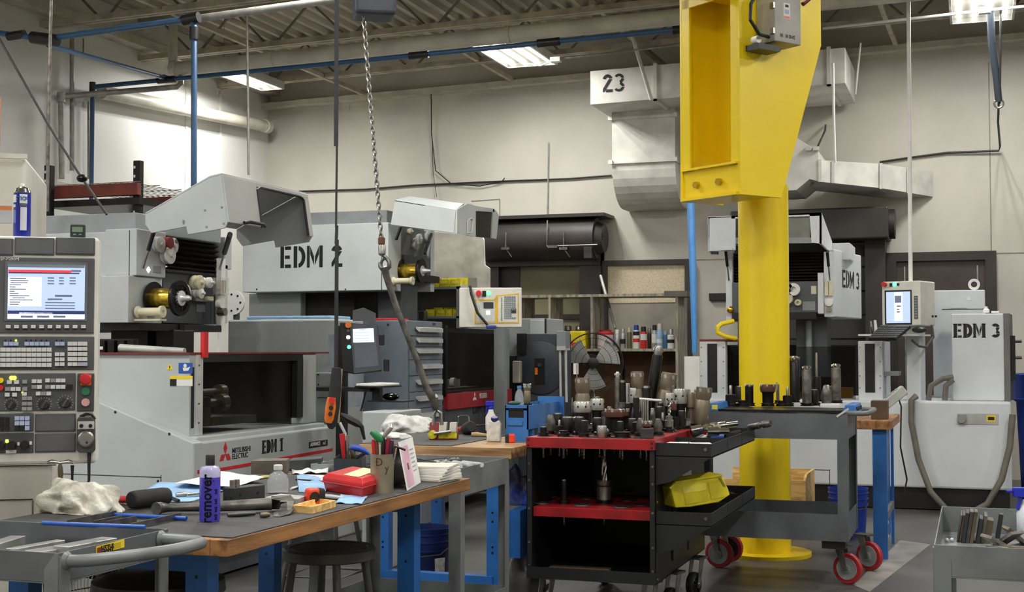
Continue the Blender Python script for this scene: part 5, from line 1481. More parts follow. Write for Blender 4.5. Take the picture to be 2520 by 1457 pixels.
for sx__ in (-1, 1): MB(fanx).cyl((sx__ * (fr + .02), 0, 0), (sx__ * (fr + .02), .02, -fc.z + .02), .014, None, 8).build('stand_leg', blackm, FN)
MB(fanx).cyl((-fr, .02, -fc.z + .02), (fr, .02, -fc.z + .02), .014, None, 8).build('stand_foot', blackm, FN)
# band saw
YW = 12.9
Fw_ = Face((0, YW, 0), 0)
BS = thing('band_saw', 'dark slate band saw with a recessed switch and grey guide column', 'saw', A(1330, 1060, Y=YW))
e = Fw_.ext(1276, 821, 1378, 1000)
slate = mat('saw_slate', (70, 74, 82), .5, var=.05)
body = MB().box((e[0], YW, 0), (e[1], YW + .4, e[3])).build('body', slate, BS, .01)
x, z = Fw_.L(1330, 905)
MB(Fw_.M).lathe((x, 0, z), [(.27, 0), (.27, .012), (.26, .018), (0, .018)], (0, -1, 0), 36).build('wheel_cover', mat('saw_slate_dark', (62, 66, 74), .5), BS)
Fw_.box(1275, 821, 1296, 873, .0, .04).build('switch_housing', black, BS)
Fw_.box(1318, 882, 1342, 945, .018, .03).build('control_recess', black, BS)
Fw_.disc(1332, 898, .02, .03, .06, 10).build('chrome_knob', chrome, BS)
Fw_.box(1320, 905, 1326, 922, .03, .05).build('orange_tag', orange, BS)
Fw_.box(1295, 963, 1306, 980, .018, .02).build('id_label', paper, BS)
Fw_.box(1373, 815, 1396, 858, -.1, .05).build('guide_head', edm_mid, BS, .005)
Fw_.box(1375, 852, 1396, 862, -.1, .07).build('guide_collar', alu, BS)
for u in (1378, 1392): MB().cyl(Fw_.P(u, 862, .03), Fw_.P(u + 2, 990, .03), .014, None, 10).build('guide_rod', alu, BS)
Fw_.box(1248, 875, 1272, 1000, -.2, .06).build('side_housing', black, BS, .006)
tag(Fw_.box(1273, 888, 1292, 942, .08, .16).build('wall_phone', mat('phone_grey', (168, 164, 156), .5), None, .012), 'grey handset box hung on the dark saw housing', 'handset')
# shelf with yellow bins and white door panel behind the second machine
YBn = 13.3
Fb_ = Face((0, YBn, 0), 0)
BR = thing('bin_shelf', 'grey steel shelf holding yellow parts bins behind the second machine', 'shelf', A(1060, 800, Y=YBn))
e = Fb_.ext(985, 706, 1140, 800)
for v in (706, 778): 
    z = A(1080, v, Y=YBn).z
    MB().box((e[0], YBn, z - .025), (e[1], YBn + .4, z)).build('shelf_board', edm_mid, BR)
for x in (e[0], e[1] - .08): MB().box((x, YBn, 0), (x + .08, YBn + .4, A(1080, 704, Y=YBn).z)).build('upright', edm_mid, BR)
MB().box((e[0], YBn + .4, 0), (e[1], YBn + .42, A(1080, 680, Y=YBn).z)).build('back_panel', mat('shelf_back', (150, 148, 140), .6), BR)


def bin_box(u0, u1, vt, vb, label, g):
    e = Fb_.ext(u0, vt, u1, vb); z0 = A(1080, 706 if vb < 740 else 778, Y=YBn).z; h = e[3] - e[2]
    t = thing('parts_bin', label, 'bin', ((e[0] + e[1]) / 2, YBn + .1, z0), g)
    MB().tray(e[0], e[1], YBn + .02, YBn + .25, z0, z0 + h * .75, .006).build('body', yellow_p, t)
    MB().box((e[0], YBn + .244, z0), (e[1], YBn + .256, z0 + h)).build('back_wall', yellow_p, t)
    MB().box((e[0] + .02, YBn + .012, z0 + h * .3), (e[1] - .02, YBn + .022, z0 + h * .6)).build('label_slot', mat('bin_yellow_pale', (240, 226, 90), .5), t)


for i, (a, b_) in enumerate(((1066, 1078), (1080, 1104), (1106, 1131))): bin_box(a, b_, 680, 704, 'yellow parts bin on the upper grey shelf, %s from the machine' % ('first', 'second', 'third')[i], 'yellow parts bins')
for i, (a, b_) in enumerate(((1046, 1068), (1071, 1093), (1095, 1110), (1112, 1128))): bin_box(a, b_, 754, 777, 'yellow parts bin on the lower grey shelf, %s from the machine' % ('first', 'second', 'third', 'fourth')[i], 'yellow parts bins')
tag(MB().prism([A(u, v, Y=13.9) for u, v in ((1060, 570), (1186, 582), (1190, 590), (1192, 652), (1204, 660))] + [V((A(1204, 700, Y=13.9).x, 13.9, 0)), V((A(1060, 700, Y=13.9).x, 13.9, 0))], (0, .04, 0)).build('white_cover_door', mat('warm_white_panel', (222, 218, 208), .5)), 'large warm white cover panel standing open behind the second hood', 'panel')
YX = 12.95
for i, (u0, u1, v0, v1) in enumerate(((868, 905, 749, 786), (905, 935, 756, 788), (933, 962, 760, 790))):
    e = Face((0, YX, 0), 0).ext(u0, v0, u1, v1)
    tag(MB().box((e[0], YX + .02 * i, 0), (e[1], YX + .3, e[3])).build('white_carton', paper, None, .004), 'white carton standing behind the monitor, %s one' % ('tallest', 'middle', 'lowest')[i], 'carton', 'white cartons behind the monitor')
for k, (u0, u1, vtop) in enumerate(((940, 968, 740), (975, 1000, 748))):
    tag(MB().tube([A(u0, 790, Y=12.4), A(u0 + 4, vtop + 10, Y=12.4), A((u0 + u1) / 2, vtop, Y=12.4), A(u1 - 4, vtop + 10, Y=12.4), A(u1, 790, Y=12.4)], .012, 8).build('cable_arch', blk_cable), ('taller black cable arching behind the drawer cabinet', 'shorter black cable arching behind the drawer cabinet')[k], 'cable')
tag(Face((0, 13.05, 0), 0).box(1028, 765, 1044, 790, -.1, 0).build('dark_jar', mat('greenish_jar', (60, 66, 54), .3), None, .01), 'dark jar beside the lower row of yellow bins', 'jar')
tag(MB().box((A(1684, 900, Y=12.2).x, 12.2, 0), (A(1722, 900, Y=12.2).x, 12.22, A(1700, 877, Y=12.2).z)).build('white_board', paper), 'white board leaning at the foot of the blue hose', 'board')
# ------------------------------------------------------------------ machining centre and its control at the near end
MC = thing('machining_center', 'cream machining center housing behind the grey control panel', 'machine', A(40, 1457, t=6.0))
Fe = Face(A(108, 480, t=5.75), radians(33))
eu = Fe.ext(-260, 388, 66, 600)
MB(Fe.M).box((eu[0], 0, .05), (eu[1], .9, Fe.L(60, 388)[1])).build('housing', cream, MC, .02)
MB(Fe.M).box((eu[0], -.02, Fe.L(60, 392)[1]), (eu[1], 0, Fe.L(60, 386)[1] + .01)).build('housing_trim', cream, MC)
Fe.box(-60, 506, 29, 517, .0, .002).build('warning_band', mat('warn_orange', (206, 128, 70), .5), MC)
Fe.box(-60, 517, 29, 548, .0, .002).build('notice_text', mat('notice_grey', (178, 182, 186), .5), MC)
Fe.box(-60, 240, 2, 384, .01, .03).build('signal_lamp', mat('signal_lamp', (214, 120, 60), .5), MC)
Fb = Face(A(140, 1200, t=5.35), radians(33))
e = Fb.ext(-200, 1150, 138, 1200)
MB(Fb.M).box((e[0], 0, .05), (e[1], .35, Fb.L(60, 1130)[1])).build('front_apron', cream, MC, .03, 3)
Fb.box(-200, 1231, 81, 1233, 0, .003).build('apron_seam', inkb, MC)
Fb.box(80, 1232, 82, 1300, 0, .003).build('apron_seam', inkb, MC)
Fb.box(-200, 1146, 138, 1149, 0, .004).build('apron_seam', mat('shadow_gap', (60, 58, 54), .6), MC)

F0 = Face(A(238, 860, t=5.0), radians(33))
CT = thing('machine_control', 'grey control panel with lit screen, keypads and red stop button', 'control panel', F0.P(120, 1140))
hw_ = F0.ext(-230, 583, 240, 1141)
frm = MB(F0.M).box((hw_[0], 0, F0.L(200, 1141)[1]), (hw_[1], .16, F0.L(200, 584)[1])).build('housing', panel_white, CT, .012)
def pan(u0, v0, u1, v1, d=.006, m=pend_grey, nm='module', root=None, bev=.003): return F0.box(u0, v0, u1, v1, 0, d).build(nm, m, root or CT, bev)
for u0, u1 in ((-200, 33), (36, 134), (137, 234)):
    pan(u0, 585, u1, 628, .006, pend_grey, 'blank_module')
    F0.box(u0 + 4, 589, u1 - 4, 624, .006, .008).build('blank_plate', mat('blank_grey', (98, 100, 102), .5), CT)
bz = pan(-200, 633, 232, 820, .008, pend_grey, 'screen_module')
lettering(bz, 'OSP-P200M', .016, F0.at(20, 638, .009), inkw, sx=1)
F0.box(13, 645, 216, 790, .008, .011).build('bezel', mat('bezel_light', (112, 114, 116), .45), bz)
sc = F0.box(20, 652, 209, 786, .011, .013).build('screen', screen_l, bz)
def scr(u0, v0, u1, v1, m, d=.0136): F0.box(u0, v0, u1, v1, .013, d).build('screen_area', m, sc)
scr(20, 652, 209, 659, mat('lcd_dark_strip', (110, 124, 130), .3, var=0, emit=.25))
scr(22, 665, 176, 671, screen_r); scr(22, 671, 196, 674, mat('lcd_navy', (50, 60, 110), .3, var=0, emit=.3)); scr(176, 665, 200, 670, screen_g)
scr(21, 682, 103, 754, screen_w)
scr(20, 765, 209, 773, mat('lcd_navy', (50, 60, 110), .3, var=0, emit=.3)); scr(48, 769, 130, 774, screen_w); scr(20, 774, 209, 785, screen_w)
for i, (a, w_) in enumerate(((25, 40), (27, 44), (27, 42), (25, 28), (25, 14), (25, 40), (25, 12), (25, 22), (25, 48), (32, 30), (25, 56), (25, 26), (25, 22))):
    F0.box(a, 684.5 + i * 5.3, a + w_, 686.7 + i * 5.3, .0136, .0139).build('screen_text', screen_g, sc)
for r in range(3):
    for c, w_ in ((118, 16), (146, 12), (172, 15)):
        F0.box(c, 688 + r * 7 - 5, c + w_, 691 + r * 7 - 5, .013, .0136).build('screen_text', screen_g, sc)
F0.box(136, 726, 178, 731, .013, .0136).build('screen_text', screen_g, sc); F0.box(118, 735, 154, 739, .013, .0136).build('screen_text', screen_g, sc)
for r in range(3): F0.box(112, 744 + r * 7, 185, 746.4 + r * 7, .013, .0136).build('screen_text', screen_g, sc)
for c in range(3): F0.box(52 + c * 40, 777, 82 + c * 40, 782, .0136, .014).build('screen_text', screen_g, sc)
key_w = mat('key_white', (214, 215, 212), .45); key_b = mat('key_pale_blue', (176, 190, 222), .45); key_g = mat('key_grey', (150, 152, 152), .45)
KEYMESH = {}


def key(u, v, w_, h_, m, root, d=.012):
    """alike keys share one mesh"""
    k = (round(w_), round(h_), m.name)
    x, z = F0.L(u, v)
    if k not in KEYMESH:
        sx_k = w_ / 660 * 1.05; sz_k = h_ / 660
        b = MB().box((-sx_k / 2, -d, -sz_k / 2), (sx_k / 2, 0, sz_k / 2))
        me = bpy.data.meshes.new('key'); me.from_pydata([tuple(p) for p in b.v], [], b.f); me.materials.append(m); KEYMESH[k] = me
    o = bpy.data.objects.new('key', KEYMESH[k]); col.objects.link(o); o.parent = root
    o.matrix_local = Matrix.Translation(-ORG[CT.name]) @ F0.M @ Matrix.Translation((x, -.006, z))


for i in range(10):
    F0.box(15.5 + i * 20.5, 798, 27.5 + i * 20.5, 811, .006, .009).build('key_well', black, bz)
    key(21.5 + i * 20.5, 804, 10, 8.5, key_w, bz, .014)
kbm = pan(-200, 828, 232, 911, .006, pend_grey, 'keyboard_module')
for r, v in enumerate((860.5, 873, 885.3, 897.7)):
    for c in range(-3, 10):
        if r == 3 and c in (3, 4): continue
        key(9.5 + 12.5 * c, v, 10.4, 9.6, key_w, kbm)
key(53, 897.7, 22, 9, key_w, kbm)
for u in (16, 29, 41, 67, 79.5, 92, 104.5, 117, 142, 154): key(u, 846, 10, 9, key_b, kbm)
for u in (141.5, 154):
    for v in (871.5, 884, 896): key(u, v, 10, 9, key_w, kbm)
for c, u in enumerate((173, 185, 197.5, 209.5)):
    for r, v in enumerate((846, 858.5, 871, 883.5)): key(u, v, 10, 9.6, key_w, kbm)
key(173, 896, 10, 9, key_w, kbm); key(185, 896, 10, 9, key_w, kbm); key(203.5, 896, 22, 9, mat('key_lilac', (176, 180, 200), .45), kbm)
F0.disc(40, 838, .004, .006, .009, 8).build('indicator', led_yellow, kbm)
for u in (14, 27, 65, 77, 89, 102, 115, 140, 152): F0.disc(u, 838, .0035, .006, .008, 8).build('indicator', black, kbm)
opm = pan(-200, 919, 186, 1012, .006, pend_grey, 'operation_module')
esm = pan(190, 919, 232, 1012, .006, mat('pendant_grey_dark', (76, 78, 82), .5), 'stop_module')
F0.box(199, 922, 225, 948, .006, .01).build('stop_plate', orange, esm)
x, z = F0.L(212, 933)
MB(F0.M).lathe((x, -.01, z), [(.014, 0), (.014, .012), (.02, .016), (.021, .026), (.017, .032), (0, .033)], (0, -1, 0), 20).build('stop_button', redb, esm)
F0.disc(211, 963, .0145, .006, .016, 18).build('green_button', mat('button_green', (36, 128, 80), .4), esm)
F0.disc(211, 990, .0145, .006, .016, 18).build('pink_button', mat('button_pink', (226, 176, 166), .4), esm)
for u, v in ((24, 940), (42, 940), (62, 939), (20, 957), (33, 957), (46, 957), (62, 957), (19, 971), (37, 971), (61, 969), (85, 938), (98, 938), (85, 952), (98, 952), (95, 968), (108, 968), (121, 968), (118, 936), (131, 936), (144, 936), (156, 936), (118, 952), (131, 952), (144, 952), (156, 952)):
    key(u, v, 10.5, 9, key_w if (u + v) % 3 < 2 else key_g, opm)
for u in (61, 74):
    for v in (980, 993, 1005): key(u, v, 10.5, 9, key_g, opm)
key(172, 951, 13, 10, black, opm)
F0.disc(29, 930, .008, .006, .012, 10).build('lamp', led_yellow, opm); F0.disc(36, 930, .008, .006, .012, 10).build('lamp', led_yellow, opm); F0.disc(56, 966, .004, .006, .01, 8).build('lamp', led_yellow, opm)
F0.disc(3, 936, .01, .006, .02, 10).build('yellow_button', yellow, opm); F0.disc(3, 954, .01, .006, .02, 10).build('red_button', redb, opm)
for u, v, rr_ in ((28, 996, .017), (109, 995, .019), (161, 991, .02)):
    x, z = F0.L(u, v)
    dl = MB(F0.M).lathe((x, -.006, z), [(rr_, 0), (rr_, .006), (rr_ * .8, .01), (rr_ * .75, .022), (0, .022)], (0, -1, 0), 24).build('dial', mat('dial_grey', (52, 53, 55), .35), opm)
    MB(F0.M @ Matrix.Translation((x, -.028, z)) @ Matrix.Rotation(radians(30), 4, 'Y')).box((-.004, -.006, -rr_ * .75), (.004, .006, rr_ * .75)).build('dial_grip', mat('dial_grip_grey', (84, 84, 84), .4), opm)
    for k in range(13):
        a = radians(-40 + k * 260 / 12)
        MB(F0.M @ Matrix.Translation((x, 0, z))).bar((rr_ * 1.25 * cos(a), -.007, rr_ * 1.25 * sin(a)), (rr_ * 1.45 * cos(a), -.007, rr_ * 1.45 * sin(a)), .0015, .0015).build('dial_mark', inkw, opm)
m1 = pan(-120, 1018, 83, 1063, .006, pend_grey, 'small_key_module'); pan(86, 1018, 187, 1063, .006, pend_grey, 'blank_module')
F0.box(90, 1022, 183, 1059, .006, .008).build('blank_plate', mat('blank_grey', (98, 100, 102), .5), CT)
m2 = pan(-120, 1066, 83, 1116, .006, mat('pendant_grey_dark', (76, 78, 82), .5), 'dial_module'); pan(86, 1066, 187, 1113, .006, pend_grey, 'blank_module')
F0.box(90, 1070, 183, 1109, .006, .008).build('blank_plate', mat('blank_grey', (98, 100, 102), .5), CT)
for u in (43, 55.5, 68):
    for v in (1029, 1041, 1053):
        if u < 60 and v > 1050: key(u, v, 10, 9, black, m1)
        else: key(u, v, 10, 10, key_b, m1)
for u in (5, 19):
    for v in (1030, 1042, 1054): key(u, v, 9, 7, black, m1)
for u, v in ((4, 1095), (31, 1095), (62, 1094)):
    x, z = F0.L(u, v); MB(F0.M).lathe((x, -.006, z), [(.015, 0), (.015, .02), (.012, .024), (0, .024)], (0, -1, 0), 18).build('knob', black, m2)
for u, v, w_ in ((18, 1085, 8), (46, 1092, 6), (28, 1111, 26), (76, 1090, 6)): F0.box(u - w_ / 2, v - 4, u + w_ / 2, v + 4, .006, .008).build('worn_label', white, m2)
F0.disc(18, 1086, .006, .008, .012, 8).build('lamp', led_yellow, m2)
# hand wheel pendant clipped to the control
HW = thing('handwheel_pendant', 'small grey handwheel pendant hanging on the control panel corner', 'remote control', F0.P(212, 1112, .02))
F0.poly([(192, 1030), (197, 1024), (228, 1024), (235, 1032), (236, 1106), (230, 1112), (197, 1112), (190, 1106)], .012, .05).build('case', mat('pendant_case', (66, 66, 66), .45), HW, .004)
F0.box(194, 1035, 234, 1054, .05, .053).build('face_plate', alu, HW)
for u in (203, 225): F0.disc(u, 1046, .007, .053, .064, 12).build('selector', black, HW)
x, z = F0.L(214, 1078)
MB(F0.M).lathe((x, -.05, z), [(.029, 0), (.029, .008), (.024, .012), (.023, .02), (0, .021)], (0, -1, 0), 28).build('handwheel', steel, HW)
MB(F0.M).cyl((x + .004, -.07, z - .012), (x + .004, -.08, z - .012), .004, None, 8).build('wheel_peg', black, HW)
MB().tube([F0.P(u, v, .04) for u, v in ((196, 1034), (200, 1024), (212, 1019), (226, 1020), (234, 1032))], .006, 8).build('carry_handle', black, HW)
MB().tube([F0.P(u, v, .03) for u, v in ((220, 1112), (219, 1145), (219, 1180), (214, 1210))], [.008, .006, .005, .005], 8).build('cord', blk_cable, HW)
MB().tube([F0.P(u, v, .03) for u, v in ((178, 1145), (178, 1165), (177, 1210))], [.007, .005, .004], 8).build('spare_cord', blk_cable, CT)
hd_ = thing('panel_lever', 'chrome and wood lever handle under the control panel', 'lever', F0.P(148, 1182, .03))
MB().tube([F0.P(u, v, .03) for u, v in ((116, 1138), (128, 1136), (148, 1139), (168, 1136), (181, 1138))], [.006, .008, .005, .008, .006], 10).build('cross_bar', chrome, hd_)
MB().tube([F0.P(148, 1139, .03), F0.P(148, 1150, .03), F0.P(149, 1165, .03), F0.P(149, 1184, .03)], [.004, .009, .01, .007], 10).build('grip', mat('wood_grip_dark', (96, 84, 62), .5), hd_)
# things standing on the control
topz = F0.L(200, 584)[1]
pc_ = F0.P(49, 584) - F0.n * .06
sc_ = thing('spray_can', 'blue and white aerosol can standing on top of the control panel', 'spray can', (pc_.x, pc_.y, topz))
hcan = F0.L(49, 447)[1] - topz; rcan = .031
MB().lathe((pc_.x, pc_.y, topz), [(rcan * .95, 0), (rcan, .004), (rcan, hcan * .82)], (0, 0, 1), 28).build('body', mat('can_blue', (26, 42, 150), .3), sc_)
MB().lathe((pc_.x, pc_.y, topz), [(rcan, hcan * .82), (rcan * 1.03, hcan * .83), (rcan * .85, hcan * .9), (rcan * .45, hcan * .93), (rcan * .4, hcan * .94)], (0, 0, 1), 28).build('dome', chrome, sc_)
MB().lathe((pc_.x, pc_.y, topz), [(.008, hcan * .93), (.008, hcan * .985), (.006, hcan), (0, hcan)], (0, 0, 1), 12).build('nozzle', white, sc_)
ca = PSI - pi / 2 - .30
def can_patch(a0, a1, z0, z1, m_, nm='label_patch', rr=1.012):
    b = MB(); vs = []; n_ = 8
    for k in range(n_ + 1):
        a = ca + a0 + (a1 - a0) * k / n_
        for zz in (z0, z1): vs.append((pc_.x + rcan * rr * cos(a), pc_.y + rcan * rr * sin(a), topz + hcan * zz))
    return b.add(vs, [(2 * k, 2 * k + 2, 2 * k + 3, 2 * k + 1) for k in range(n_)], True).build(nm, m_, sc_)
can_patch(.45, 1.2, .12, .55, mat('can_label_white', (214, 214, 224), .5)); can_patch(.35, 1.25, .62, .79, white)
can_patch(-.75, -.05, .64, .78, white); can_patch(-.75, -.2, .55, .6, white); can_patch(-.75, -.1, .26, .5, mat('can_label_blue', (110, 124, 206), .4)); can_patch(.35, 1.2, .56, .615, mat('can_grey', (90, 92, 110), .5))
MBt = frame((pc_.x + rcan * 1.02 * cos(ca + .62), pc_.y + rcan * 1.02 * sin(ca + .62), topz + hcan * .705), ca + .62 + pi / 2)
lettering(sc_, 'STICK', .02, MBt, inkblue, sx=.8, bold=.0005)
gp = F0.P(190, 582) - F0.n * .03
gd = thing('digital_gauge', 'small dark green digital angle gauge standing on the control panel', 'gauge', (gp.x, gp.y, topz))
Fg = Face((gp.x, gp.y, 0), radians(30)); gw = .027
MB(frame((gp.x, gp.y, topz), radians(30))).box((-gw, -.012, 0), (gw, .016, .05)).build('case', mat('gauge_green', (34, 58, 48), .4), gd, .005)
MB(frame((gp.x, gp.y, topz), radians(30))).box((-.019, -.0135, .021), (.019, -.012, .04)).build('display', mat('gauge_lcd', (136, 150, 128), .3), gd)
for k in (-.01, .01): MB(frame((gp.x, gp.y, topz), radians(30))).box((k - .005, -.0135, .01), (k + .005, -.012, .014)).build('button', key_g, gd)

# ------------------------------------------------------------------ work benches
def bolt(root, p, ax, r=.008, m=None, h=.006): return MB().cyl(V(p), V(p) + V(ax) * h, r, None, 6).build('bolt', m or steel, root)


BX0, BX1, BY0, BY1, BZ = -3.14, -2.155, 3.60, 5.68, .87
mat_rub = mat('ribbed_rubber_mat', (70, 70, 70), .55, var=.12, scale=5, bump=.5, bscale=120, stretch=(1, 4, 1))
B1 = thing('work_bench', 'butcher-block bench with black rubber mat and blue legs in front', 'bench', ((BX0 + BX1) / 2, (BY0 + BY1) / 2, 0))
nb = 16; bw = (BX1 - BX0) / nb
for i in range(nb):
    MB().box((BX0 + i * bw, BY0, BZ - .052), (BX0 + (i + 1) * bw - .0006, BY1, BZ)).build('top_stave', wood, B1, .002, 1)
MB().box((BX0 + .02, BY0 + .035, BZ), (BX1 - .004, BY1 - .12, BZ + .004)).build('rubber_mat', mat_rub, B1)
for i in range(6):
    MB().cyl((BX1 - .12 - i * .13, BY0 + .036, BZ), (BX1 - .12 - i * .13, BY0 + .036, BZ + .0042), .012, None, 8).build('mat_knob', mat_rub, B1)
for Y in (3.8, 5.48):
    for X in (-2.37, -3.06):
        lg = MB().box((X - .04, Y - .03, 0), (X + .04, Y - .026, BZ - .052)).box((X + .036, Y - .026, 0), (X + .04, Y + .04, BZ - .052)).box((X - .04, Y - .026, 0), (X - .036, Y + .04, BZ - .052)).build('leg', blue, B1)
        for zz in (.18, .34, .52, .72): MB().cyl((X, Y - .0305, zz), (X, Y - .029, zz), .006, None, 8).build('bolt_hole', black, lg)
    MB().box((-3.02, Y - .03, BZ - .135), (-2.41, Y - .026, BZ - .055)).build('top_rail', blue, B1)
    MB().box((-3.06, Y, .15), (-2.37, Y + .004, .22)).build('cross_rail', blue, B1)
MB().box((-3.06, 3.8, .2), (-3.02, 5.5, .27)).build('stringer', blue, B1)

# second bench behind
B2Z = .915; Q0 = 6.9
B2 = thing('work_bench', 'worn butcher-block bench standing beyond the first one, beside the black cart', 'bench', (-3.1, 7.4, 0))
q0x = -3.29; q1x = -2.38; nb = 24; bw = (q1x - q0x) / nb
for i in range(10):
    MB().box((q0x, Q0 + i * .1, B2Z - .06), (q1x, Q0 + (i + 1) * .1 - .0006, B2Z)).build('top_stave', wood_x, B2, .002, 1)
MB().box((q0x, Q0 + .02, B2Z), (-2.74, Q0 + .95, B2Z + .004)).build('rubber_mat', mat_rub, B2)
for u, Yl in ((942, 7.0), (1212, 7.0), (942, 7.8), (1212, 7.8)):
    X = A(u, 1350, Y=7.0).x
    lg = MB().box((X - .035, Yl, .03), (X + .035, Yl + .004, B2Z - .048)).box((X + .031, Yl + .004, .03), (X + .035, Yl + .06, B2Z - .048)).build('leg', blue, B2)
    MB().box((X - .06, Yl - .03, 0), (X + .06, Yl + .1, .03)).build('foot_plate', mat('bench_blue_dark', (44, 84, 128), .5), B2)
    bolt(B2, (X + .05, Yl - .01, .03), (0, 0, 1), .01, steel, .025)
    for zz in (.15, .33, .36, .5, .55): MB().cyl((X, Yl - .001, zz), (X, Yl, zz), .007, None, 8).build('bolt_hole', black, lg)
xa, xb = A(942, 1350, Y=7.0).x, A(1212, 1350, Y=7.0).x
MB().box((xa, 6.99, .13), (xb, 7.0, .2)).build('front_stringer', blue, B2)
MB().box((xa, 7.0, .196), (xb, 7.06, .2)).build('front_stringer', blue, B2)
MB().box((xa, 6.99, B2Z - .12), (xb, 7.0, B2Z - .05)).build('top_rail', mat('bench_navy', (30, 44, 72), .5), B2)
MB().box((-2.45, 7.05, .3), (-2.38, 7.9, .56)).build('side_panel', blue, B2)
# third, short bench by the console
B3Z = .957
B3 = thing('work_bench', 'short butcher-block bench end on a wide blue leg beside the console', 'bench', (-.62, 10.2, 0))
b3x0, b3x1, b3y = A(2146, 1045, Y=9.6).x, A(2190, 1045, Y=9.6).x, 9.6
for i in range(6): MB().box((b3x0 - .5 + i * .105, b3y, B3Z - .06), (b3x0 - .5 + (i + 1) * .105 - .001, b3y + 1.1, B3Z)).build('top_stave', wood, B3, .002, 1)
b3x1 = b3x0 - .5 + .63
lx0, lx1 = A(2148, 1200, Y=b3y + .05).x, A(2183, 1200, Y=b3y + .05).x
lg = MB().box((lx0, b3y + .05, 0), (lx1, b3y + .055, B3Z - .06)).box((lx1 - .004, b3y + .055, 0), (lx1, b3y + .13, B3Z - .06)).build('leg', blue, B3)
for v in (1125, 1140): pass
MB().box((lx1 - .03, b3y + .13, .08), (lx1 - .025, b3y + .85, B3Z - .06)).build('side_panel', blue, B3)
MB().box((lx1 - .02, b3y + .85, 0), (lx1 + .0, b3y + .9, B3Z - .06)).build('leg', blue, B3)
MB().box((lx0, b3y + .1, .27), (lx1, b3y + .85, .32)).build('cross_rail', cart_grey2, B3)
for yy, zz in ((.3, .75), (.3, .62), (.5, .2), (.5, .1)): MB().cyl((lx1 - .026, b3y + yy, zz), (lx1 - .018, b3y + yy, zz), .012, None, 8).build('bolt', white, B3)
for zz in (.62, .56): MB().cyl(((lx0 + lx1) / 2, b3y + .051, zz), ((lx0 + lx1) / 2, b3y + .047, zz), .022, None, 12).build('knockout', blue, B3)
tag(MB().box((A(2143, 1005, Y=b3y + .2).x, b3y + .2, B3Z), (A(2186, 984, Y=b3y + .3).x, b3y + .35, A(2143, 986, Y=b3y + .2).z)).build('wooden_block', mat('dark_walnut', (92, 74, 54), .55), None, .003), 'dark wooden block lying on the short blue bench', 'block')

# ------------------------------------------------------------------ carts
def caster(root, p, r, yaw, tread, hub, top, label=None):
    """wheel resting on the floor at p, fork up to height top"""
    M = frame(p, yaw)
    w_ = .04
    wh = MB(M).lathe((0, -w_ / 2, r), [(r * .72, 0), (r * .96, .002), (r, .01), (r, w_ - .01), (r * .96, w_ - .002), (r * .72, w_)], (0, 1, 0), 28).build('wheel', tread, root)
    MB(M).lathe((0, -w_ / 2 - .001, r), [(r * .73, 0), (r * .7, -.003), (r * .6, -.001), (r * .3, -.003), (r * .26, -.012), (0, -.012)], (0, 1, 0), 24).build('wheel_hub', hub, wh)
    MB(M).lathe((0, w_ / 2 + .001, r), [(r * .73, 0), (r * .7, .003), (r * .6, .001), (r * .3, .003), (r * .26, .012), (0, .012)], (0, 1, 0), 24).build('wheel_hub', hub, wh)
    for k in range(5):
        a = k * 2 * pi / 5
        MB(M @ Matrix.Translation((0, -w_ / 2 - .004, r))).bar((r * .2 * cos(a), 0, r * .2 * sin(a)), (r * .62 * cos(a), 0, r * .62 * sin(a)), .012, .006).build('hub_spoke', hub, wh)
    for s_ in (-1, 1):
        MB(M).prism([(-.014, s_ * .03, r - .016), (.014, s_ * .03, r - .016), (.075, s_ * .03, top - .01), (.02, s_ * .03, top - .01)], (0, .004 * s_, 0)).build('fork_plate', steel, root)
    MB(M).cyl((0, -.04, r), (0, .04, r), .01, None, 8).build('axle', steel, root)
    MB(M).box((-.01, -.045, top - .012), (.1, .045, top)).build('top_plate', steel_d, root)


# grey two-shelf cart behind the black one
GX0, GX1, GY0, GY1, GZ = -1.74, -.735, 8.38, 9.06, 1.055
GC = thing('utility_cart', 'dark grey two-shelf steel cart with red-tyred casters and tray of tools', 'cart', ((GX0 + GX1) / 2, (GY0 + GY1) / 2, 0))
gt = 1.055 - A(2080, 1020, Y=GY0).z
zg1 = A(1950, 1018, Y=GY0).z; zg0 = A(1950, 1080, Y=GY0).z
MB().tray(GX0, GX1, GY0, GY1, zg0, zg1, .004).build('top_tray', cart_grey, GC)
zl1 = A(1950, 1262, Y=GY0).z; zl0 = A(1950, 1328, Y=GY0).z
MB().tray(GX0, GX1, GY0, GY1, zl0, zl1, .004).build('bottom_tray', cart_grey, GC)
for X, sx__ in ((GX0, 1), (GX1, -1)):
    for Y, sy in ((GY0, 1), (GY1, -1)):
        MB().box((X - .003 * sx__, Y - .003 * sy, zl0), (X + .06 * sx__, Y + .002 * sy, zg1 - .0)).box((X - .003 * sx__, Y, zl0), (X + .001 * sx__, Y + .06 * sy, zg1)).build('corner_post', cart_grey, GC)
MB().box((GX1 - .16, GY0 + .03, zl0 - .05), (GX1 - .02, GY0 + .16, zl0)).build('caster_pad', black, GC)
MB().box((GX1 - .16, GY1 - .16, zl0 - .05), (GX1 - .02, GY1 - .03, zl0)).build('caster_pad', black, GC)
red_tread = mat('caster_red_tread', (176, 44, 52), .4)
hub_g = mat('caster_grey_hub', (150, 154, 154), .45)
caster(GC, A(2087, 1437, Z=0), .095, radians(158), red_tread, hub_g, zl0 - .05)
caster(GC, A(2140, 1404, Z=0), .095, radians(150), red_tread, hub_g, zl0 - .05)
caster(GC, A(1803, 1376, Z=0) + V((0, -.12, 0)), .095, radians(170), red_tread, blackm, zl0)
caster(GC, (GX0 + .12, GY1 - .12, 0), .095, radians(170), red_tread, hub_g, zl0)
hz = A(2090, 1018, Y=GY0).z
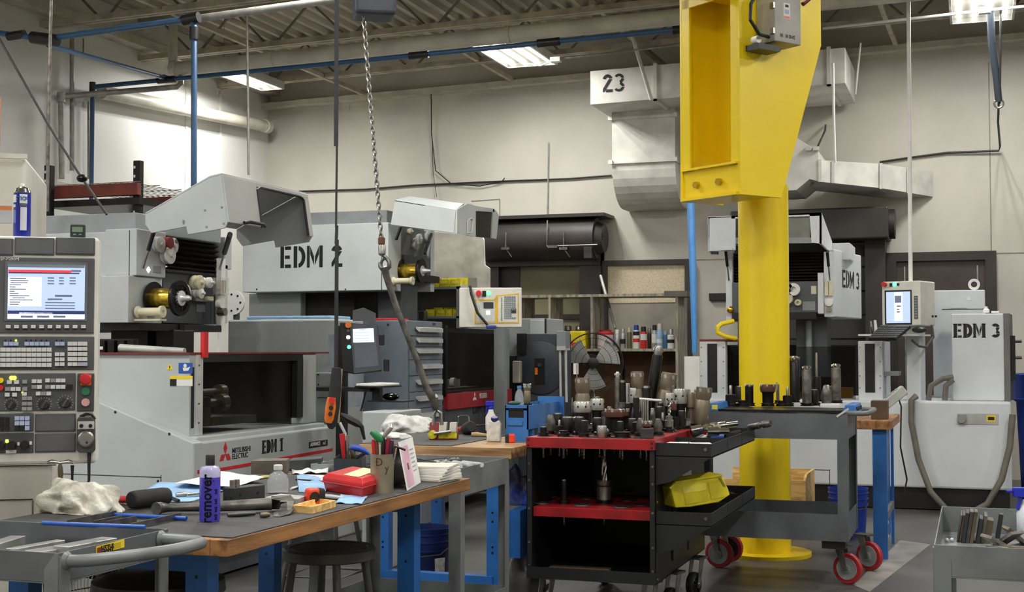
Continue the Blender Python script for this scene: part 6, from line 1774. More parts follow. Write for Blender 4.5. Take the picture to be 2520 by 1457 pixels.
MB().tube([(GX1 - .01, GY0 + .03, hz), (GX1 + .09, GY0 + .04, hz), (GX1 + .12, GY0 + .08, hz), (GX1 + .12, GY1 - .08, hz), (GX1 + .09, GY1 - .04, hz), (GX1 - .01, GY1 - .03, hz)], .016, 10).build('handle', cart_grey2, GC)
MB().bar((GX1 - .06, GY0 - .004, hz - .02), (GX1 + .01, GY0 - .004, hz + .03), .012, .008, (0, 1, 0)).build('weld_tab', alu, GC)

# black tool cart with red racks
KX0, KX1, KY0, KY1, KZ = -2.28, -1.575, 6.85, 8.2, .98
KC = thing('tool_cart', 'black tool-holder cart with two red racks and side trays', 'cart', ((KX0 + KX1) / 2, (KY0 + KY1) / 2, 0))
zr0 = A(1450, 1105, Y=KY0).z
rk = MB()
rk.box((KX0, KY0, zr0), (KX1, KY0 + .003, KZ)).box((KX1 - .003, KY0 + .003, zr0), (KX1, KY1, KZ)).box((KX0, KY0 + .003, zr0), (KX0 + .003, KY1, KZ)).box((KX0 + .003, KY0 + .003, KZ - .004), (KX1 - .003, KY1, KZ))
rk.build('top_rack', red, KC, .002)
for u, v in ((1604, 1091), (1604, 1103), (1300, 1082), (1300, 1096)):
    p = A(u, v, Y=KY0); MB().cyl((p.x, KY0 + .001, p.z), (p.x, KY0 - .003, p.z), .006, None, 6).build('rivet', black, KC)
zk0 = A(1450, 1408, Y=KY0).z; zk1 = A(1450, 1432, Y=KY0).z
px = [(KX0, 1), (KX1, -1)]
for X, s_ in px:
    MB().box((X, KY0 + .012, zk1), (X + .03 * s_, KY0 + .016, zr0 + .002)).box((X, KY0 + .012, zk1), (X + .003 * s_, KY1, zr0 + .002)).build('side_panel', blk_cart, KC)
MB().box((KX0, KY1 - .004, zk1), (KX1, KY1, KZ)).build('back_panel', blk_cart, KC)
MB().box((KX0, KY0 + .01, A(1450, 1432, Y=KY0).z), (KX1, KY0 + .016, A(1450, 1403, Y=KY0).z)).build('bottom_rail', blk_cart, KC)
MB().box((KX0, KY0 + .016, zk1), (KX1, KY1, zk1 + .004)).build('bottom_shelf', blk_cart, KC)
ym = KY0 + .03
zm1 = A(1450, 1252, Y=ym).z; zm0 = A(1450, 1276, Y=ym).z
mr = MB().box((KX0 + .032, ym, zm0), (KX1 - .032, ym + .003, zm1)).box((KX0 + .032, ym + .003, zm1 - .004), (KX1 - .032, ym + .75, zm1)).build('middle_rack', red, KC, .002)
socket_m = mat('holder_socket_black', (42, 40, 39), .5)
SOCK = []
for r, rowv in enumerate((((1334, 1238), (1433, 1243), (1532, 1248), (1582, 1243)), ((1352, 1223), (1446, 1227), (1546, 1232)), ((1440, 1206), (1540, 1208), (1362, 1204)))):
    for c, uv in enumerate(rowv):
        X, Y = A(*uv, Z=zm1).x, A(*uv, Z=zm1).y
        MB().lathe((X, Y, zm1), [(.036, -.01), (.036, .004), (.052, .006), (.055, 0)], (0, 0, 1), 20).build('rack_socket', socket_m, mr)
        SOCK.append((X, Y))
for zz in (.25, .45, .65, .85, .95):
    MB().cyl((KX1, KY0 + .06, zz), (KX1 + .004, KY0 + .06, zz), .008, None, 8).build('rivet', steel_d, KC)
for zz in (.3, .42, .6, .75, .84):
    MB().cyl((KX1 - .015, KY0 + .012, zz), (KX1 - .015, KY0 + .008, zz), .007, None, 8).build('rivet', steel_d, KC)
    MB().cyl((KX0 + .015, KY0 + .012, zz), (KX0 + .015, KY0 + .008, zz), .007, None, 8).build('rivet', steel_d, KC)
# side trays with sloping cheeks
for i, (ztop_t, ub, vb) in enumerate(((A(1640, 1082, X=KX1).z, 0, 0), (A(1640, 1245, X=KX1).z, 0, 0))):
    wt = .29
    yf = KY0 + .03; ye = KY1 + .12
    if i: yf, ye = KY0 + .03, KY1 + .12
    MB().prism([(KX1, yf, ztop_t), (KX1 + wt, yf, ztop_t), (KX1 + wt, yf, ztop_t - .07), (KX1 + .08, yf, ztop_t - .2), (KX1, yf, ztop_t - .22)], (0, .004, 0)).build('tray_cheek', blk_cart, KC)
    MB().prism([(KX1, ye, ztop_t), (KX1 + wt, ye, ztop_t), (KX1 + wt, ye, ztop_t - .07), (KX1, ye, ztop_t - .15)], (0, .004, 0)).build('tray_cheek', blk_cart, KC)
    n3 = 3
    for k in range(n3):
        y0 = yf + (ye - yf) * k / n3; y1 = yf + (ye - yf) * (k + 1) / n3 - .004
        MB().box((KX1 + wt - .004, y0, ztop_t - .075), (KX1 + wt, y1, ztop_t)).build('tray_front', blk_cart, KC, .002)
        if k: MB().box((KX1, y0, ztop_t - .07), (KX1 + wt, y0 + .004, ztop_t)).build('tray_divider', blk_cart, KC)
    MB().box((KX1, yf, ztop_t - .07), (KX1 + wt, ye, ztop_t - .066)).build('tray_floor', blk_cart, KC)
    p = (KX1 + wt - .03, yf, ztop_t - .03); MB().cyl(p, V(p) - V((0, .004, 0)), .009, None, 8).build('rivet', steel_d, KC)
    if i == 0: TRZ, TRX, TRY0, TRY1 = ztop_t, KX1 + wt, yf, ye
    else: TRZ2 = ztop_t
for k, (y0, y1) in enumerate(((7.25, 7.62), (7.66, 8.02))):
    d_ = MB().box((KX1, y0, .3), (KX1 + .012, y1, TRZ - .12)).build('door_panel', blk_cart, KC, .004)
FKs = Face((KX1 + .012, 0, 0), pi / 2)
FKs.box(1679, 1147, 1701, 1195, 0, .002).build('brand_label', paper, KC)
lettering(KC, 'Huot', .03, FKs.at(1690, 1158, .003), inkblue, sx=1)
FKs.box(1681, 1178, 1699, 1192, .002, .003).build('label_print', screen_g, KC)
for (x, y) in ((KX0 + .07, KY0 + .08), (KX1 - .07, KY0 + .1), (KX1 - .02, KY0 + .45), (KX1 - .0, KY1 - .35), (KX0 + .1, KY1 - .1)):
    caster(KC, (x, y, 0), .072, radians(75), black, blackm, zk1)

# cart at the end of the front bench
UX0, UX1, UY0, UY1, UZ = -3.0, -2.235, 5.76, 6.44, .905
UC = thing('utility_cart', 'pale grey steel cart pushed against the far end of the mat bench', 'cart', ((UX0 + UX1) / 2, (UY0 + UY1) / 2, 0))
zu0 = A(1228, 1180, X=UX1).z
MB().tray(UX0, UX1, UY0, UY1, UZ - .13, UZ, .004).build('top_tray', cart_grey2, UC, .0015)
MB().tray(UX0, UX1, UY0, UY1, .16, .26, .004).build('bottom_tray', cart_grey2, UC)
for X, s_ in ((UX0, 1), (UX1, -1)):
    for Y, sy in ((UY0, 1), (UY1, -1)):
        MB().box((X, Y - .002 * sy, .12), (X + .055 * s_, Y + .002 * sy, UZ - .02)).box((X - .002 * s_, Y, .12), (X + .002 * s_, Y + .055 * sy, UZ - .02)).build('corner_post', cart_grey2, UC)
        caster(UC, (X + .07 * s_, Y + .07 * sy, 0), .06, 1.0, black, blackm, .16)

# near left cart
LX0, LX1, LY0, LY1, LZ = -3.25, -2.345, 3.05, 3.57, .9
LC = thing('utility_cart', 'grey steel cart with a bent tube handle and yellow sticker in the near corner', 'cart', ((LX0 + LX1) / 2, (LY0 + LY1) / 2, 0))
MB().tray(LX0, LX1, LY0, LY1, LZ - .085, LZ, .004).build('top_tray', cart_grey, LC, .0015)
MB().tray(LX0, LX1, LY0, LY1, .2, .29, .004).build('bottom_tray', cart_grey, LC)
for X, s_ in ((LX0, 1), (LX1, -1)):
    for Y, sy in ((LY0, 1), (LY1, -1)):
        MB().prism([(X, Y - .003 * sy, .1), (X + .045 * s_, Y - .003 * sy, .1), (X + .045 * s_, Y - .003 * sy, LZ - .045), (X + .01 * s_, Y - .003 * sy, LZ), (X, Y - .003 * sy, LZ)], (0, .004 * sy, 0)).box((X - .003 * s_, Y, .1), (X + .002 * s_, Y + .045 * sy, LZ - .01)).build('corner_post', cart_grey2, LC)
        caster(LC, (X + .08 * s_, Y + .08 * sy, 0), .06, 1.2, black, blackm, .2)
hzz = LZ - .025
hp_ = [(LX1 - .005, LY0 + .03, hzz), (LX1 + .03, LY0 + .035, hzz)]
for k in range(9):
    a = k / 8
    hp_.append((LX1 + .05 + .12 * sin(min(1, a * 1.15) * pi / 2) , LY0 + .05 + a * .36, hzz))
hp_ += [(LX1 + .165, LY0 + .445, hzz), (LX1 + .13, LY0 + .475, hzz), (LX1 + .06, LY0 + .48, hzz), (LX1 - .005, LY0 + .48, hzz)]
MB().tube(hp_, .0175, 14).build('handle', cart_grey2, LC)
for yy in (.03, .48): MB().lathe((LX1 + .002, LY0 + yy, hzz), [(.026, 0), (.022, .006), (.018, .01)], (1, 0, 0), 14).build('weld_collar', cart_grey2, LC)
FLc = Face((LX1, 0, 0), pi / 2)
st_ = FLc.poly([(236, 1345), (305, 1327), (305, 1347), (236, 1365)], 0, .0015).build('maker_sticker', mat('sticker_yellow', (244, 214, 40), .45), LC)
FLc.poly([(238, 1349), (250, 1345), (250, 1359), (238, 1363)], .0015, .0025).build('sticker_emblem', mat('sticker_brown', (140, 60, 30), .5), st_)
lettering(LC, 'LITTLE', .013, FLc.at(263, 1345, .002), inkb, sx=1.5, bold=.0006)
lettering(LC, 'GIANT', .013, FLc.at(263, 1354, .002), inkb, sx=1.5, bold=.0006)
for k in range(4): FLc.poly([(278, 1339 + k * 3.6), (296, 1334.4 + k * 3.6), (296, 1335.4 + k * 3.6), (278, 1340 + k * 3.6)], .0015, .002).build('sticker_print', mat('sticker_print', (150, 120, 30), .5), st_)

# near right cart
NX0, NX1, NY0, NY1, NZ = -.125, .75, 4.35, 5.42, .85
NC = thing('utility_cart', 'grey steel cart full of metal offcuts at the near right corner', 'cart', ((NX0 + NX1) / 2, (NY0 + NY1) / 2, 0))
MB().tray(NX0, NX1, NY0, NY1, NZ - .1, NZ, .004).build('top_tray', cart_grey2, NC, .0015)
MB().tray(NX0, NX1, NY0, NY1, .18, .27, .004).build('bottom_tray', cart_grey2, NC)
for X, s_ in ((NX0, 1), (NX1, -1)):
    for Y, sy in ((NY0, 1), (NY1, -1)):
        MB().prism([(X, Y - .003 * sy, .1), (X + .05 * s_, Y - .003 * sy, .1), (X + .05 * s_, Y - .003 * sy, NZ - .045), (X + .01 * s_, Y - .003 * sy, NZ), (X, Y - .003 * sy, NZ)], (0, .004 * sy, 0)).box((X - .003 * s_, Y, .1), (X + .002 * s_, Y + .045 * sy, NZ - .01)).build('corner_post', cart_grey2, NC)
        caster(NC, (X + .08 * s_, Y + .08 * sy, 0), .06, .3, black, blackm, .18)
MB().cyl((.25, 5.2, .27), (.25, 5.2, NZ - .1), .028, None, 16).build('centre_post', cart_grey, NC)

# stool
sx0, sy0 = A(810, 1345, Z=.62).x, A(810, 1345, Z=.62).y
SL = thing('shop_stool', 'round dark metal shop stool in front of the bench', 'stool', (sx0, sy0, 0))
stm = mat('stool_bronze_grey', (84, 80, 76), .4, .3, var=.08)
MB().lathe((sx0, sy0, 0), [(.17, .575), (.19, .57), (.196, .575), (.196, .612), (.188, .62), (.165, .618), (.16, .612), (0, .61)], (0, 0, 1), 48).build('seat', stm, SL)
MB().lathe((sx0, sy0, 0), [(.158, .6125), (.155, .617), (0, .617)], (0, 0, 1), 40).build('seat_pad', mat('stool_pad', (64, 62, 60), .5), SL)
for k in range(4):
    a = radians(38 + 90 * k)
    d = V((cos(a), sin(a), 0))
    MB().tube([V((sx0, sy0, .575)) + d * .15, V((sx0, sy0, .3)) + d * .19, V((sx0, sy0, 0)) + d * .235], .017, 10).build('leg', stm, SL)
MB().tube([V((sx0, sy0, .25)) + V((cos(a), sin(a), 0)) * .2 for a in [i * pi / 12 for i in range(24)]], .009, 8, True).build('foot_ring', stm, SL)
# a second stool half hidden beyond the bench
s2 = A(920, 1350, Z=.45)
S2 = thing('shop_stool', 'thin-legged metal stool frame half hidden beyond the stool', 'stool', (s2.x, s2.y + .35, 0)); s2.x -= .45
for dx_, dy_ in ((-.12, -.12), (.12, -.12), (.12, .12), (-.12, .12)):
    MB().tube([(s2.x + dx_ * .8, s2.y + .35 + dy_ * .8, .72), (s2.x + dx_ * 1.6, s2.y + .35 + dy_ * 1.6, 0)], .013, 8).build('leg', stm, S2)
for zz in (.25, .4):
    k_ = .8 + .8 * (1 - zz / .72)
    MB().tube([(s2.x + dx_ * .125 * 8 * .12 * k_, s2.y + .35 + dy_ * .12 * k_, zz) for dx_, dy_ in ((-1, -1), (1, -1), (1, 1), (-1, 1))], .009, 8, True).build('rung', stm, S2)
MB().lathe((s2.x, s2.y + .35, 0), [(.13, .715), (.15, .72), (.15, .74), (0, .745)], (0, 0, 1), 24).build('seat', stm, S2)


def bucket(x, y, m, label, r=.15, h=.37):
    t = thing('bucket', label, 'bucket', (x, y, 0), 'blue buckets')
    MB().lathe((x, y, 0), [(r * .86, 0), (r * .96, h * .62), (r * 1.02, h * .63), (r * 1.02, h * .65), (r * .97, h * .66), (r * .98, h * .76), (r * 1.03, h * .77), (r * 1.03, h * .79), (r * .985, h * .8), (r * .99, h * .88), (r * 1.04, h * .89), (r * 1.04, h * .91), (r, h * .92), (r * 1.02, h * .985), (r * 1.03, h), (r * .99, h), (r * .94, h * .5), (r * .83, .01), (0, .01)], (0, 0, 1), 36).build('body', m, t)
    MB().tube([(x - r * 1.03, y - .0, h * .7), (x - r * .9, y - r * .75, h * .6), (x, y - r * 1.12, h * .56), (x + r * .9, y - r * .75, h * .6), (x + r * 1.03, y, h * .7)], .004, 6).build('bail', steel_d, t)
    return t


bp = A(1050, 1296, Z=.37)
bk_ = bucket(bp.x, bp.y, bucket_blue, 'dark blue bucket with a torn white label under the second bench')
MB().prism([A(1070, 1375, Y=bp.y - .147), A(1095, 1372, Y=bp.y - .147), A(1094, 1440, Y=bp.y - .13), A(1072, 1440, Y=bp.y - .13)], (0, -.002, 0)).build('torn_label', mat('torn_label', (206, 202, 194), .7, var=.15, scale=30), bk_)
bp = A(2087, 1200, Z=.37)
bucket(bp.x, bp.y, bucket_blue2, 'bright blue bucket behind the grey cart, left of the short bench')
bp = A(2512, 935, Z=.8)
bb_ = thing('blue_bin', 'tall bright blue bin at the edge behind the stencilled cabinet', 'bin', (bp.x + .2, 13.6, 0))
bx_ = A(2502, 930, Y=13.4).x
MB().lathe((bx_ + .3, 13.7, 0), [(.26, 0), (.3, .95), (.33, .97), (.33, A(2510, 922, Y=13.4).z), (.3, A(2510, 920, Y=13.4).z), (.26, .5), (0, .4)], (0, 0, 1), 32).build('body', bucket_blue2, bb_)
MB().tube([(bx_ + .3 + .335 * cos(a), 13.7 + .335 * sin(a), .98) for a in [i * pi / 12 for i in range(24)]], .012, 6, True).build('rim', bucket_blue2, bb_)
# plywood crate beside the mast
cr = A(1960, 1330, Y=10.6)
CR = thing('plywood_crate', 'small open plywood crate standing behind the mast', 'crate', (cr.x, 10.6, 0))
x0_, x1_ = A(1930, 1250, Y=10.5).x, A(1996, 1250, Y=10.5).x
zc0, zc1 = A(1960, 1330, Y=10.5).z, A(1960, 1170, Y=10.5).z
MB().box((x0_ - .5, 10.5, max(zc0, 0) if False else .0), (x1_ - .06, 10.52, zc1 - .04)).build('front_board', pine, CR)
MB().prism([(x1_ - .06, 10.5, 0), (x1_ - .06, 11.1, 0), (x1_ - .06, 11.1, zc1), (x1_ - .06, 10.62, zc1), (x1_ - .06, 10.5, zc1 - .04)], (.02, 0, 0)).build('side_board', pine, CR)
MB().box((x0_ - .5, 11.1, 0), (x1_ - .04, 11.12, zc1)).build('back_board', pine, CR)
# floor fan and black cover under the near bench
ff = A(290, 1415, t=5.0)
FF = thing('floor_fan', 'pale wire-guarded floor fan on the floor under the front bench', 'fan', (ff.x, ff.y, 0))
fM = Matrix.Translation((ff.x, ff.y, ff.z - .02)) @ Matrix.Rotation(radians(8), 4, 'Z')
MB(fM).lathe((0, 0, 0), [(.25, -.04), (.26, -.04), (.26, .08), (.25, .08), (.25, -.04)], (0, -1, 0), 36).build('drum', blackm, FF)
gw_ = MB(fM)
for k in range(14): gw_.tube([(r_ * cos(a), -.09 + .02 * (r_ / .25) ** 2, r_ * sin(a)) for r_ in (.06 + k * .0145,) for a in [i * pi / 16 for i in range(32)]], .0022, 4, True)
o = gw_.build('guard_rings', white, FF); o['kind'] = 'stuff'
for k in range(8):
    a = k * pi / 4 + .2
    MB(fM).bar((.05 * cos(a), -.092, .05 * sin(a)), (.25 * cos(a), -.07, .25 * sin(a)), .004, .004).build('guard_spoke', blackm, FF)
for k in range(4):
    a = k * pi / 2 + .3
    MB(fM).prism([(.04 * cos(a), 0, .04 * sin(a)), (.23 * cos(a - .35), .03, .23 * sin(a - .35)), (.24 * cos(a), .01, .24 * sin(a)), (.23 * cos(a + .35), -.03, .23 * sin(a + .35))], (0, .004, 0)).build('fan_blade', white, FF)
MB(fM).lathe((0, 0, 0), [(.05, 0), (.05, .09), (.04, .1), (0, .1)], (0, -1, 0), 20).build('hub', black, FF)
MB().box((ff.x - .2, ff.y - .05, 0), (ff.x + .2, ff.y + .1, .03)).build('base', blackm, FF)
for s_ in (-1, 1): MB().box((ff.x + s_ * .27 - .01, ff.y - .02, .0), (ff.x + s_ * .27 + .01, ff.y + .02, ff.z)).build('yoke', blackm, FF)
MB().box((ff.x - .28, ff.y - .02, .03), (ff.x + .28, ff.y + .02, .05)).build('yoke', blackm, FF)
bc = A(390, 1440, t=4.55)
BCv = thing('folded_seat_pad', 'dark rubbery round seat standing under the front bench', 'stool', (bc.x, bc.y, 0))
MB().lathe((bc.x, bc.y, 0), [(.2, bc.z - .04), (.225, bc.z - .02), (.22, bc.z + .02), (.15, bc.z + .045), (0, bc.z + .05)], (0, 0, 1), 36).build('pad', mat('seat_dark_rubber', (58, 57, 56), .5), BCv)
MB().cyl((bc.x, bc.y, .03), (bc.x, bc.y, bc.z - .03), .03, None, 12).build('pillar', blackm, BCv)
for k in range(5):
    a = k * 2 * pi / 5; MB().bar((bc.x, bc.y, .04), (bc.x + .22 * cos(a), bc.y + .22 * sin(a), .02), .04, .03).build('base_foot', blackm, BCv)
# ------------------------------------------------------------------ soft things
from mathutils import noise as mnoise


def blob(name, c, size, m, label, cat, seed, amp=.35, freq=3.0, flat=.25, n=26, group=None):
    """a crumpled heap resting on z = c.z"""
    b = MB(); vs = []; k = n // 2
    o = V((seed * 3.7, seed * 1.3, seed * 7.1))
    for j in range(k + 1):
        th = pi * j / k
        for i in range(n):
            ph = 2 * pi * i / n
            d = V((sin(th) * cos(ph), sin(th) * sin(ph), cos(th)))
            w_ = V((d.x + .4 * mnoise.noise(d * 2 + o), d.y * 1.4, d.z * .7 + .3 * d.x))
            r = 1 + amp * .9 * mnoise.noise(d * freq * .7 + o) + amp * (.45 - 1.5 * abs(mnoise.noise(w_ * freq + o))) + amp * .28 * (.4 - abs(mnoise.noise(w_ * freq * 2.3 - o)))
            p = V((d.x * size[0] * r, d.y * size[1] * r, d.z * size[2] * r))
            p.z = max(p.z, -size[2] * flat) + size[2] * flat
            vs.append(V(c) + p)
    fs = []
    for j in range(k):
        for i in range(n):
            q = (i + 1) % n
            fs.append((j * n + i, (j + 1) * n + i, (j + 1) * n + q, j * n + q))
    b.add(vs, fs, True)
    o_ = b.build(name, m, None, 0, 2, 1)
    return tag(o_, label, cat, group)


def sheet(name, pts, z, m, label, cat, seed=0, h=.012, n=14, th=.0008):
    """a loose sheet lying on z, corners pts (four points), gently wrinkled"""
    p0, p1, p2, p3 = [V(p) for p in pts]; b = MB(); vs = []
    for j in range(n + 1):
        for i in range(n + 1):
            u, v = i / n, j / n
            p = p0.lerp(p1, u).lerp(p3.lerp(p2, u), v)
            zz = z + .0015 + h * max(0, mnoise.noise(V((u * 3 + seed, v * 3 - seed, seed))) + .05)
            vs.append((p.x, p.y, zz))
    fs = [(j * (n + 1) + i, j * (n + 1) + i + 1, (j + 1) * (n + 1) + i + 1, (j + 1) * (n + 1) + i) for j in range(n) for i in range(n)]
    o_ = b.add(vs, fs, True).build(name, m)
    s_ = o_.modifiers.new('thick', 'SOLIDIFY'); s_.thickness = th; s_.offset = 1
    return tag(o_, label, cat)


T1 = BZ + .004
def a1(u, v, dz=0): return A(u, v, Z=T1 + dz)


p = a1(182, 1262)
blob('shop_rag', (p.x, p.y + .03, T1), (.14, .085, .085), cloth_w, 'big crumpled white shop rag at the near end of the mat bench', 'rag', 8, .5, 2.3, n=60)
sheet('shop_towel', [a1(270, 1236), a1(470, 1236), a1(590, 1196), a1(410, 1188)], T1, cloth_b, 'large blue shop towel spread behind the mallet', 'towel', 1, .02)
sheet('shop_towel', [a1(735, 1212), a1(800, 1214), a1(830, 1172), a1(730, 1172)], T1, cloth_b, 'blue shop towel lying left of the red case', 'towel', 4, .022)
sheet('shop_towel', [a1(826, 1240), a1(890, 1242), a1(905, 1222), a1(840, 1218)], T1, cloth_b, 'small blue towel hanging at the mat edge below the red case', 'towel', 6, .016)
sheet('paper_sheet', [a1(430, 1203), a1(580, 1212), a1(650, 1188), a1(545, 1172)], T1 + .02, paper, 'white paper sheet lying on the blue towel', 'paper', 2, .008)
sheet('paper_sheet', [a1(720, 1168), a1(808, 1166), a1(808, 1140), a1(715, 1148)], T1, paper, 'white paper leaning by the clear bottle', 'paper', 9, .03)
sheet('paper_sheet', [a1(735, 1185), a1(815, 1188), a1(822, 1172), a1(745, 1168)], T1, paper, 'white paper sheet behind the clear bottle', 'paper', 5, .004)
# mallet
p = a1(350, 1250, .036); ML = thing('rubber_mallet', 'black rubber mallet with a red handle lying by the rag', 'mallet', a1(350, 1250))
hd0, hd1 = A(322, 1231, Z=T1 + .035), A(380, 1224, Z=T1 + .035)
MB().lathe(hd0, [(.026, 0), (.031, .004), (.033, .02), (.033, (hd1 - hd0).length + .04), (.03, (hd1 - hd0).length + .06), (.024, (hd1 - hd0).length + .062)], hd1 - hd0, 28).build('head', rubber, ML)
MB().tube([A(345, 1228, Z=T1 + .03), A(300, 1229, Z=T1 + .018), A(240, 1226, Z=T1 + .014)], [.012, .013, .014], 12).build('handle', redb, ML)
# blue rods and steel parallels bridging cart and bench
def rod(name, pa, pb, r, m, label, cat, group=None): return tag(MB().cyl(pa, pb, r, None, 10).build(name, m), label, cat, group)


zz1 = LZ + .006
rod('blue_rod', A(104, 1287, Z=zz1 + .002), A(238, 1294, Z=zz1 + .002), .0065, mat('rod_blue', (36, 92, 190), .35), 'blue rod end sticking out along the near cart rim', 'rod', 'blue rods')
rod('blue_rod', A(172, 1290, Z=zz1 + .014), A(358, 1297, Z=zz1 + .014), .0065, mat('rod_blue', (36, 92, 190), .35), 'blue rod lying along the near cart rim', 'rod', 'blue rods')
rod('blue_rod', A(280, 1267, Z=T1 + .009), A(459, 1276, Z=T1 + .009), .0075, mat('rod_blue', (36, 92, 190), .35), 'blue rod lying across the steel bars on the mat', 'rod', 'blue rods')
for i, (ua, va, ub, vb) in enumerate(((166, 1287, 285, 1264), (230, 1289, 300, 1275), (262, 1290, 335, 1277), (322, 1296, 444, 1269))):
    pa, pb = A(ua, va, Z=T1 + .012), A(ub, vb, Z=T1 + .012)
    tag(MB().bar(pa, pb, .006, .02).build('steel_bar', steel_d), ('flat steel bar nearest the rag between the blue rods', 'second flat steel bar between the blue rods', 'third flat steel bar between the blue rods', 'flat steel bar at the bottle side of the blue rods')[i], 'bar', 'steel bars between blue rods')
# remover bottle
p = a1(516, 1283); bt = thing('remover_bottle', 'purple plastic bottle of remover with a black cap on the mat', 'bottle', (p.x, p.y, T1))
rb_ = .0345; hb_ = A(516, 1147, Z=None, t=(p - V((0, 0, CAMZ))).dot(cam_fw)).z - T1; hc_ = A(516, 1120, t=(p - V((0, 0, CAMZ))).dot(cam_fw)).z - T1
o3 = (p.x, p.y, T1)
MB().lathe(o3, [(rb_ * .93, 0), (rb_, .006), (rb_, hb_ * .8)], (0, 0, 1), 32).build('purple_liquid', mat('purple_remover', (84, 72, 206), .18, var=.03, coat=.4), bt)
MB().lathe(o3, [(rb_, hb_ * .8), (rb_, hb_ * .92), (rb_ * .85, hb_ * .98), (rb_ * .42, hb_ * 1.01)], (0, 0, 1), 32).build('upper_shell', mat('lilac_plastic', (196, 194, 236), .22, coat=.3), bt)
MB().lathe(o3, [(rb_ * .44, hb_), (rb_ * .44, hc_ * .99), (rb_ * .4, hc_), (0, hc_)], (0, 0, 1), 24).build('cap', black, bt)
ca3 = atan2(-p.y, -p.x)


def curved_text(root, s, o, r, a_c, zc, size, m, vertical=False, sx=1.0, bold=0.0):
    """lettering wrapped round a bottle of radius r; a_c: facing angle, read upright or turned a quarter"""
    ob = lettering(root, s, size, Matrix.Identity(4), m, sx=sx, bold=bold, depth=.0001)
    me = ob.data; org = ORG[root.name]
    bm = bmesh.new(); bm.from_mesh(me); bmesh.ops.triangulate(bm, faces=bm.faces[:])
    for _ in range(3): bmesh.ops.subdivide_edges(bm, edges=[e_ for e_ in bm.edges if e_.calc_length() > .004], cuts=1); bmesh.ops.triangulate(bm, faces=bm.faces[:])
    bm.to_mesh(me); bm.free()
    for v_ in me.vertices:
        q = v_.co + org
        x, z = (-q.z, q.x) if vertical else (q.x, q.z)
        a = a_c + x / r
        v_.co = V((o[0] + (r + .0004) * cos(a), o[1] + (r + .0004) * sin(a), o[2] + zc + z)) - org
    return ob


curved_text(bt, 'remover', o3, rb_, ca3 - .30, hb_ * .42, .050, inkb, True, .93, .0014)
curved_text(bt, 'ONYX', o3, rb_, ca3 - .1, hb_ * .74, .014, inkb, False, 1.0)
for zz in (.58, .4, .26, .12):
    for k in range(3): curved_text(bt, ('IIIIII', 'IIII', 'IIIII')[k], o3, rb_, ca3 + .62, hb_ * zz - k * .006, .006, inkb, False, 1.3, .0003)
# giant adjustable wrench
WR = thing('pipe_wrench', 'long grey steel wrench with a hooked jaw lying across the mat', 'wrench', a1(550, 1262))
wp = [A(386, 1252, Z=T1 + .022), A(395, 1249, Z=T1 + .024), A(420, 1250, Z=T1 + .022), A(540, 1246, Z=T1 + .026), A(668, 1240, Z=T1 + .03)]
MB().tube(wp, [.016, .02, .013, .018, .022], 14).build('handle', steel_d, WR)
MB().cyl(A(384, 1252, Z=T1 + .022), A(390, 1251, Z=T1 + .022), .022, None, 14).build('handle_end', steel_d, WR)
j0 = A(672, 1241, Z=T1 + .03)
MB().prism([A(660, 1252, Z=T1 + .01), A(665, 1226, Z=T1 + .05), A(712, 1220, Z=T1 + .05), A(724, 1236, Z=T1 + .03), A(718, 1256, Z=T1 + .012), A(706, 1256, Z=T1 + .012), A(706, 1236, Z=T1 + .034), A(688, 1234, Z=T1 + .04), A(686, 1252, Z=T1 + .012)], cam_fw * .03).build('upper_jaw', steel_d, WR, .004)
MB().prism([A(670, 1262, Z=T1 + .004), A(712, 1258, Z=T1 + .01), A(722, 1252, Z=T1 + .02), A(716, 1266, Z=T1 + .003), A(690, 1272, Z=T1 + .002), A(672, 1271, Z=T1 + .002)], cam_fw * .03).build('lower_jaw', steel_d, WR, .004)
# steel blocks
def block(name, pts, z, h, m, label, cat='block', holes=(), bev=.002):
    q = [V((p_.x, p_.y, z)) for p_ in pts]
    t = thing(name, label, cat, q[0])
    MB().prism(q, (0, 0, h)).build('body', m, t, bev)
    return t


tst = mat('tool_steel_dark', (74, 76, 78), .4, .6, var=.1)
pa, pb = a1(548, 1238), a1(577, 1240); pc2 = a1(652, 1230)
dd = (pc2 - pb); ex = (pa - pb)
blk = block('steel_block', [pb, pc2, pc2 + ex, pb + ex], T1, .058, tst, 'dark drilled steel block lying behind the big wrench')
for u, v in ((591, 1213), (634, 1206)): 
    q = pb.lerp(pc2, (u - 577) / 75); nn = V((dd.y, -dd.x, 0)).normalized()
    MB().cyl(V((q.x, q.y, T1 + .03)) - nn * .001, V((q.x, q.y, T1 + .03)) + nn * .001, .006, None, 10).build('drilled_hole', black, blk)
nn = V((-ex.y, ex.x, 0)).normalized(); nn = nn if nn.dot(cam_fw) < 0 else -nn
for f_ in (.3, .75):
    q = pb.lerp(pa, f_); MB().cyl(V((q.x, q.y, T1 + .02)) - nn * .001, V((q.x, q.y, T1 + .02)) + nn * .0012, .006, None, 10).build('drilled_hole', black, blk)
for k, (f_, g_) in enumerate(((.12, .5), (.3, .6))):
    q = V((0, 0, T1 + .058)) + V((1, 1, 0)) * 0; b0 = pb.lerp(pc2, f_) + ex * g_
    tag(MB().cyl((b0.x, b0.y, T1 + .058), (b0.x, b0.y, T1 + .085), .011, None, 16).build('steel_slug', steel), ('short shiny steel slug standing on the drilled block', 'second shiny steel slug on the drilled block')[k], 'slug')
pa, pb, pc2 = a1(617, 1166), a1(705, 1164), a1(742, 1158)
blk = block('steel_block', [a1(617, 1167), a1(706, 1165), a1(712, 1160), a1(640, 1160)], T1, .062, mat('grey_tool_steel', (128, 122, 112), .4, .7, var=.1), 'long grey steel block with one hole at the back of the mat')
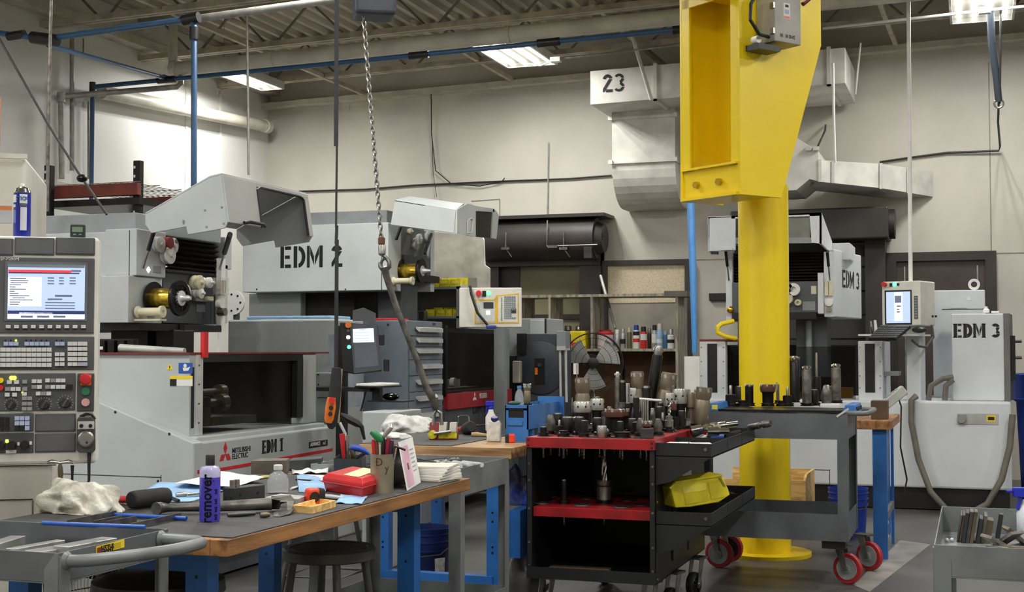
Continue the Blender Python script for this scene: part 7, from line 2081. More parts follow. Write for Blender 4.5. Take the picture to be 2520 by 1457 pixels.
q = a1(638, 1166); MB().cyl(A(638, 1148, Y=q.y - .001), A(638, 1148, Y=q.y + .002), .009, None, 14).build('drilled_hole', black, blk)
blk2 = block('steel_block', [a1(712, 1160), a1(790, 1154), a1(795, 1148), a1(720, 1152)], T1, .05, tst, 'darker steel bar behind the long grey block')
alb = block('aluminium_block', [a1(652, 1246), a1(735, 1250), a1(752, 1243), a1(690, 1237)], T1, .034, mat('matte_aluminium', (190, 190, 188), .4, .4), 'pale aluminium block next to the tape measure')
# clear water bottle
p = a1(684, 1214); wbt = thing('water_bottle', 'clear plastic water bottle with a white cap among the towels', 'bottle', (p.x, p.y, T1)); o4 = (p.x, p.y, T1)
MB().lathe(o4, [(.036, 0), (.042, .006), (.043, .05), (.034, .075), (.016, .088), (.014, .1)], (0, 0, 1), 28).build('shell', clearp, wbt)
MB().lathe(o4, [(.017, .094), (.018, .098), (.018, .112), (.016, .114), (0, .114)], (0, 0, 1), 20).build('cap', white, wbt)
# tape measures
def tape_measure(base, yaw, label, s=1.0):
    t = thing('tape_measure', label, 'tape measure', base)
    M = frame(base, yaw)
    MB(M).box((-.035 * s, -.02 * s, 0), (.035 * s, .02 * s, .062 * s)).build('case', rubber, t, .012 * s, 3)
    MB(M).box((-.037 * s, -.023 * s, .0), (.012 * s, .023 * s, .064 * s)).build('shell', redorange, t, .012 * s, 3)
    MB(M).lathe((-.012 * s, -.0235 * s, .032 * s), [(.02 * s, 0), (.019 * s, .002), (0, .002)], (0, -1, 0), 20).build('side_badge', black, t)


q = a1(776, 1243); tape_measure(V((q.x, q.y, T1)), radians(50), 'orange and black tape measure standing in the wooden tray')
# wooden tray
WT = thing('wooden_tray', 'small pale wooden tray at the bench edge by the tape measure', 'tray', a1(772, 1262))
w0, w1, w2, w3 = a1(722, 1260), a1(768, 1264), a1(824, 1248), a1(780, 1243)
MB().prism([V((q_.x, q_.y, T1)) for q_ in (w0, w1, w2, w3)], (0, 0, .006)).build('base', pine, WT)
for qa, qb in ((w0, w1), (w1, w2), (w2, w3), (w3, w0)):
    MB().bar(V((qa.x, qa.y, T1 + .012)), V((qb.x, qb.y, T1 + .012)), .008, .024).build('rim', pine, WT)
# red case
r0, r1, r2 = a1(793, 1208), a1(893, 1226), a1(962, 1202)
r3 = r0 + (r2 - r1)
RC = thing('red_case', 'red plastic tool case with a yellow note on its lid', 'case', (r0 + r2) / 2)
cen = (r0 + r1 + r2 + r3) / 4
def ring(k, z): return [V((cen.x + (q_.x - cen.x) * k, cen.y + (q_.y - cen.y) * k, T1 + z)) for q_ in (r0, r1, r2, r3)]
def hull(rings, name, m, root, bev=.003):
    b = MB(); vs = [q_ for r_ in rings for q_ in r_]; fs = [(3, 2, 1, 0)]
    for k in range(len(rings) - 1):
        for i in range(4): fs.append((k * 4 + i, k * 4 + (i + 1) % 4, k * 4 + 4 + (i + 1) % 4, k * 4 + 4 + i))
    fs.append(tuple(len(vs) - 4 + i for i in range(4)))
    return b.add(vs, fs).build(name, m, root, bev, 3)
hull([ring(.9, 0), ring(.97, .035)], 'lower_shell', redb, RC)
hull([ring(1.02, .035), ring(1.02, .042)], 'seam_lip', redb, RC)
hull([ring(1.0, .042), ring(.99, .055), ring(.86, .072)], 'lid', redb, RC)
nr = ring(.8, .0735); 
MB().prism([nr[0].lerp(nr[1], .45), nr[1].lerp(nr[0], .1), nr[2].lerp(nr[3], .15), nr[3].lerp(nr[2], .35)], (0, 0, .0006)).build('sticky_note', mat('cream_note', (238, 226, 176), .7), RC)
# dark holder box with pliers
HBX = thing('steel_holder', 'dark steel holder box full of hand tools at the back of the bench', 'holder', a1(855, 1172))
k0_, k1_, k2_ = a1(822, 1172), a1(888, 1174), a1(900, 1162)
k3_ = k0_ + (k2_ - k1_)
for qa, qb in ((k0_, k1_), (k1_, k2_), (k2_, k3_), (k3_, k0_)):
    MB().bar(V((qa.x, qa.y, T1 + .04)), V((qb.x, qb.y, T1 + .04)), .003, .08).build('wall', tst, HBX)
ht = [('red-handled pliers with the handle up in the dark holder', redb, 842, 1068, 848, .009), ('steel calliper standing in the dark holder', steel, 855, 1072, 857, .006), ('brass punch standing in the dark holder', brass, 864, 1110, 862, .004), ('black needle file standing in the dark holder', black, 870, 1112, 866, .004), ('thin steel scriber standing in the dark holder', steel, 874, 1105, 868, .003)]
for lb_, m_, ut, vt, ub, r_ in ht:
    bq = A(ub, 1168, Z=T1); dpt_ = (bq - V((0, 0, CAMZ))).dot(cam_fw)
    t = thing('hand_tool', lb_, 'hand tool', V((bq.x, bq.y, T1)), 'tools in the dark holder')
    tp_ = A(ut, vt, t=dpt_)
    MB().tube([V((bq.x, bq.y, T1)), V((bq.x, bq.y, T1)).lerp(tp_, .45)], r_ * .7, 8).build('shank', steel_d, t)
    MB().tube([V((bq.x, bq.y, T1)).lerp(tp_, .4), V((bq.x, bq.y, T1)).lerp(tp_, .6), tp_], [r_ * .7, r_, r_ * 1.5], 10).build('handle', m_, t)
bq = A(880, 1168, Z=T1); dpt_ = (bq - V((0, 0, CAMZ))).dot(cam_fw)
t = thing('hand_tool', 'blue-handled snips sticking out of the dark holder', 'hand tool', V((bq.x, bq.y, T1)), 'tools in the dark holder')
MB().tube([V((bq.x, bq.y, T1)), A(872, 1125, t=dpt_), A(864, 1102, t=dpt_)], [.006, .01, .012], 10).build('shank', steel_d, t)
MB().tube([A(864, 1102, t=dpt_), A(880, 1103, t=dpt_), A(898, 1110, t=dpt_), A(909, 1118, t=dpt_)], [.014, .015, .012, .006], 12).build('upper_grip', mat('grip_blue', (40, 78, 186), .4), t)
MB().tube([A(875, 1130, t=dpt_), A(890, 1118, t=dpt_), A(905, 1116, t=dpt_)], [.006, .006, .005], 10).build('lower_grip', mat('grip_navy', (30, 36, 60), .4), t)
# round can lettered Dy, full of tools
cb0 = a1(940, 1212); CNr = .047
CN = thing('tool_can', 'dull metal can hand-lettered Dy, crammed with tools', 'can', (cb0.x, cb0.y, T1))
hcn = .155; o5 = (cb0.x, cb0.y, T1)
MB().lathe(o5, [(CNr, 0), (CNr, hcn), (CNr - .003, hcn), (CNr - .003, .004), (0, .004)], (0, 0, 1), 36).build('shell', mat('dull_tin', (170, 162, 142), .35, .7, var=.1), CN)
cac = atan2(-cb0.y, -cb0.x)
curved_text(CN, 'D', o5, CNr, cac - .25, hcn * .8, .046, inkbrown, False, .9, 0)
curved_text(CN, 'y', o5, CNr, cac + .42, hcn * .64, .046, inkbrown, False, .9, 0)
MB().add([V((cb0.x, cb0.y, T1)) + V(((CNr + .0006) * cos(cac + a), (CNr + .0006) * sin(cac + a), hcn * zz)) for a, zz in ((-.62, .81), (-.3, .81), (-.3, .825), (-.62, .825))], [(0, 1, 2, 3)]).build('lettering', inkbrown, CN)
dpt_ = (cb0 - V((0, 0, CAMZ))).dot(cam_fw)
tl = [('red flat file handle', redb, 918, 1082, 921, .008, .006), ('brown wooden chisel', mat('wood_brown', (110, 62, 44), .5), 926, 1085, 927, .008, .006), ('pale wooden stick', ivory, 935, 1092, 930, .005, .004), ('black screwdriver', black, 944, 1078, 938, .008, .005), ('clear red screwdriver', mat('maroon_handle', (142, 30, 48), .3), 956, 1078, 946, .01, .005), ('purple-black screwdriver', mat('plum_handle', (60, 40, 66), .3), 965, 1084, 952, .009, .005), ('dark grey tap handle', tst, 972, 1096, 958, .005, .004)]
for lb_, m_, ut, vt, ub, r_, rs in tl:
    b0 = A(ub, 1150, t=dpt_); b0.z = T1 + .01; tp_ = A(ut, vt, t=dpt_); b0 = V((cb0.x + (b0.x - cb0.x) * .6, cb0.y + (b0.y - cb0.y) * .6, T1 + .01))
    t = thing('hand_tool', lb_ + ' standing in the can lettered Dy', 'hand tool', b0, 'tools in the lettered can')
    MB().tube([b0, b0.lerp(tp_, .6)], rs * .7, 8).build('shank', steel, t)
    MB().tube([b0.lerp(tp_, .55), b0.lerp(tp_, .7), b0.lerp(tp_, .95), tp_], [rs, r_, r_, r_ * .7], 10).build('handle', m_, t)
for lb_, m_, pts, rr in (('green oval deburring handle on top of the lettered can', mat('grip_green', (44, 140, 84), .4), ((913, 1062), (924, 1070), (936, 1080), (943, 1088)), (.01, .016, .017, .006)), ('inspection mirror with a green neck above the lettered can', mat('mirror_pale', (206, 206, 200), .2, .5), ((945, 1074), (953, 1062), (961, 1050), (963, 1043)), (.006, .013, .013, .004))):
    b0 = V((cb0.x, cb0.y, T1 + .02)); t = thing('hand_tool', lb_, 'hand tool', b0, 'tools in the lettered can')
    q_ = [A(u, v, t=dpt_) for u, v in pts]
    MB().tube([b0, A(940, 1100, t=dpt_), q_[-1] if 'oval' in lb_ else q_[0]], .004, 8).build('shank', steel, t)
    MB().tube(q_, list(rr), 14).build('handle', m_, t)
b0 = V((cb0.x, cb0.y, T1 + .02)); t = thing('hand_tool', 'dark hex key bent over the rim of the lettered can', 'hand tool', b0, 'tools in the lettered can')
MB().tube([V((cb0.x + .02, cb0.y, T1 + .02)), A(966, 1108, t=dpt_), A(974, 1099, t=dpt_), A(986, 1103, t=dpt_), A(998, 1108, t=dpt_)], .005, 6).build('hex_key', blackm, t)
# desk calendar
CL = thing('desk_calendar', 'pink and white desk calendar standing like a tent beside the lettered can', 'calendar', a1(1010, 1205))
d_c = (a1(1005, 1206) - V((0, 0, CAMZ))).dot(cam_fw)
c0_, c1_ = a1(1003, 1207), a1(1036, 1187)
t0_, t1_ = A(981, 1088, t=d_c + .06), A(1017, 1074, t=d_c + .24)
t1_ = t0_ + (c1_ - c0_)
off = (c1_ - c0_).cross(t0_ - c0_).normalized() * .003
if off.dot(cam_fw) < 0: off = -off
MB().prism([c0_, c1_, t1_, t0_], off).build('front_card', paper, CL)
def cq(a, b): return c0_.lerp(c1_, a).lerp(t0_.lerp(t1_, a), b) - off * .2
MB().prism([cq(.06, .05), cq(.52, .05), cq(.52, .88), cq(.06, .88)], -off * .3).build('pink_page', mat('calendar_pink', (234, 186, 208), .7), CL)
for k in range(6): MB().prism([cq(.6, .75 - k * .09), cq(.86, .75 - k * .09), cq(.86, .77 - k * .09), cq(.6, .77 - k * .09)], -off * .3).build('date_line', mat('calendar_print', (170, 168, 184), .7), CL)
MB().prism([cq(.26, .38), cq(.36, .38), cq(.36, .52), cq(.26, .52)], -off * .5).build('figure', mat('calendar_figure', (120, 84, 76), .6), CL)
bk0, bk1 = c0_ + V((-.09, .03, 0)), c1_ + V((-.09, .03, 0))
MB().prism([bk0, bk1, t1_, t0_], off).build('back_card', tst, CL)
# small loose things on the bench
small = [('drill_bit', 'silver socket lying on the blue towel behind the bottle', 'socket', 433, 1218, 470, 1216, .011, steel), ('drill_bit', 'chrome extension lying on the blue towel', 'socket', 460, 1220, 492, 1217, .009, chrome),
         ('file_tool', 'dark file lying behind the clear bottle', 'file', 728, 1180, 800, 1186, .005, tst), ('marker_pen', 'white marker lying right of the clear bottle', 'pen', 716, 1203, 752, 1194, .006, white),
         ('drill_bit', 'clear tube of drill bits below the red case', 'tube', 790, 1220, 846, 1226, .009, mat('frosted_tube', (206, 208, 208), .25)), ('steel_pin', 'small dark pin lying under the big wrench', 'pin', 560, 1268, 628, 1264, .008, tst),
         ('steel_slug', 'round brass-grey slug beside the wrench jaw', 'slug', 640, 1268, 664, 1267, .01, fxm), ('glass_lens', 'yellow tape ring lying beside the long steel block', 'ring', 632, 1176, 662, 1173, .008, mat('pale_yellow', (226, 214, 120), .4)),
         ('black_tool', 'black tool lying beneath the towel edge', 'tool', 408, 1222, 440, 1232, .008, black)]
for nm, lb_, ct_, ua, va, ub, vb, r_, m_ in small:
    tag(MB().tube([A(ua, va, Z=T1 + r_), A((ua + ub) / 2, (va + vb) / 2, Z=T1 + r_), A(ub, vb, Z=T1 + r_)], [r_ * .8, r_, r_ * .7], 12).build(nm, m_), lb_, ct_)
q = a1(812, 1180); tag(MB().lathe((q.x, q.y, T1), [(.011, 0), (.012, .002), (.012, .022), (0, .022)], (0, 0, 1), 16).build('grey_plug', mat('grey_cap', (176, 176, 172), .5)), 'small grey cap standing behind the red case', 'cap')
# ---- on the cart at the end of the bench
zu = UZ - .126
for i in range(5):
    c0 = V((A(1058, 1180, Z=BZ).x, 5.54, BZ + .0045 + i * .013))
    tag(MB(frame(c0, .08 * (i - 2))).box((-.12, -.1, 0), (.12, .1, .0125)).build('papers', paper if i % 2 else mat('cream_paper', (226, 220, 204), .7), None, .002), 'sheaf of papers at the far bench end, %s in the pile' % ('lowest', 'second', 'third', 'fourth', 'topmost')[i], 'papers', 'sheaves of papers')
k = 0
for i in range(8):
    x_, y_ = UX0 + .2 + i * .045, UY0 + .34 + RND.random() * .24; a = RND.random() * 3; L_ = .06 + RND.random() * .05; zz_ = zu + .105 + RND.random() * .03
    dv_ = V((cos(a), sin(a), .1)) * L_
    t = tag(MB().bar(V((x_, y_, zz_)) - dv_, V((x_, y_, zz_)) + dv_, .014, .006).lathe(V((x_, y_, zz_)) + dv_ - V((0, 0, .004)), [(.016, 0), (.016, .008), (.009, .008), (.009, 0)], (0, 0, 1), 10).build('spanner', chrome if i % 3 else steel_d), 'shiny spanner in the pale cart heap, %s from the bench mat side' % ('first', 'second', 'third', 'fourth', 'fifth', 'sixth', 'seventh', 'eighth')[i], 'spanner', 'heap of spanners in the pale cart')
for i in range(4):
    pa, pb = V((UX1 - .36 + i * .05, UY1 - .1, zu + .1)), V((UX1 - .1 + i * .035, UY0 + .12 + .05 * i, zu + .12))
    t = thing('clear_sleeve', 'clear plastic sleeve with a black cap in the pale cart, %s one' % ('first', 'second', 'third', 'fourth')[i], 'sleeve', pa, 'clear sleeves in the pale cart')
    MB().cyl(pa, pb, .012, None, 10).build('tube', mat('frosted_tube', (206, 208, 208), .25), t); MB().cyl(pa - (pb - pa) * .12, pa, .014, None, 10).build('cap', black, t)

# ------------------------------------------------------------------ second bench: magnet, bottles, blue rack
T2 = B2Z + .004
def a2(u, v): return A(u, v, Z=B2Z)
p = a2(988, 1066); blob('shop_rag', (p.x, p.y + .1, T2), (.17, .12, .085), mat('white_rag_cotton_b', (226, 226, 224), .9, var=.08, scale=9, bump=.5, bscale=70), 'crumpled white rags left of the lifting magnet', 'rag', 8, .4, 2.2, n=48)
p = a2(960, 1082); blob('shop_rag', (p.x, p.y + .04, T2), (.12, .07, .03), mat('white_rag_cotton_b', (226, 226, 224), .9), 'flat white rag in front of the crumpled rags', 'rag', 12, .35, 2.4)
mg = a2(1085, 1084); MG = thing('lifting_magnet', 'red and yellow lifting magnet with a lever on the second bench', 'magnet', (mg.x, mg.y, T2))
mM = frame((mg.x, mg.y + .05, T2), radians(14))
L_ = .082
MB(mM).box((-L_, -.045, 0), (L_, .045, .045)).build('base', red, MG, .004)
MB(mM).box((-L_ + .055, -.047, .008), (L_, -.045, .044)).build('yellow_label', mat('worn_yellow', (214, 200, 40), .5, var=.15, scale=40), MG)
MB(mM).prism([(-L_, -.04, .045), (-L_, .04, .045), (-L_, .025, .1), (-L_, -.025, .1)], (.055, 0, 0)).build('red_end', mat('magnet_maroon', (128, 24, 36), .4), MG, .002)
MB(mM).prism([(-L_ + .055, -.04, .045), (-L_ + .055, .04, .045), (-L_ + .055, .025, .1), (-L_ + .055, -.025, .1)], (.045, 0, 0)).build('pole_block', mat('magnet_pale', (196, 192, 176), .4, .2), MG, .002)
MB(mM).prism([(L_ - .045, -.04, .045), (L_ - .045, .04, .045), (L_ - .045, .025, .1), (L_ - .045, -.025, .1)], (.04, 0, 0)).build('pole_block', mat('magnet_pale', (196, 192, 176), .4, .2), MG, .002)
MB(mM).lathe((-L_ + .02, -.045, .03), [(.026, 0), (.026, .012), (.016, .014), (0, .014)], (0, -1, 0), 20).build('lever_hub', mat('worn_yellow', (214, 200, 40), .5), MG)
MB(mM).tube([(-L_ + .03, -.06, .035), (.05, -.065, .05)], .008, 10).build('lever', steel, MG)
for zz in (.07, .09): MB(mM).sphere((-L_ - .004, -.01, zz + .0), .011, 8).build('end_bolt', white, MG)
# mallet, wooden handle
q0_, q1_ = a2(1150, 1072), a2(1168, 1066)
m2_ = thing('rubber_mallet', 'black mallet with a red handle beside the lifting magnet', 'mallet', V((q0_.x, q0_.y, T2)))
MB().lathe(V((q0_.x, q0_.y + .02, T2 + .04)), [(.03, -.045), (.038, -.035), (.04, 0), (.038, .035), (.03, .045)], (.6, -.6, .25), 20).build('head', rubber, m2_)
MB().tube([V((q0_.x, q0_.y + .02, T2 + .04)), V((q0_.x - .1, q0_.y + .06, T2 + .03))], .011, 10).build('handle', redb, m2_)
tag(MB().tube([a2(1160, 1076) + V((0, 0, .016)), a2(1175, 1076) + V((0, 0, .016)), a2(1200, 1077) + V((0, 0, .013))], [.014, .015, .009], 12).build('turned_wood_tool', mat('turned_wood', (190, 162, 116), .5)), 'turned wooden tool handle lying by the white bottle', 'handle tool')
tag(MB().tube([a2(1128, 1056) + V((0, 0, .01)), a2(1180, 1054) + V((0, 0, .02)), a2(1200, 1050) + V((0, 0, .012))], .007, 8).build('black_bar', blackm), 'thin black bar lying behind the mallet', 'bar')
tag(MB().tube([a2(1127, 1042), a2(1127, 1042) + V((0, 0, .045)), a2(1132, 1042) + V((0, 0, .055)), a2(1150, 1042) + V((0, 0, .055)), a2(1154, 1042) + V((0, 0, .045)), a2(1154, 1042)], .006, 8).build('drawer_pull', chrome), 'chrome bow handle standing behind the mallet', 'handle')
# white bottle with blue cap
p = a2(1214, 1088); o6 = (p.x, p.y, B2Z); wb_ = thing('white_bottle', 'grubby white square bottle with a dark blue cap', 'bottle', o6)
fm6 = frame(o6, radians(12))
MB(fm6).prism([(-.04, 0, 0), (.04, 0, 0), (.042, 0, .1), (.03, 0, .125), (-.03, 0, .125), (-.042, 0, .1)], (0, .06, 0)).build('body', mat('grubby_white', (218, 216, 208), .5, var=.08, scale=30), wb_, .01, 3)
MB(fm6).lathe((.006, .02, .118), [(.02, 0), (.022, .004), (.022, .022), (.018, .026), (0, .026)], (0, -.25, 1), 24).build('cap', mat('cap_navy', (42, 48, 116), .4), wb_)
p = a2(1208, 1060); o7 = (p.x, p.y, B2Z); sb7 = thing('spray_bottle', 'white spray bottle with a bright blue trigger head behind the square bottle', 'spray bottle', o7)
MB().lathe(o7, [(.035, 0), (.036, .01), (.036, .09), (.02, .12), (.015, .14)], (0, 0, 1), 24).build('body', white, sb7)
b7 = MB(frame(V(o7) + V((0, 0, .14)), radians(15)))
b7.lathe((0, 0, 0), [(.017, 0), (.017, .02), (.012, .022)], (0, 0, 1), 16).box((-.035, -.013, .022), (.02, .013, .055)).prism([(-.03, -.006, .022), (-.02, -.006, .022), (-.03, -.006, -.03), (-.038, -.006, -.028)], (0, .012, 0)).build('trigger_head', mat('trigger_blue', (34, 48, 190), .4), sb7, .004)
q = a2(1255, 1090); tape_measure(V((q.x, q.y, B2Z)), radians(200), 'orange and black tape measure lying at the end of the second bench', .8)
# blue tool rack beside the cart
TR = thing('blue_tool_rack', 'blue metal tool rack holding one cutter, behind the red cart rack', 'rack', a2(1272, 1085) + V((0, .05, 0)))
rY = a2(1272, 1088).y + .02
Fr_ = Face((0, rY, 0), 0)
e = Fr_.ext(1243, 997, 1299, 1090)
bl2 = mat('rack_blue', (58, 120, 190), .4, var=.06)
for (ua, va, ub, vb) in ((1243, 997, 1251, 1090), (1289, 997, 1299, 1090), (1251, 997, 1289, 1006), (1251, 1028, 1289, 1090)):
    Fr_.box(ua, va, ub, vb, -.012, 0).build('end_plate', bl2, TR)
Fr_.box(1251, 1006, 1289, 1028, -.012, -.006).build('slot_shadow', black, TR)
Fr_.box(1250, 1036, 1287, 1047, 0, .008).build('label_holder', bl2, TR, .002)
z_r = e[3]; xr_ = e[1]
yfar = rY + .62
MB().box((xr_ - .006, rY, z_r - .14), (xr_, yfar, z_r - .0)).build('side_rail', bl2, TR)
MB().box((e[0], rY, z_r - .14), (e[0] + .006, yfar, z_r)).build('side_rail', bl2, TR)
MB().box((e[0], yfar, z_r - .2), (xr_ + .03, yfar + .012, z_r + .03)).build('end_plate', bl2, TR)
MB().box((e[0] + .006, rY + .0, z_r - .03), (xr_ - .006, yfar, z_r - .018)).build('rack_plate', blackm, TR)
MB().box((e[0], rY + .1, B2Z + .0), (e[1], rY + .12, z_r - .15)).build('foot', bl2, TR)
RKZ = z_r - .018
p = V((xr_ - .08, rY - .0, z_r))
wb2 = thing('water_bottle', 'clear water bottle with a blue cap standing on the blue rack', 'bottle', (e[0] + .06, rY + .08, RKZ)); o8 = (e[0] + .06, rY + .08, RKZ)
MB().lathe(o8, [(.024, 0), (.027, .006), (.027, .06), (.02, .09), (.011, .105), (.011, .115)], (0, 0, 1), 20).build('shell', clearp, wb2)
MB().lathe(o8, [(.013, .112), (.013, .128), (0, .128)], (0, 0, 1), 16).build('cap', mat('cap_light_blue', (84, 132, 214), .4), wb2)
tag(MB().sphere((e[0] + .045, rY + .035, z_r + .01), .04, 14, (1.0, .45, .3)).build('green_grip', mat('grip_dark_green', (52, 98, 72), .5)), 'dark green handle lying on the blue rack corner', 'handle tool')

# ------------------------------------------------------------------ tool holders
tan_s = mat('tan_cutter_steel', (150, 138, 118), .4, .6, var=.12)
copper = mat('copper_cutter', (120, 84, 70), .35, .6, var=.1)
pale_s = mat('pale_cutter_steel', (196, 196, 190), .3, .6, var=.08)
PLACED = []


def holder(u, vb, vt, w_, kind, desc, Z, group, base=None, taper=False, tilt=0.0, fl=1.0, hh=None):
    """a tool holder: grooved flange on the rack, body, cutter; w_ and vt are the photo's width and top"""
    p = A(u, vb, Z=Z) if base is None else V(base)
    D = (p - V((0, 0, CAMZ))).dot(cam_fw)
    h = hh or max(.03, A(u, vt, t=D).z - Z); PLACED.append((p.x, p.y)); r = w_ / 2 * D / FPX
    t = thing('tool_holder', desc, 'tool holder', p, group)
    M = Matrix.Translation(p) @ Matrix.Rotation(tilt, 4, 'Y')
    f = min(.046, max(.031, r * 1.45)) * fl
    MB(M).lathe((0, 0, 0), [(f, 0), (f, .005), (f * .86, .008), (f * .86, .012), (f, .015), (f, .02), (f * .8, .022)], (0, 0, 1), 24).build('flange', mat('flange_steel', (74, 72, 70), .2, .9, var=.1), t)
    z0 = .02; H = h - z0
    def part(nm, prof, m, n=24): return MB(M).lathe((0, 0, 0), prof, (0, 0, 1), n).build(nm, m, t)
    def inserts(zc, rr, n, m, s_=.008):
        for k in range(n):
            a = 2 * pi * k / n + .3
            MB(M @ Matrix.Translation((rr * cos(a), rr * sin(a), zc)) @ Matrix.Rotation(a, 4, 'Z') @ Matrix.Rotation(.3, 4, 'X')).box((-.003, -s_, -s_), (.004, s_ * .5, s_)).build('cutter_insert', m, t)
    if kind == 'collet':
        part('body', [(r * .9, z0), (r, z0 + H * .25), (r * .95, z0 + H * .6), (r * .6, z0 + H * .93), (r * .25, h)], steel_d)
        part('collet_nut', [(r * .72, z0 + H * .68), (r * .6, z0 + H * .95), (r * .3, z0 + H), (0, z0 + H)], steel)
    elif kind == 'black':
        part('body', [(r, z0), (r, z0 + H * .9), (r * .92, z0 + H * .95), (r * .5, z0 + H * .95)], blackm)
        part('nut', [(r * .8, z0 + H * .94), (r * .75, h), (0, h)], steel)
    elif kind == 'shank':
        part('body', [(r, z0), (r, z0 + H * .45), (r * .9, z0 + H * .48)], blackm)
        part('tool_shank', [(r * .3, z0 + H * .46), (r * .3, h * .96), (r * .2, h)], steel, 14)
    elif kind == 'bright':
        part('body', [(r, z0), (r, z0 + H * .7), (r * .9, z0 + H * .72)], steel)
        part('collar', [(r * 1.0, z0 + H * .76), (r * 1.0, h), (0, h)], steel_d)
    elif kind == 'drill':
        part('body', [(r, z0), (r, z0 + H * .28), (r * .8, z0 + H * .3), (r * .8, z0 + H * .42), (r * .5, z0 + H * .44)], steel)
        b = MB(M); n_ = 18
        for s_ in (0, pi):
            b.tube([(r * .22 * cos(s_ + i * .7), r * .22 * sin(s_ + i * .7), z0 + H * (.42 + .58 * i / n_)) for i in range(n_ + 1)], r * .18, 6)
        b.build('drill_flutes', chrome, t)
    elif kind == 'facemill':
        part('body', [(r * .7, z0), (r * .72, z0 + H * .5), (r * .95, z0 + H * .62)], blackm)
        part('cutter_body', [(r * .95, z0 + H * .6), (r, z0 + H * .8), (r * .95, z0 + H * .95), (r * .5, z0 + H * .9)], copper)
        inserts(z0 + H * .92, r * .95, 7, pale_s)
    elif kind == 'silver':
        part('body', [(r * .75, z0), (r * .75, z0 + H * .6), (r * .6, z0 + H * .62)], blackm)
        cb = part('cutter_body', [(r * .95, z0 + H * .58), (r, z0 + H * .65), (r, z0 + H * .95), (r * .9, h), (0, h)], pale_s)
        for k in range(7):
            a = 2 * pi * k / 7
            MB(M).cyl((r * .99 * cos(a), r * .99 * sin(a), z0 + H * .8), (r * 1.02 * cos(a), r * 1.02 * sin(a), z0 + H * .8), .006, None, 10).build('screw_hole', black, t)
    elif kind == 'tan':
        part('body', [(r * .8, z0), (r, z0 + H * .12), (r, z0 + H * .55), (r * .85, z0 + H * .62)], tan_s)
        part('cutter_body', [(r * .85, z0 + H * .6), (r * 1.05, z0 + H * .72), (r * 1.0, z0 + H * .92), (r * .4, z0 + H * .86)], tan_s)
        inserts(z0 + H * .86, r * .95, 6, pale_s, .011)
    elif kind == 'tall':
        part('body', [(r, z0), (r, z0 + H * .86), (r * .9, z0 + H * .88)], blackm)
        part('cutter_body', [(r * .7, z0 + H * .86), (r * .95, z0 + H * .95), (r * .6, h), (0, h)], steel)
        inserts(z0 + H * .95, r * .9, 4, pale_s)
    elif kind == 'tallgrey':
        part('body', [(r, z0), (r, z0 + H * .86), (r * .95, z0 + H * .88), (r * .6, z0 + H * .88)], steel_d)
        part('cutter_body', [(r * .7, z0 + H * .87), (r * .85, z0 + H * .95), (r * .5, h), (0, h)], chrome)
        inserts(z0 + H * .95, r * .8, 4, pale_s, .006)
    elif kind == 'ribbed':
        part('body', [(r * .9, z0), (r * .9, h), (0, h)], steel_d)
        for k in range(12):
            a = 2 * pi * k / 12
            MB(M).cyl((r * cos(a), r * sin(a), z0 + H * .05), (r * cos(a), r * sin(a), h), .004, None, 6).build('rib', chrome, t)
    elif kind == 'sleeve':
        part('body', [(r * .72, z0), (r * .72, z0 + H * .5), (r, z0 + H * .52), (r, z0 + H * .95), (r * .9, h), (r * .6, h)], tan_s)
        inserts(h + .005, r * .6, 3, pale_s, .014)
    elif kind == 'ring':
        part('ring', [(r * .9, z0), (r * .95, h), (r * .6, h)], blackm)
    if taper:
        part('taper_shank', [(r * .75 + .004, -.004), (.012, -.07), (.007, -.074), (.006, -.1)], steel, 18)
        part('pull_stud', [(.006, -.1), (.009, -.104), (.009, -.112), (.006, -.118), (0, -.12)], steel_d, 12)
    return t


G1 = 'tool holders on the red cart rack'
W1 = 'on the red cart rack'
front = [(1355, 1068, 1021, 25, 'collet', 'dark egg-shaped collet holder at the near corner ' + W1), (1395, 1067, 1026, 31, 'black', 'stout black holder next to the egg-shaped collet ' + W1),
         (1432, 1069, 1035, 33, 'bright', 'dull steel cylinder holder third along the front ' + W1), (1512, 1064, 1006, 50, 'facemill', 'wide copper-bodied face mill with pale teeth ' + W1),
         (1532, 1077, 1063, 45, 'ring', 'empty black holder ring at the front edge ' + W1), (1566, 1062, 975, 16, 'black', 'tall slim black holder behind the empty ring ' + W1),
         (1586, 1060, 985, 18, 'ribbed', 'chrome ribbed reamer standing mid-row ' + W1), (1606, 1058, 1004, 15, 'collet', 'slim dark collet holder right of the ribbed reamer ' + W1),
         (1647, 1062, 985, 22, 'drill', 'bright holder with a short twist drill near the side trays ' + W1), (1622, 1062, 1048, 20, 'bright', 'low steel holder behind the square block ' + W1)]
for i, (u, vb, vt, w_, k_, ds) in enumerate(front): holder(u, vb, vt, w_, k_, ds, KZ, G1, taper=True)
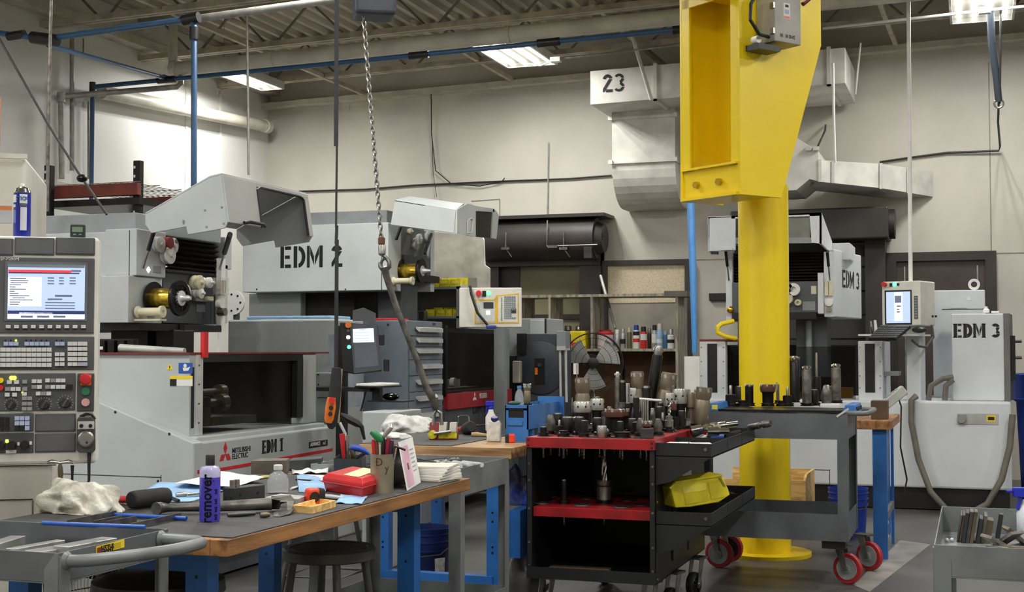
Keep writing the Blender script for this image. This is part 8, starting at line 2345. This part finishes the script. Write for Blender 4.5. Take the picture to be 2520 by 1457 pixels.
back = [(1408, 1058, 978, 9, 'shank', 'slim black shank rising behind the stout holder ' + W1), (1433, 1060, 988, 44, 'silver', 'silver toothed cutter head with round holes ' + W1), (1470, 1056, 981, 34, 'silver', 'smaller silver cutter head with a row of holes ' + W1),
        (1452, 1063, 1045, 18, 'bright', 'short steel holder between the silver heads ' + W1), (1545, 1056, 990, 14, 'black', 'black holder hidden behind the slim one ' + W1), (1462, 1050, 961, 12, 'drill', 'brass-coloured drill rising behind the silver heads ' + W1),
        (1626, 1052, 990, 13, 'black', 'black holder left of the twist drill ' + W1), (1648, 1052, 967, 26, 'silver', 'grey boring head behind the twist drill ' + W1), (1672, 1051, 957, 38, 'silver', 'wide pale cutter disc right of the boring head ' + W1),
        (1700, 1050, 966, 34, 'sleeve', 'big brown-grey sleeve with pale jaws at the far corner ' + W1), (1560, 1050, 955, 28, 'silver', 'pale flat cutter ring behind the slim black holder ' + W1), (1520, 1050, 915, 14, 'tallgrey', 'tall thin grey holder by the blue rack at the back ' + W1),
        (1590, 1050, 950, 28, 'black', 'broad dark holder in the middle of the back row ' + W1), (1532, 1050, 936, 18, 'black', 'dark holder left of the blue cap in the back row ' + W1), (1677, 1056, 1010, 18, 'black', 'low black holder in front of the brown sleeve ' + W1), (1662, 1058, 1026, 20, 'ring', 'low black ring right of the twist drill ' + W1),
        (1690, 1055, 1030, 18, 'bright', 'low steel holder beside the brown sleeve ' + W1), (1610, 1064, 1046, 18, 'ring', 'low black ring behind the square steel block ' + W1), (1500, 1054, 1000, 20, 'collet', 'collet holder tucked behind the copper face mill ' + W1)]
for u, vb, vt, w_, k_, ds in back: holder(u, vb, vt, w_, k_, ds, KZ, G1)
holder(1625, 1050, 905, 38, 'tan', 'large tan milling cutter leaning over the back row ' + W1, KZ, G1, tilt=.18)
holder(1569, 1050, 903, 30, 'tan', 'smaller tan milling cutter at the back, beside the brown shelf ' + W1, KZ, G1)
holder(1592, 1048, 848, 26, 'tall', 'very tall leaning black holder ' + W1, KZ, G1, tilt=.16)
holder(1735, 1046, 945, 38, 'tan', 'wide tan cutter near the blue tray, far edge ' + W1, KZ, G1, base=A(1722, 1052, Z=KZ), tilt=.12)
holder(1655, 1049, 918, 20, 'black', 'dark square-shouldered holder at the back right ' + W1, KZ, G1)
fill = 0
for r_ in range(9):
    for c_ in range(6):
        X = KX0 + .06 + c_ * .115 + (.05 if r_ % 2 else 0); Y = KY0 + .12 + r_ * .135
        if X > KX1 - .04 or any((X - a) ** 2 + (Y - b_) ** 2 < .062 ** 2 for a, b_ in PLACED): continue
        k_ = ('black', 'collet', 'black', 'ring', 'bright', 'shank', 'black', 'facemill')[(c_ * 3 + r_ * 5) % 8]
        holder(1500, 1060, 1000, 17 + (c_ * 5 + r_ * 3) % 9, k_, '%s holder, row %s, place %s from the bench, %s' % ({'ring': 'empty black', 'collet': 'grey collet', 'black': 'plain black', 'bright': 'bright steel', 'shank': 'thin-shanked', 'facemill': 'toothed copper'}[k_], ('one', 'two', 'three', 'four', 'five', 'six', 'seven', 'eight', 'nine')[r_], ('one', 'two', 'three', 'four', 'five', 'six')[c_], W1), KZ, G1, base=(X, Y, KZ), hh={'ring': .032}.get(k_, .05 + .011 * r_ + .02 * ((c_ + r_) % 3)), taper=r_ < 2)
# empty sockets on the rack
for r_ in range(6):
    for c_ in range(5):
        X = KX0 + .08 + c_ * .13 + (.05 if r_ % 2 else 0); Y = KY0 + .09 + r_ * .2
        if X > KX1 - .05: continue
        MB().lathe((X, Y, KZ), [(.03, -.004), (.03, .003), (.042, .004), (.045, 0)], (0, 0, 1), 18).build('rack_socket', socket_m, KC)
p = A(1481, 1077, Z=KZ); tag(MB().lathe((p.x, p.y, KZ), [(.026, 0), (.027, .002), (.027, .06), (.024, .064), (.012, .064), (.012, .03), (0, .03)], (0, 0, 1), 24).build('steel_bushing', steel), 'bright loose steel bushing at the front of the red rack', 'bushing')
p = A(1590, 1080, Z=KZ); tag(MB(frame((p.x, p.y + .03, KZ), .1)).box((-.03, -.03, 0), (.03, .03, .055)).build('steel_cube', tst, None, .004), 'dark square steel block on the red rack edge', 'block')
p = A(1544, 1055, Z=KZ); tag(MB().lathe((p.x, p.y + .3, KZ), [(.02, 0), (.02, .2), (.026, .2), (.026, .25), (0, .25)], (0, 0, 1), 14).build('blue_capped_bottle', mat('trigger_blue', (34, 48, 190), .4)), 'blue capped bottle among the back row of the red rack', 'bottle')
p = A(1514, 1052, Z=KZ); tag(MB().box((p.x - .03, p.y + .2, KZ), (p.x + .03, p.y + .25, KZ + .26)).build('white_setting_block', mat('block_white', (222, 220, 212), .5), None, .004), 'tall white setting block at the back of the red rack', 'block')
p = A(1596, 1056, Z=KZ); TH = thing('tap_wrench', 'white T-handled tap wrench lying level above the holders', 'tap wrench', (p.x, p.y, KZ)); D_ = (p - V((0, 0, CAMZ))).dot(cam_fw) + .05
MB().cyl(A(1564, 981, t=D_), A(1627, 986, t=D_ + .03), .008, None, 12).build('cross_handle', white, TH); MB().cyl(A(1584, 984, t=D_), V((A(1584, 984, t=D_).x, A(1584, 984, t=D_).y, KZ)), .007, None, 10).build('stem', steel_d, TH)
# items behind: pedestal tools between fan and cart
p = A(1420, 1050, Z=KZ)
holder(1420, 1051, 895, 10, 'shank', 'black shank with a white tag in front of the round fan', KZ, G1)
tag(MB().box(A(1411, 921, t=8.9), A(1423, 894, t=8.9) + V((0, .004, 0))).build('white_tag', paper), 'white paper tag on a black shank in front of the fan', 'tag')
holder(1434, 1052, 920, 36, 'tan', 'toothed pale cutter in the back row before the fan ' + W1, KZ, G1)
# on the blue rack by the water bottle
holder(1331, 1000, 942, 17, 'tan', 'single dark cutter with a pale head standing in the blue rack', RKZ, 'single cutter', base=(xr_ - .07, rY + .2, RKZ))
# in the middle rack of the cart
mA, mB_ = A(1388, 1240, Z=zm1), A(1487, 1238, Z=zm1)
holder(1388, 1238, 1180, 17, 'black', 'small black holder in the lower red rack', zm1, 'holders in the lower rack', base=mA, taper=True)
t = holder(1487, 1238, 1183, 36, 'bright', 'big holder with a long fluted end mill in the lower red rack', zm1, 'holders in the lower rack', base=mB_, taper=True)
b = MB(); D_ = (mB_ - V((0, 0, CAMZ))).dot(cam_fw); zt_m = A(1487, 1122, t=D_).z; zb_m = A(1487, 1186, t=D_).z
for s_ in (0, 2.1, 4.2): b.tube([(mB_.x + .011 * cos(s_ + i * .22), mB_.y + .011 * sin(s_ + i * .22), zb_m + (zt_m - zb_m) * i / 14) for i in range(15)], .009, 8)
b.build('fluted_cutter', chrome, t)
# blue tray on the grey cart
BTZ = zg1 + .005
FB_ = Face((0, GY0 + .03, 0), 0)
BTt = thing('blue_tool_tray', 'blue and black tool-holder tray across the dark grey cart', 'tray', (-1.2, GY0 + .2, BTZ))
xa, xb = A(1752, 1000, Y=GY0 + .05).x, A(2090, 1005, Y=GY0 + .05).x
MB().box((xa, GY0 + .06, BTZ), (xb, GY0 + .5, BTZ + .014)).build('rack_plate', blackm, BTt)
for x0_, x1_ in ((xa - .035, xa + .04), (xb - .04, xb + .045)):
    MB().prism([(x0_, GY0 + .05, BTZ), (x1_, GY0 + .05, BTZ), (x1_ - .015, GY0 + .05, BTZ + .05), (x0_ + .015, GY0 + .05, BTZ + .05)], (0, .47, 0)).build('end_block', bl2, BTt, .003)
for k in range(3):
    MB().box((xb + .03, GY0 + .1 + k * .13, BTZ + .012), (xb + .046, GY0 + .17 + k * .13, BTZ + .035)).build('slot', black, BTt)
MB().box((xa - .0, GY0 + .046, BTZ + .012), (xa + .035, GY0 + .05, BTZ + .04)).build('yellow_tag', mat('tag_yellow', (236, 222, 70), .5), BTt)
G2 = 'tool holders in the blue tray'; W2 = 'in the blue tray on the grey cart'
PZ = BTZ + .014
tray_t = [(1798, 1000, 948, 22, 'shank', 'silver-bodied holder with a pin, first ' + W2), (1821, 990, 950, 20, 'black', 'black holder second row at the start ' + W2), (1844, 999, 946, 18, 'tall', 'dark holder with claw teeth third ' + W2), (1860, 990, 938, 18, 'tall', 'black clawed holder behind the third ' + W2),
          (1870, 986, 903, 12, 'tallgrey', 'slim tall steel holder before the mast ' + W2), (1890, 1000, 944, 34, 'facemill', 'stout black toothed holder ' + W2), (1911, 992, 940, 13, 'tallgrey', 'slim clawed steel holder by the toothed ring ' + W2), (1938, 1000, 952, 20, 'shank', 'black holder with a thin needle ' + W2),
          (1953, 990, 876, 27, 'tall', 'tallest thick black holder with claws ' + W2), (1986, 999, 900, 20, 'tallgrey', 'tall grey column holder with a bright claw ' + W2), (2010, 988, 868, 18, 'shank', 'black holder with a long bright shank ' + W2), (2004, 998, 958, 18, 'black', 'low round black holder between the tall ones ' + W2),
          (2034, 1001, 947, 22, 'collet', 'squat black collet holder near the tray end ' + W2), (2058, 992, 895, 21, 'tallgrey', 'tall grey holder at the tray end ' + W2), (2046, 988, 950, 18, 'black', 'black holder behind the squat one ' + W2), (1828, 1000, 985, 22, 'ring', 'low black ring, front row, ' + W2), (1925, 1000, 986, 20, 'ring', 'low black ring right of the stout holder ' + W2)]
for u, vb, vt, w_, k_, ds in tray_t: holder(u, vb, vt, w_ * 1.15, k_, ds, PZ, G2)
p = A(1754, 985, Z=PZ); tag(MB().lathe((p.x, GY0 + .3, zg0 + .004), [(.018, 0), (.018, .07), (.01, .08)], (0, 0, 1), 14).build('glue_bottle', redb), 'small red-capped bottle at the start of the blue tray', 'bottle')
p = A(2085, 985, Z=PZ); tag(MB(frame((p.x - .0, GY0 + .58, BTZ - .004), 0)).box((-.06, -.03, 0), (.06, .06, .04)).build('paper_bundle', paper, None, .003), 'white paper bundle behind the blue tray', 'papers')
# ---- side trays of the black cart
for k in range(4):
    tag(MB(frame((KX1 + .05 + k * .06, TRY0 + .16 + .02 * (k % 2), TRZ - .066), .1 * k)).box((-.035, -.09, 0), (.03, .09, .055)).build('white_box', paper, None, .003), 'white insert box in the first side tray, %s one' % ('first', 'second', 'third', 'fourth')[k], 'box', 'white insert boxes')
junk = [('yellow_bracket', yellow_p, .5, .3), ('steel_sleeve', steel, .4, 1.2), ('chrome_arbor', chrome, .6, .7), ('steel_sleeve', tst, .35, 2.0), ('blue_clamp', mat('clamp_blue', (70, 112, 200), .4), .3, .2), ('chrome_arbor', chrome, .7, .4), ('steel_sleeve', steel, .8, 1.0), ('black_arbor', blackm, .55, .5), ('chrome_arbor', chrome, .45, 2.4), ('steel_sleeve', steel_d, .62, 1.8), ('black_arbor', blackm, .75, .1), ('chrome_arbor', chrome, .9, .35), ('yellow_bracket', yellow_p, .85, .15)]
for i, (nm, m_, f_, a_) in enumerate(junk):
    yy = TRY0 + (TRY1 - TRY0) * (.36 + .6 * i / len(junk)); xx = KX1 + .07 + .16 * ((i * 7) % 5) / 5; L_ = .05 + .012 * (i % 4); r_ = .018 + .005 * (i % 3); zz_ = TRZ - .066 + r_ + .032 * (i % 3)
    dv_ = V((cos(a_) * L_, sin(a_) * L_, .012 * (i % 2))); c_ = V((xx, yy, zz_))
    ds = 'second tray' if i < 6 else 'far tray'
    t = tag(MB().lathe(c_ - dv_, [(r_ * .6, 0), (r_, .004), (r_, L_ * 1.1), (r_ * .65, L_ * 1.2), (r_ * .65, L_ * 2)], dv_, 14).build(nm, m_), '%s lying in the %s of the black cart, piece %s along' % ({'yellow_bracket': 'yellow bracket', 'steel_sleeve': 'grey steel sleeve', 'chrome_arbor': 'bright chrome arbor', 'blue_clamp': 'blue clamp', 'black_arbor': 'black arbor'}[nm], ds, ('first', 'second', 'third', 'fourth', 'fifth', 'sixth', 'seventh', 'eighth', 'ninth', 'tenth', 'eleventh', 'twelfth', 'last')[i]), 'tool part', 'loose parts in the side tray')
p = V((TRX - .02, TRY1 - .12, TRZ + .01)); tag(MB().lathe(p, [(.016, 0), (.02, .01), (.02, .08), (.014, .085), (.014, .1), (.022, .105), (.022, .15), (.016, .16)], (.75, -.3, .18), 16).build('tap_holder', steel_d), 'steel tap holder sticking out over the far end of the side tray', 'tool holder')
# yellow bin tipped in the lower tray
YB_ = thing('parts_bin', 'yellow plastic parts bin lying tipped in the lower side tray', 'bin', (KX1 + .15, TRY0 + .35, TRZ2 - .066))
FYb = Face((KX1 + .2, TRY0 + .18, 0), radians(38))
yb_pts = [(1650, 1197), (1660, 1185), (1776, 1169), (1793, 1204), (1797, 1218), (1770, 1236), (1700, 1248), (1663, 1250)]
ybd = FYb.poly(yb_pts, -.14, 0).build('body', yellow_p, YB_, .006)
FYb.poly([(1646, 1200), (1662, 1187), (1664, 1191), (1649, 1204)], -.14, .006).build('rim', yellow_p, YB_)
FYb.poly([(1660, 1185), (1776, 1167), (1778, 1171), (1661, 1190)], -.14, .006).build('rim', yellow_p, YB_)
FYb.poly([(1678, 1198), (1736, 1189), (1738, 1206), (1682, 1214)], 0, .003).build('recess_panel', mat('bin_yellow_pale', (240, 226, 90), .5), YB_)
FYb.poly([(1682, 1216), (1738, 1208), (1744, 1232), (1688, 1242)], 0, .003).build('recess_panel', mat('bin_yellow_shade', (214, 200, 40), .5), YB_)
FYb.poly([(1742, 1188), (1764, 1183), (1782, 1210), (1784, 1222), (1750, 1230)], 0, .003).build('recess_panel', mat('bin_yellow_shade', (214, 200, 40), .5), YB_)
FYb.poly([(1768, 1177), (1774, 1176), (1786, 1196), (1781, 1198)], 0, .004).build('label_slot', mat('bin_yellow_dark', (150, 140, 30), .5), YB_)
tag(MB(frame((KX1 + .15, TRY1 - .3, TRZ2 - .066), .4)).box((-.08, -.12, 0), (.08, .12, .05)).build('black_pouch', black, None, .02), 'black pouch lying at the far end of the lower side tray', 'pouch')
p = A(1430, 1400, Z=zk1 + .02); tag(MB(frame((p.x, KY0 + .25, zk1 + .004), .05)).box((-.17, -.03, 0), (.17, .03, .03)).build('wooden_stick', mat('dusty_wood', (128, 108, 84), .6), None, .006), 'wooden stick lying on the black cart floor', 'stick')
# ---- offcuts in the near right cart
zn = NZ - .096
slabs = [(2352, 1335, 2370, 1290, .006, .1, .15), (2358, 1335, 2380, 1292, .007, .1, .15), (2366, 1337, 2390, 1290, .012, .11, .12), (2376, 1337, 2400, 1288, .014, .115, .1), (2386, 1338, 2408, 1288, .012, .115, .1), (2402, 1338, 2416, 1300, .014, .09, .12), (2412, 1338, 2428, 1292, .012, .1, .14), (2424, 1338, 2440, 1300, .024, .085, .1), (2446, 1285, 2450, 1280, .016, .09, .05), (2386, 1272, 2392, 1260, .02, .085, .05)]
for i, (ua, va, ub, vb, w_, h_, ln_) in enumerate(slabs):
    q = A(ua + 4, va, Z=zn)
    q.y = min(max(q.y, NY0 + .06), NY1 - .14)
    tag(MB(frame((q.x, q.y, zn), 0) @ Matrix.Rotation(.16, 4, 'Y')).box((-w_ / 2, 0, 0), (w_ / 2, ln_, h_)).build('steel_offcut', (steel_d, fxm, tst)[i % 3], None, .0015), 'upright steel plate in the near right cart, %s in the stack' % ('first', 'second', 'third', 'fourth', 'fifth', 'sixth', 'seventh', 'eighth', 'ninth', 'tenth')[i], 'plate', 'steel offcuts standing in the cart')
for i, (u, v, a_, tl_) in enumerate(((2455, 1332, .5, .5), (2478, 1325, -.6, -.6), (2500, 1320, .3, .7), (2470, 1338, 1.2, .1), (2440, 1342, .2, .05), (2505, 1338, .9, .1))):
    q = A(u, v, Z=zn + .03); q.y = max(q.y, NY0 + .1)
    tag(MB(frame((q.x, q.y, zn + .012 + .028 * abs(tl_)), a_) @ Matrix.Rotation(tl_, 4, 'Y')).box((-.045, -.03, -.006), (.045, .045, .006)).build('steel_offcut', (steel, steel_d, fxm)[i % 3], None, .001), 'loose tilted steel piece in the near right cart, %s one' % ('first', 'second', 'third', 'fourth', 'fifth', 'sixth')[i], 'plate', 'loose steel pieces in the cart')
for i, u in enumerate((2330, 2343)):
    q = A(u, 1334, Z=zn); q.y = max(q.y, NY0 + .04); tag(MB().sphere((q.x, q.y, zn + .008), .008, 10).build('white_plug', white), ('white plug in the corner of the near right cart', 'second white plug beside the steel plates')[i], 'plug')
q = A(2512, 1262, Z=NZ - .09); SBt = thing('spray_bottle', 'blue-headed spray bottle at the right edge of the offcut cart', 'spray bottle', (q.x, q.y, zn)); hh = .16
MB().lathe((q.x, NY1 - .08, zn), [(.036, 0), (.037, .01), (.037, .09), (.018, .125), (.014, .14)], (0, 0, 1), 20).build('body', mat('pale_bottle', (214, 220, 226), .3), SBt)
MB(frame((q.x, NY1 - .08, zn + .14), .3)).box((-.05, -.013, .01), (.022, .013, .045)).box((-.075, -.005, .026), (-.05, .005, .036)).prism([(-.03, -.006, .01), (-.018, -.006, .01), (-.03, -.006, -.04), (-.04, -.006, -.036)], (0, .012, 0)).build('trigger_head', mat('trigger_blue', (34, 48, 190), .4), SBt, .003)
# ---- aluminium bars in the near left cart
zl_ = LZ - .081
for i, (ua, va, ub, vb, w_, h_) in enumerate(((-20, 1338, 45, 1318, .05, .05), (25, 1350, 150, 1328, .035, .055), (80, 1356, 195, 1338, .07, .05), (150, 1344, 270, 1322, .06, .06))):
    pa, pb = A(ua, va, Z=zl_ + h_), A(ub, vb, Z=zl_ + h_)
    pa.y = max(pa.y, LY0 + .05); pb.y = min(pb.y, LY1 - .02)
    pa.z = pb.z = zl_ + h_ / 2
    tag(MB().bar(pa, pb, w_, h_).build('aluminium_bar', mat('cut_aluminium', (176, 176, 172), .35, .6, var=.1), None, .002), 'pale aluminium bar lying in the near left cart, %s' % ('at the far side', 'second in', 'third in', 'closest to the sticker')[i], 'bar', 'aluminium bars in the near cart')
# ---- under the second bench
p = A(1262, 1290, Z=.3)
blob('plastic_bag', (A(1262, 1330, Y=7.3).x, 7.35, .56), (.085, .09, .16), mat('blue_bag_film', (62, 80, 170), .25, var=.2, scale=12, spot=(190, 200, 220)), 'shiny blue and clear plastic bag under the second bench', 'bag', 21, .5, 3.2)
blob('plastic_bag', (A(1285, 1400, Y=7.3).x, 7.3, 0), (.13, .12, .24), mat('grey_bag_film', (112, 106, 100), .4, var=.12, scale=9), 'dull grey bag slumped on the floor beside the black cart', 'bag', 23, .4, 2.6)
blob('work_glove', (A(1180, 1380, Z=.1).x, 7.3, 0), (.1, .08, .06), mat('dirty_glove', (150, 146, 138), .8, var=.3, scale=12, spot=(60, 58, 54)), 'dirty crumpled work glove on the floor under the second bench', 'glove', 27, .5, 3.0)
tag(MB().tube([A(1288, 1310, Z=.28), A(1338, 1332, Z=.28)], .006, 6).build('thin_rod', steel_d), 'thin rod lying from the bags into the black cart', 'rod')
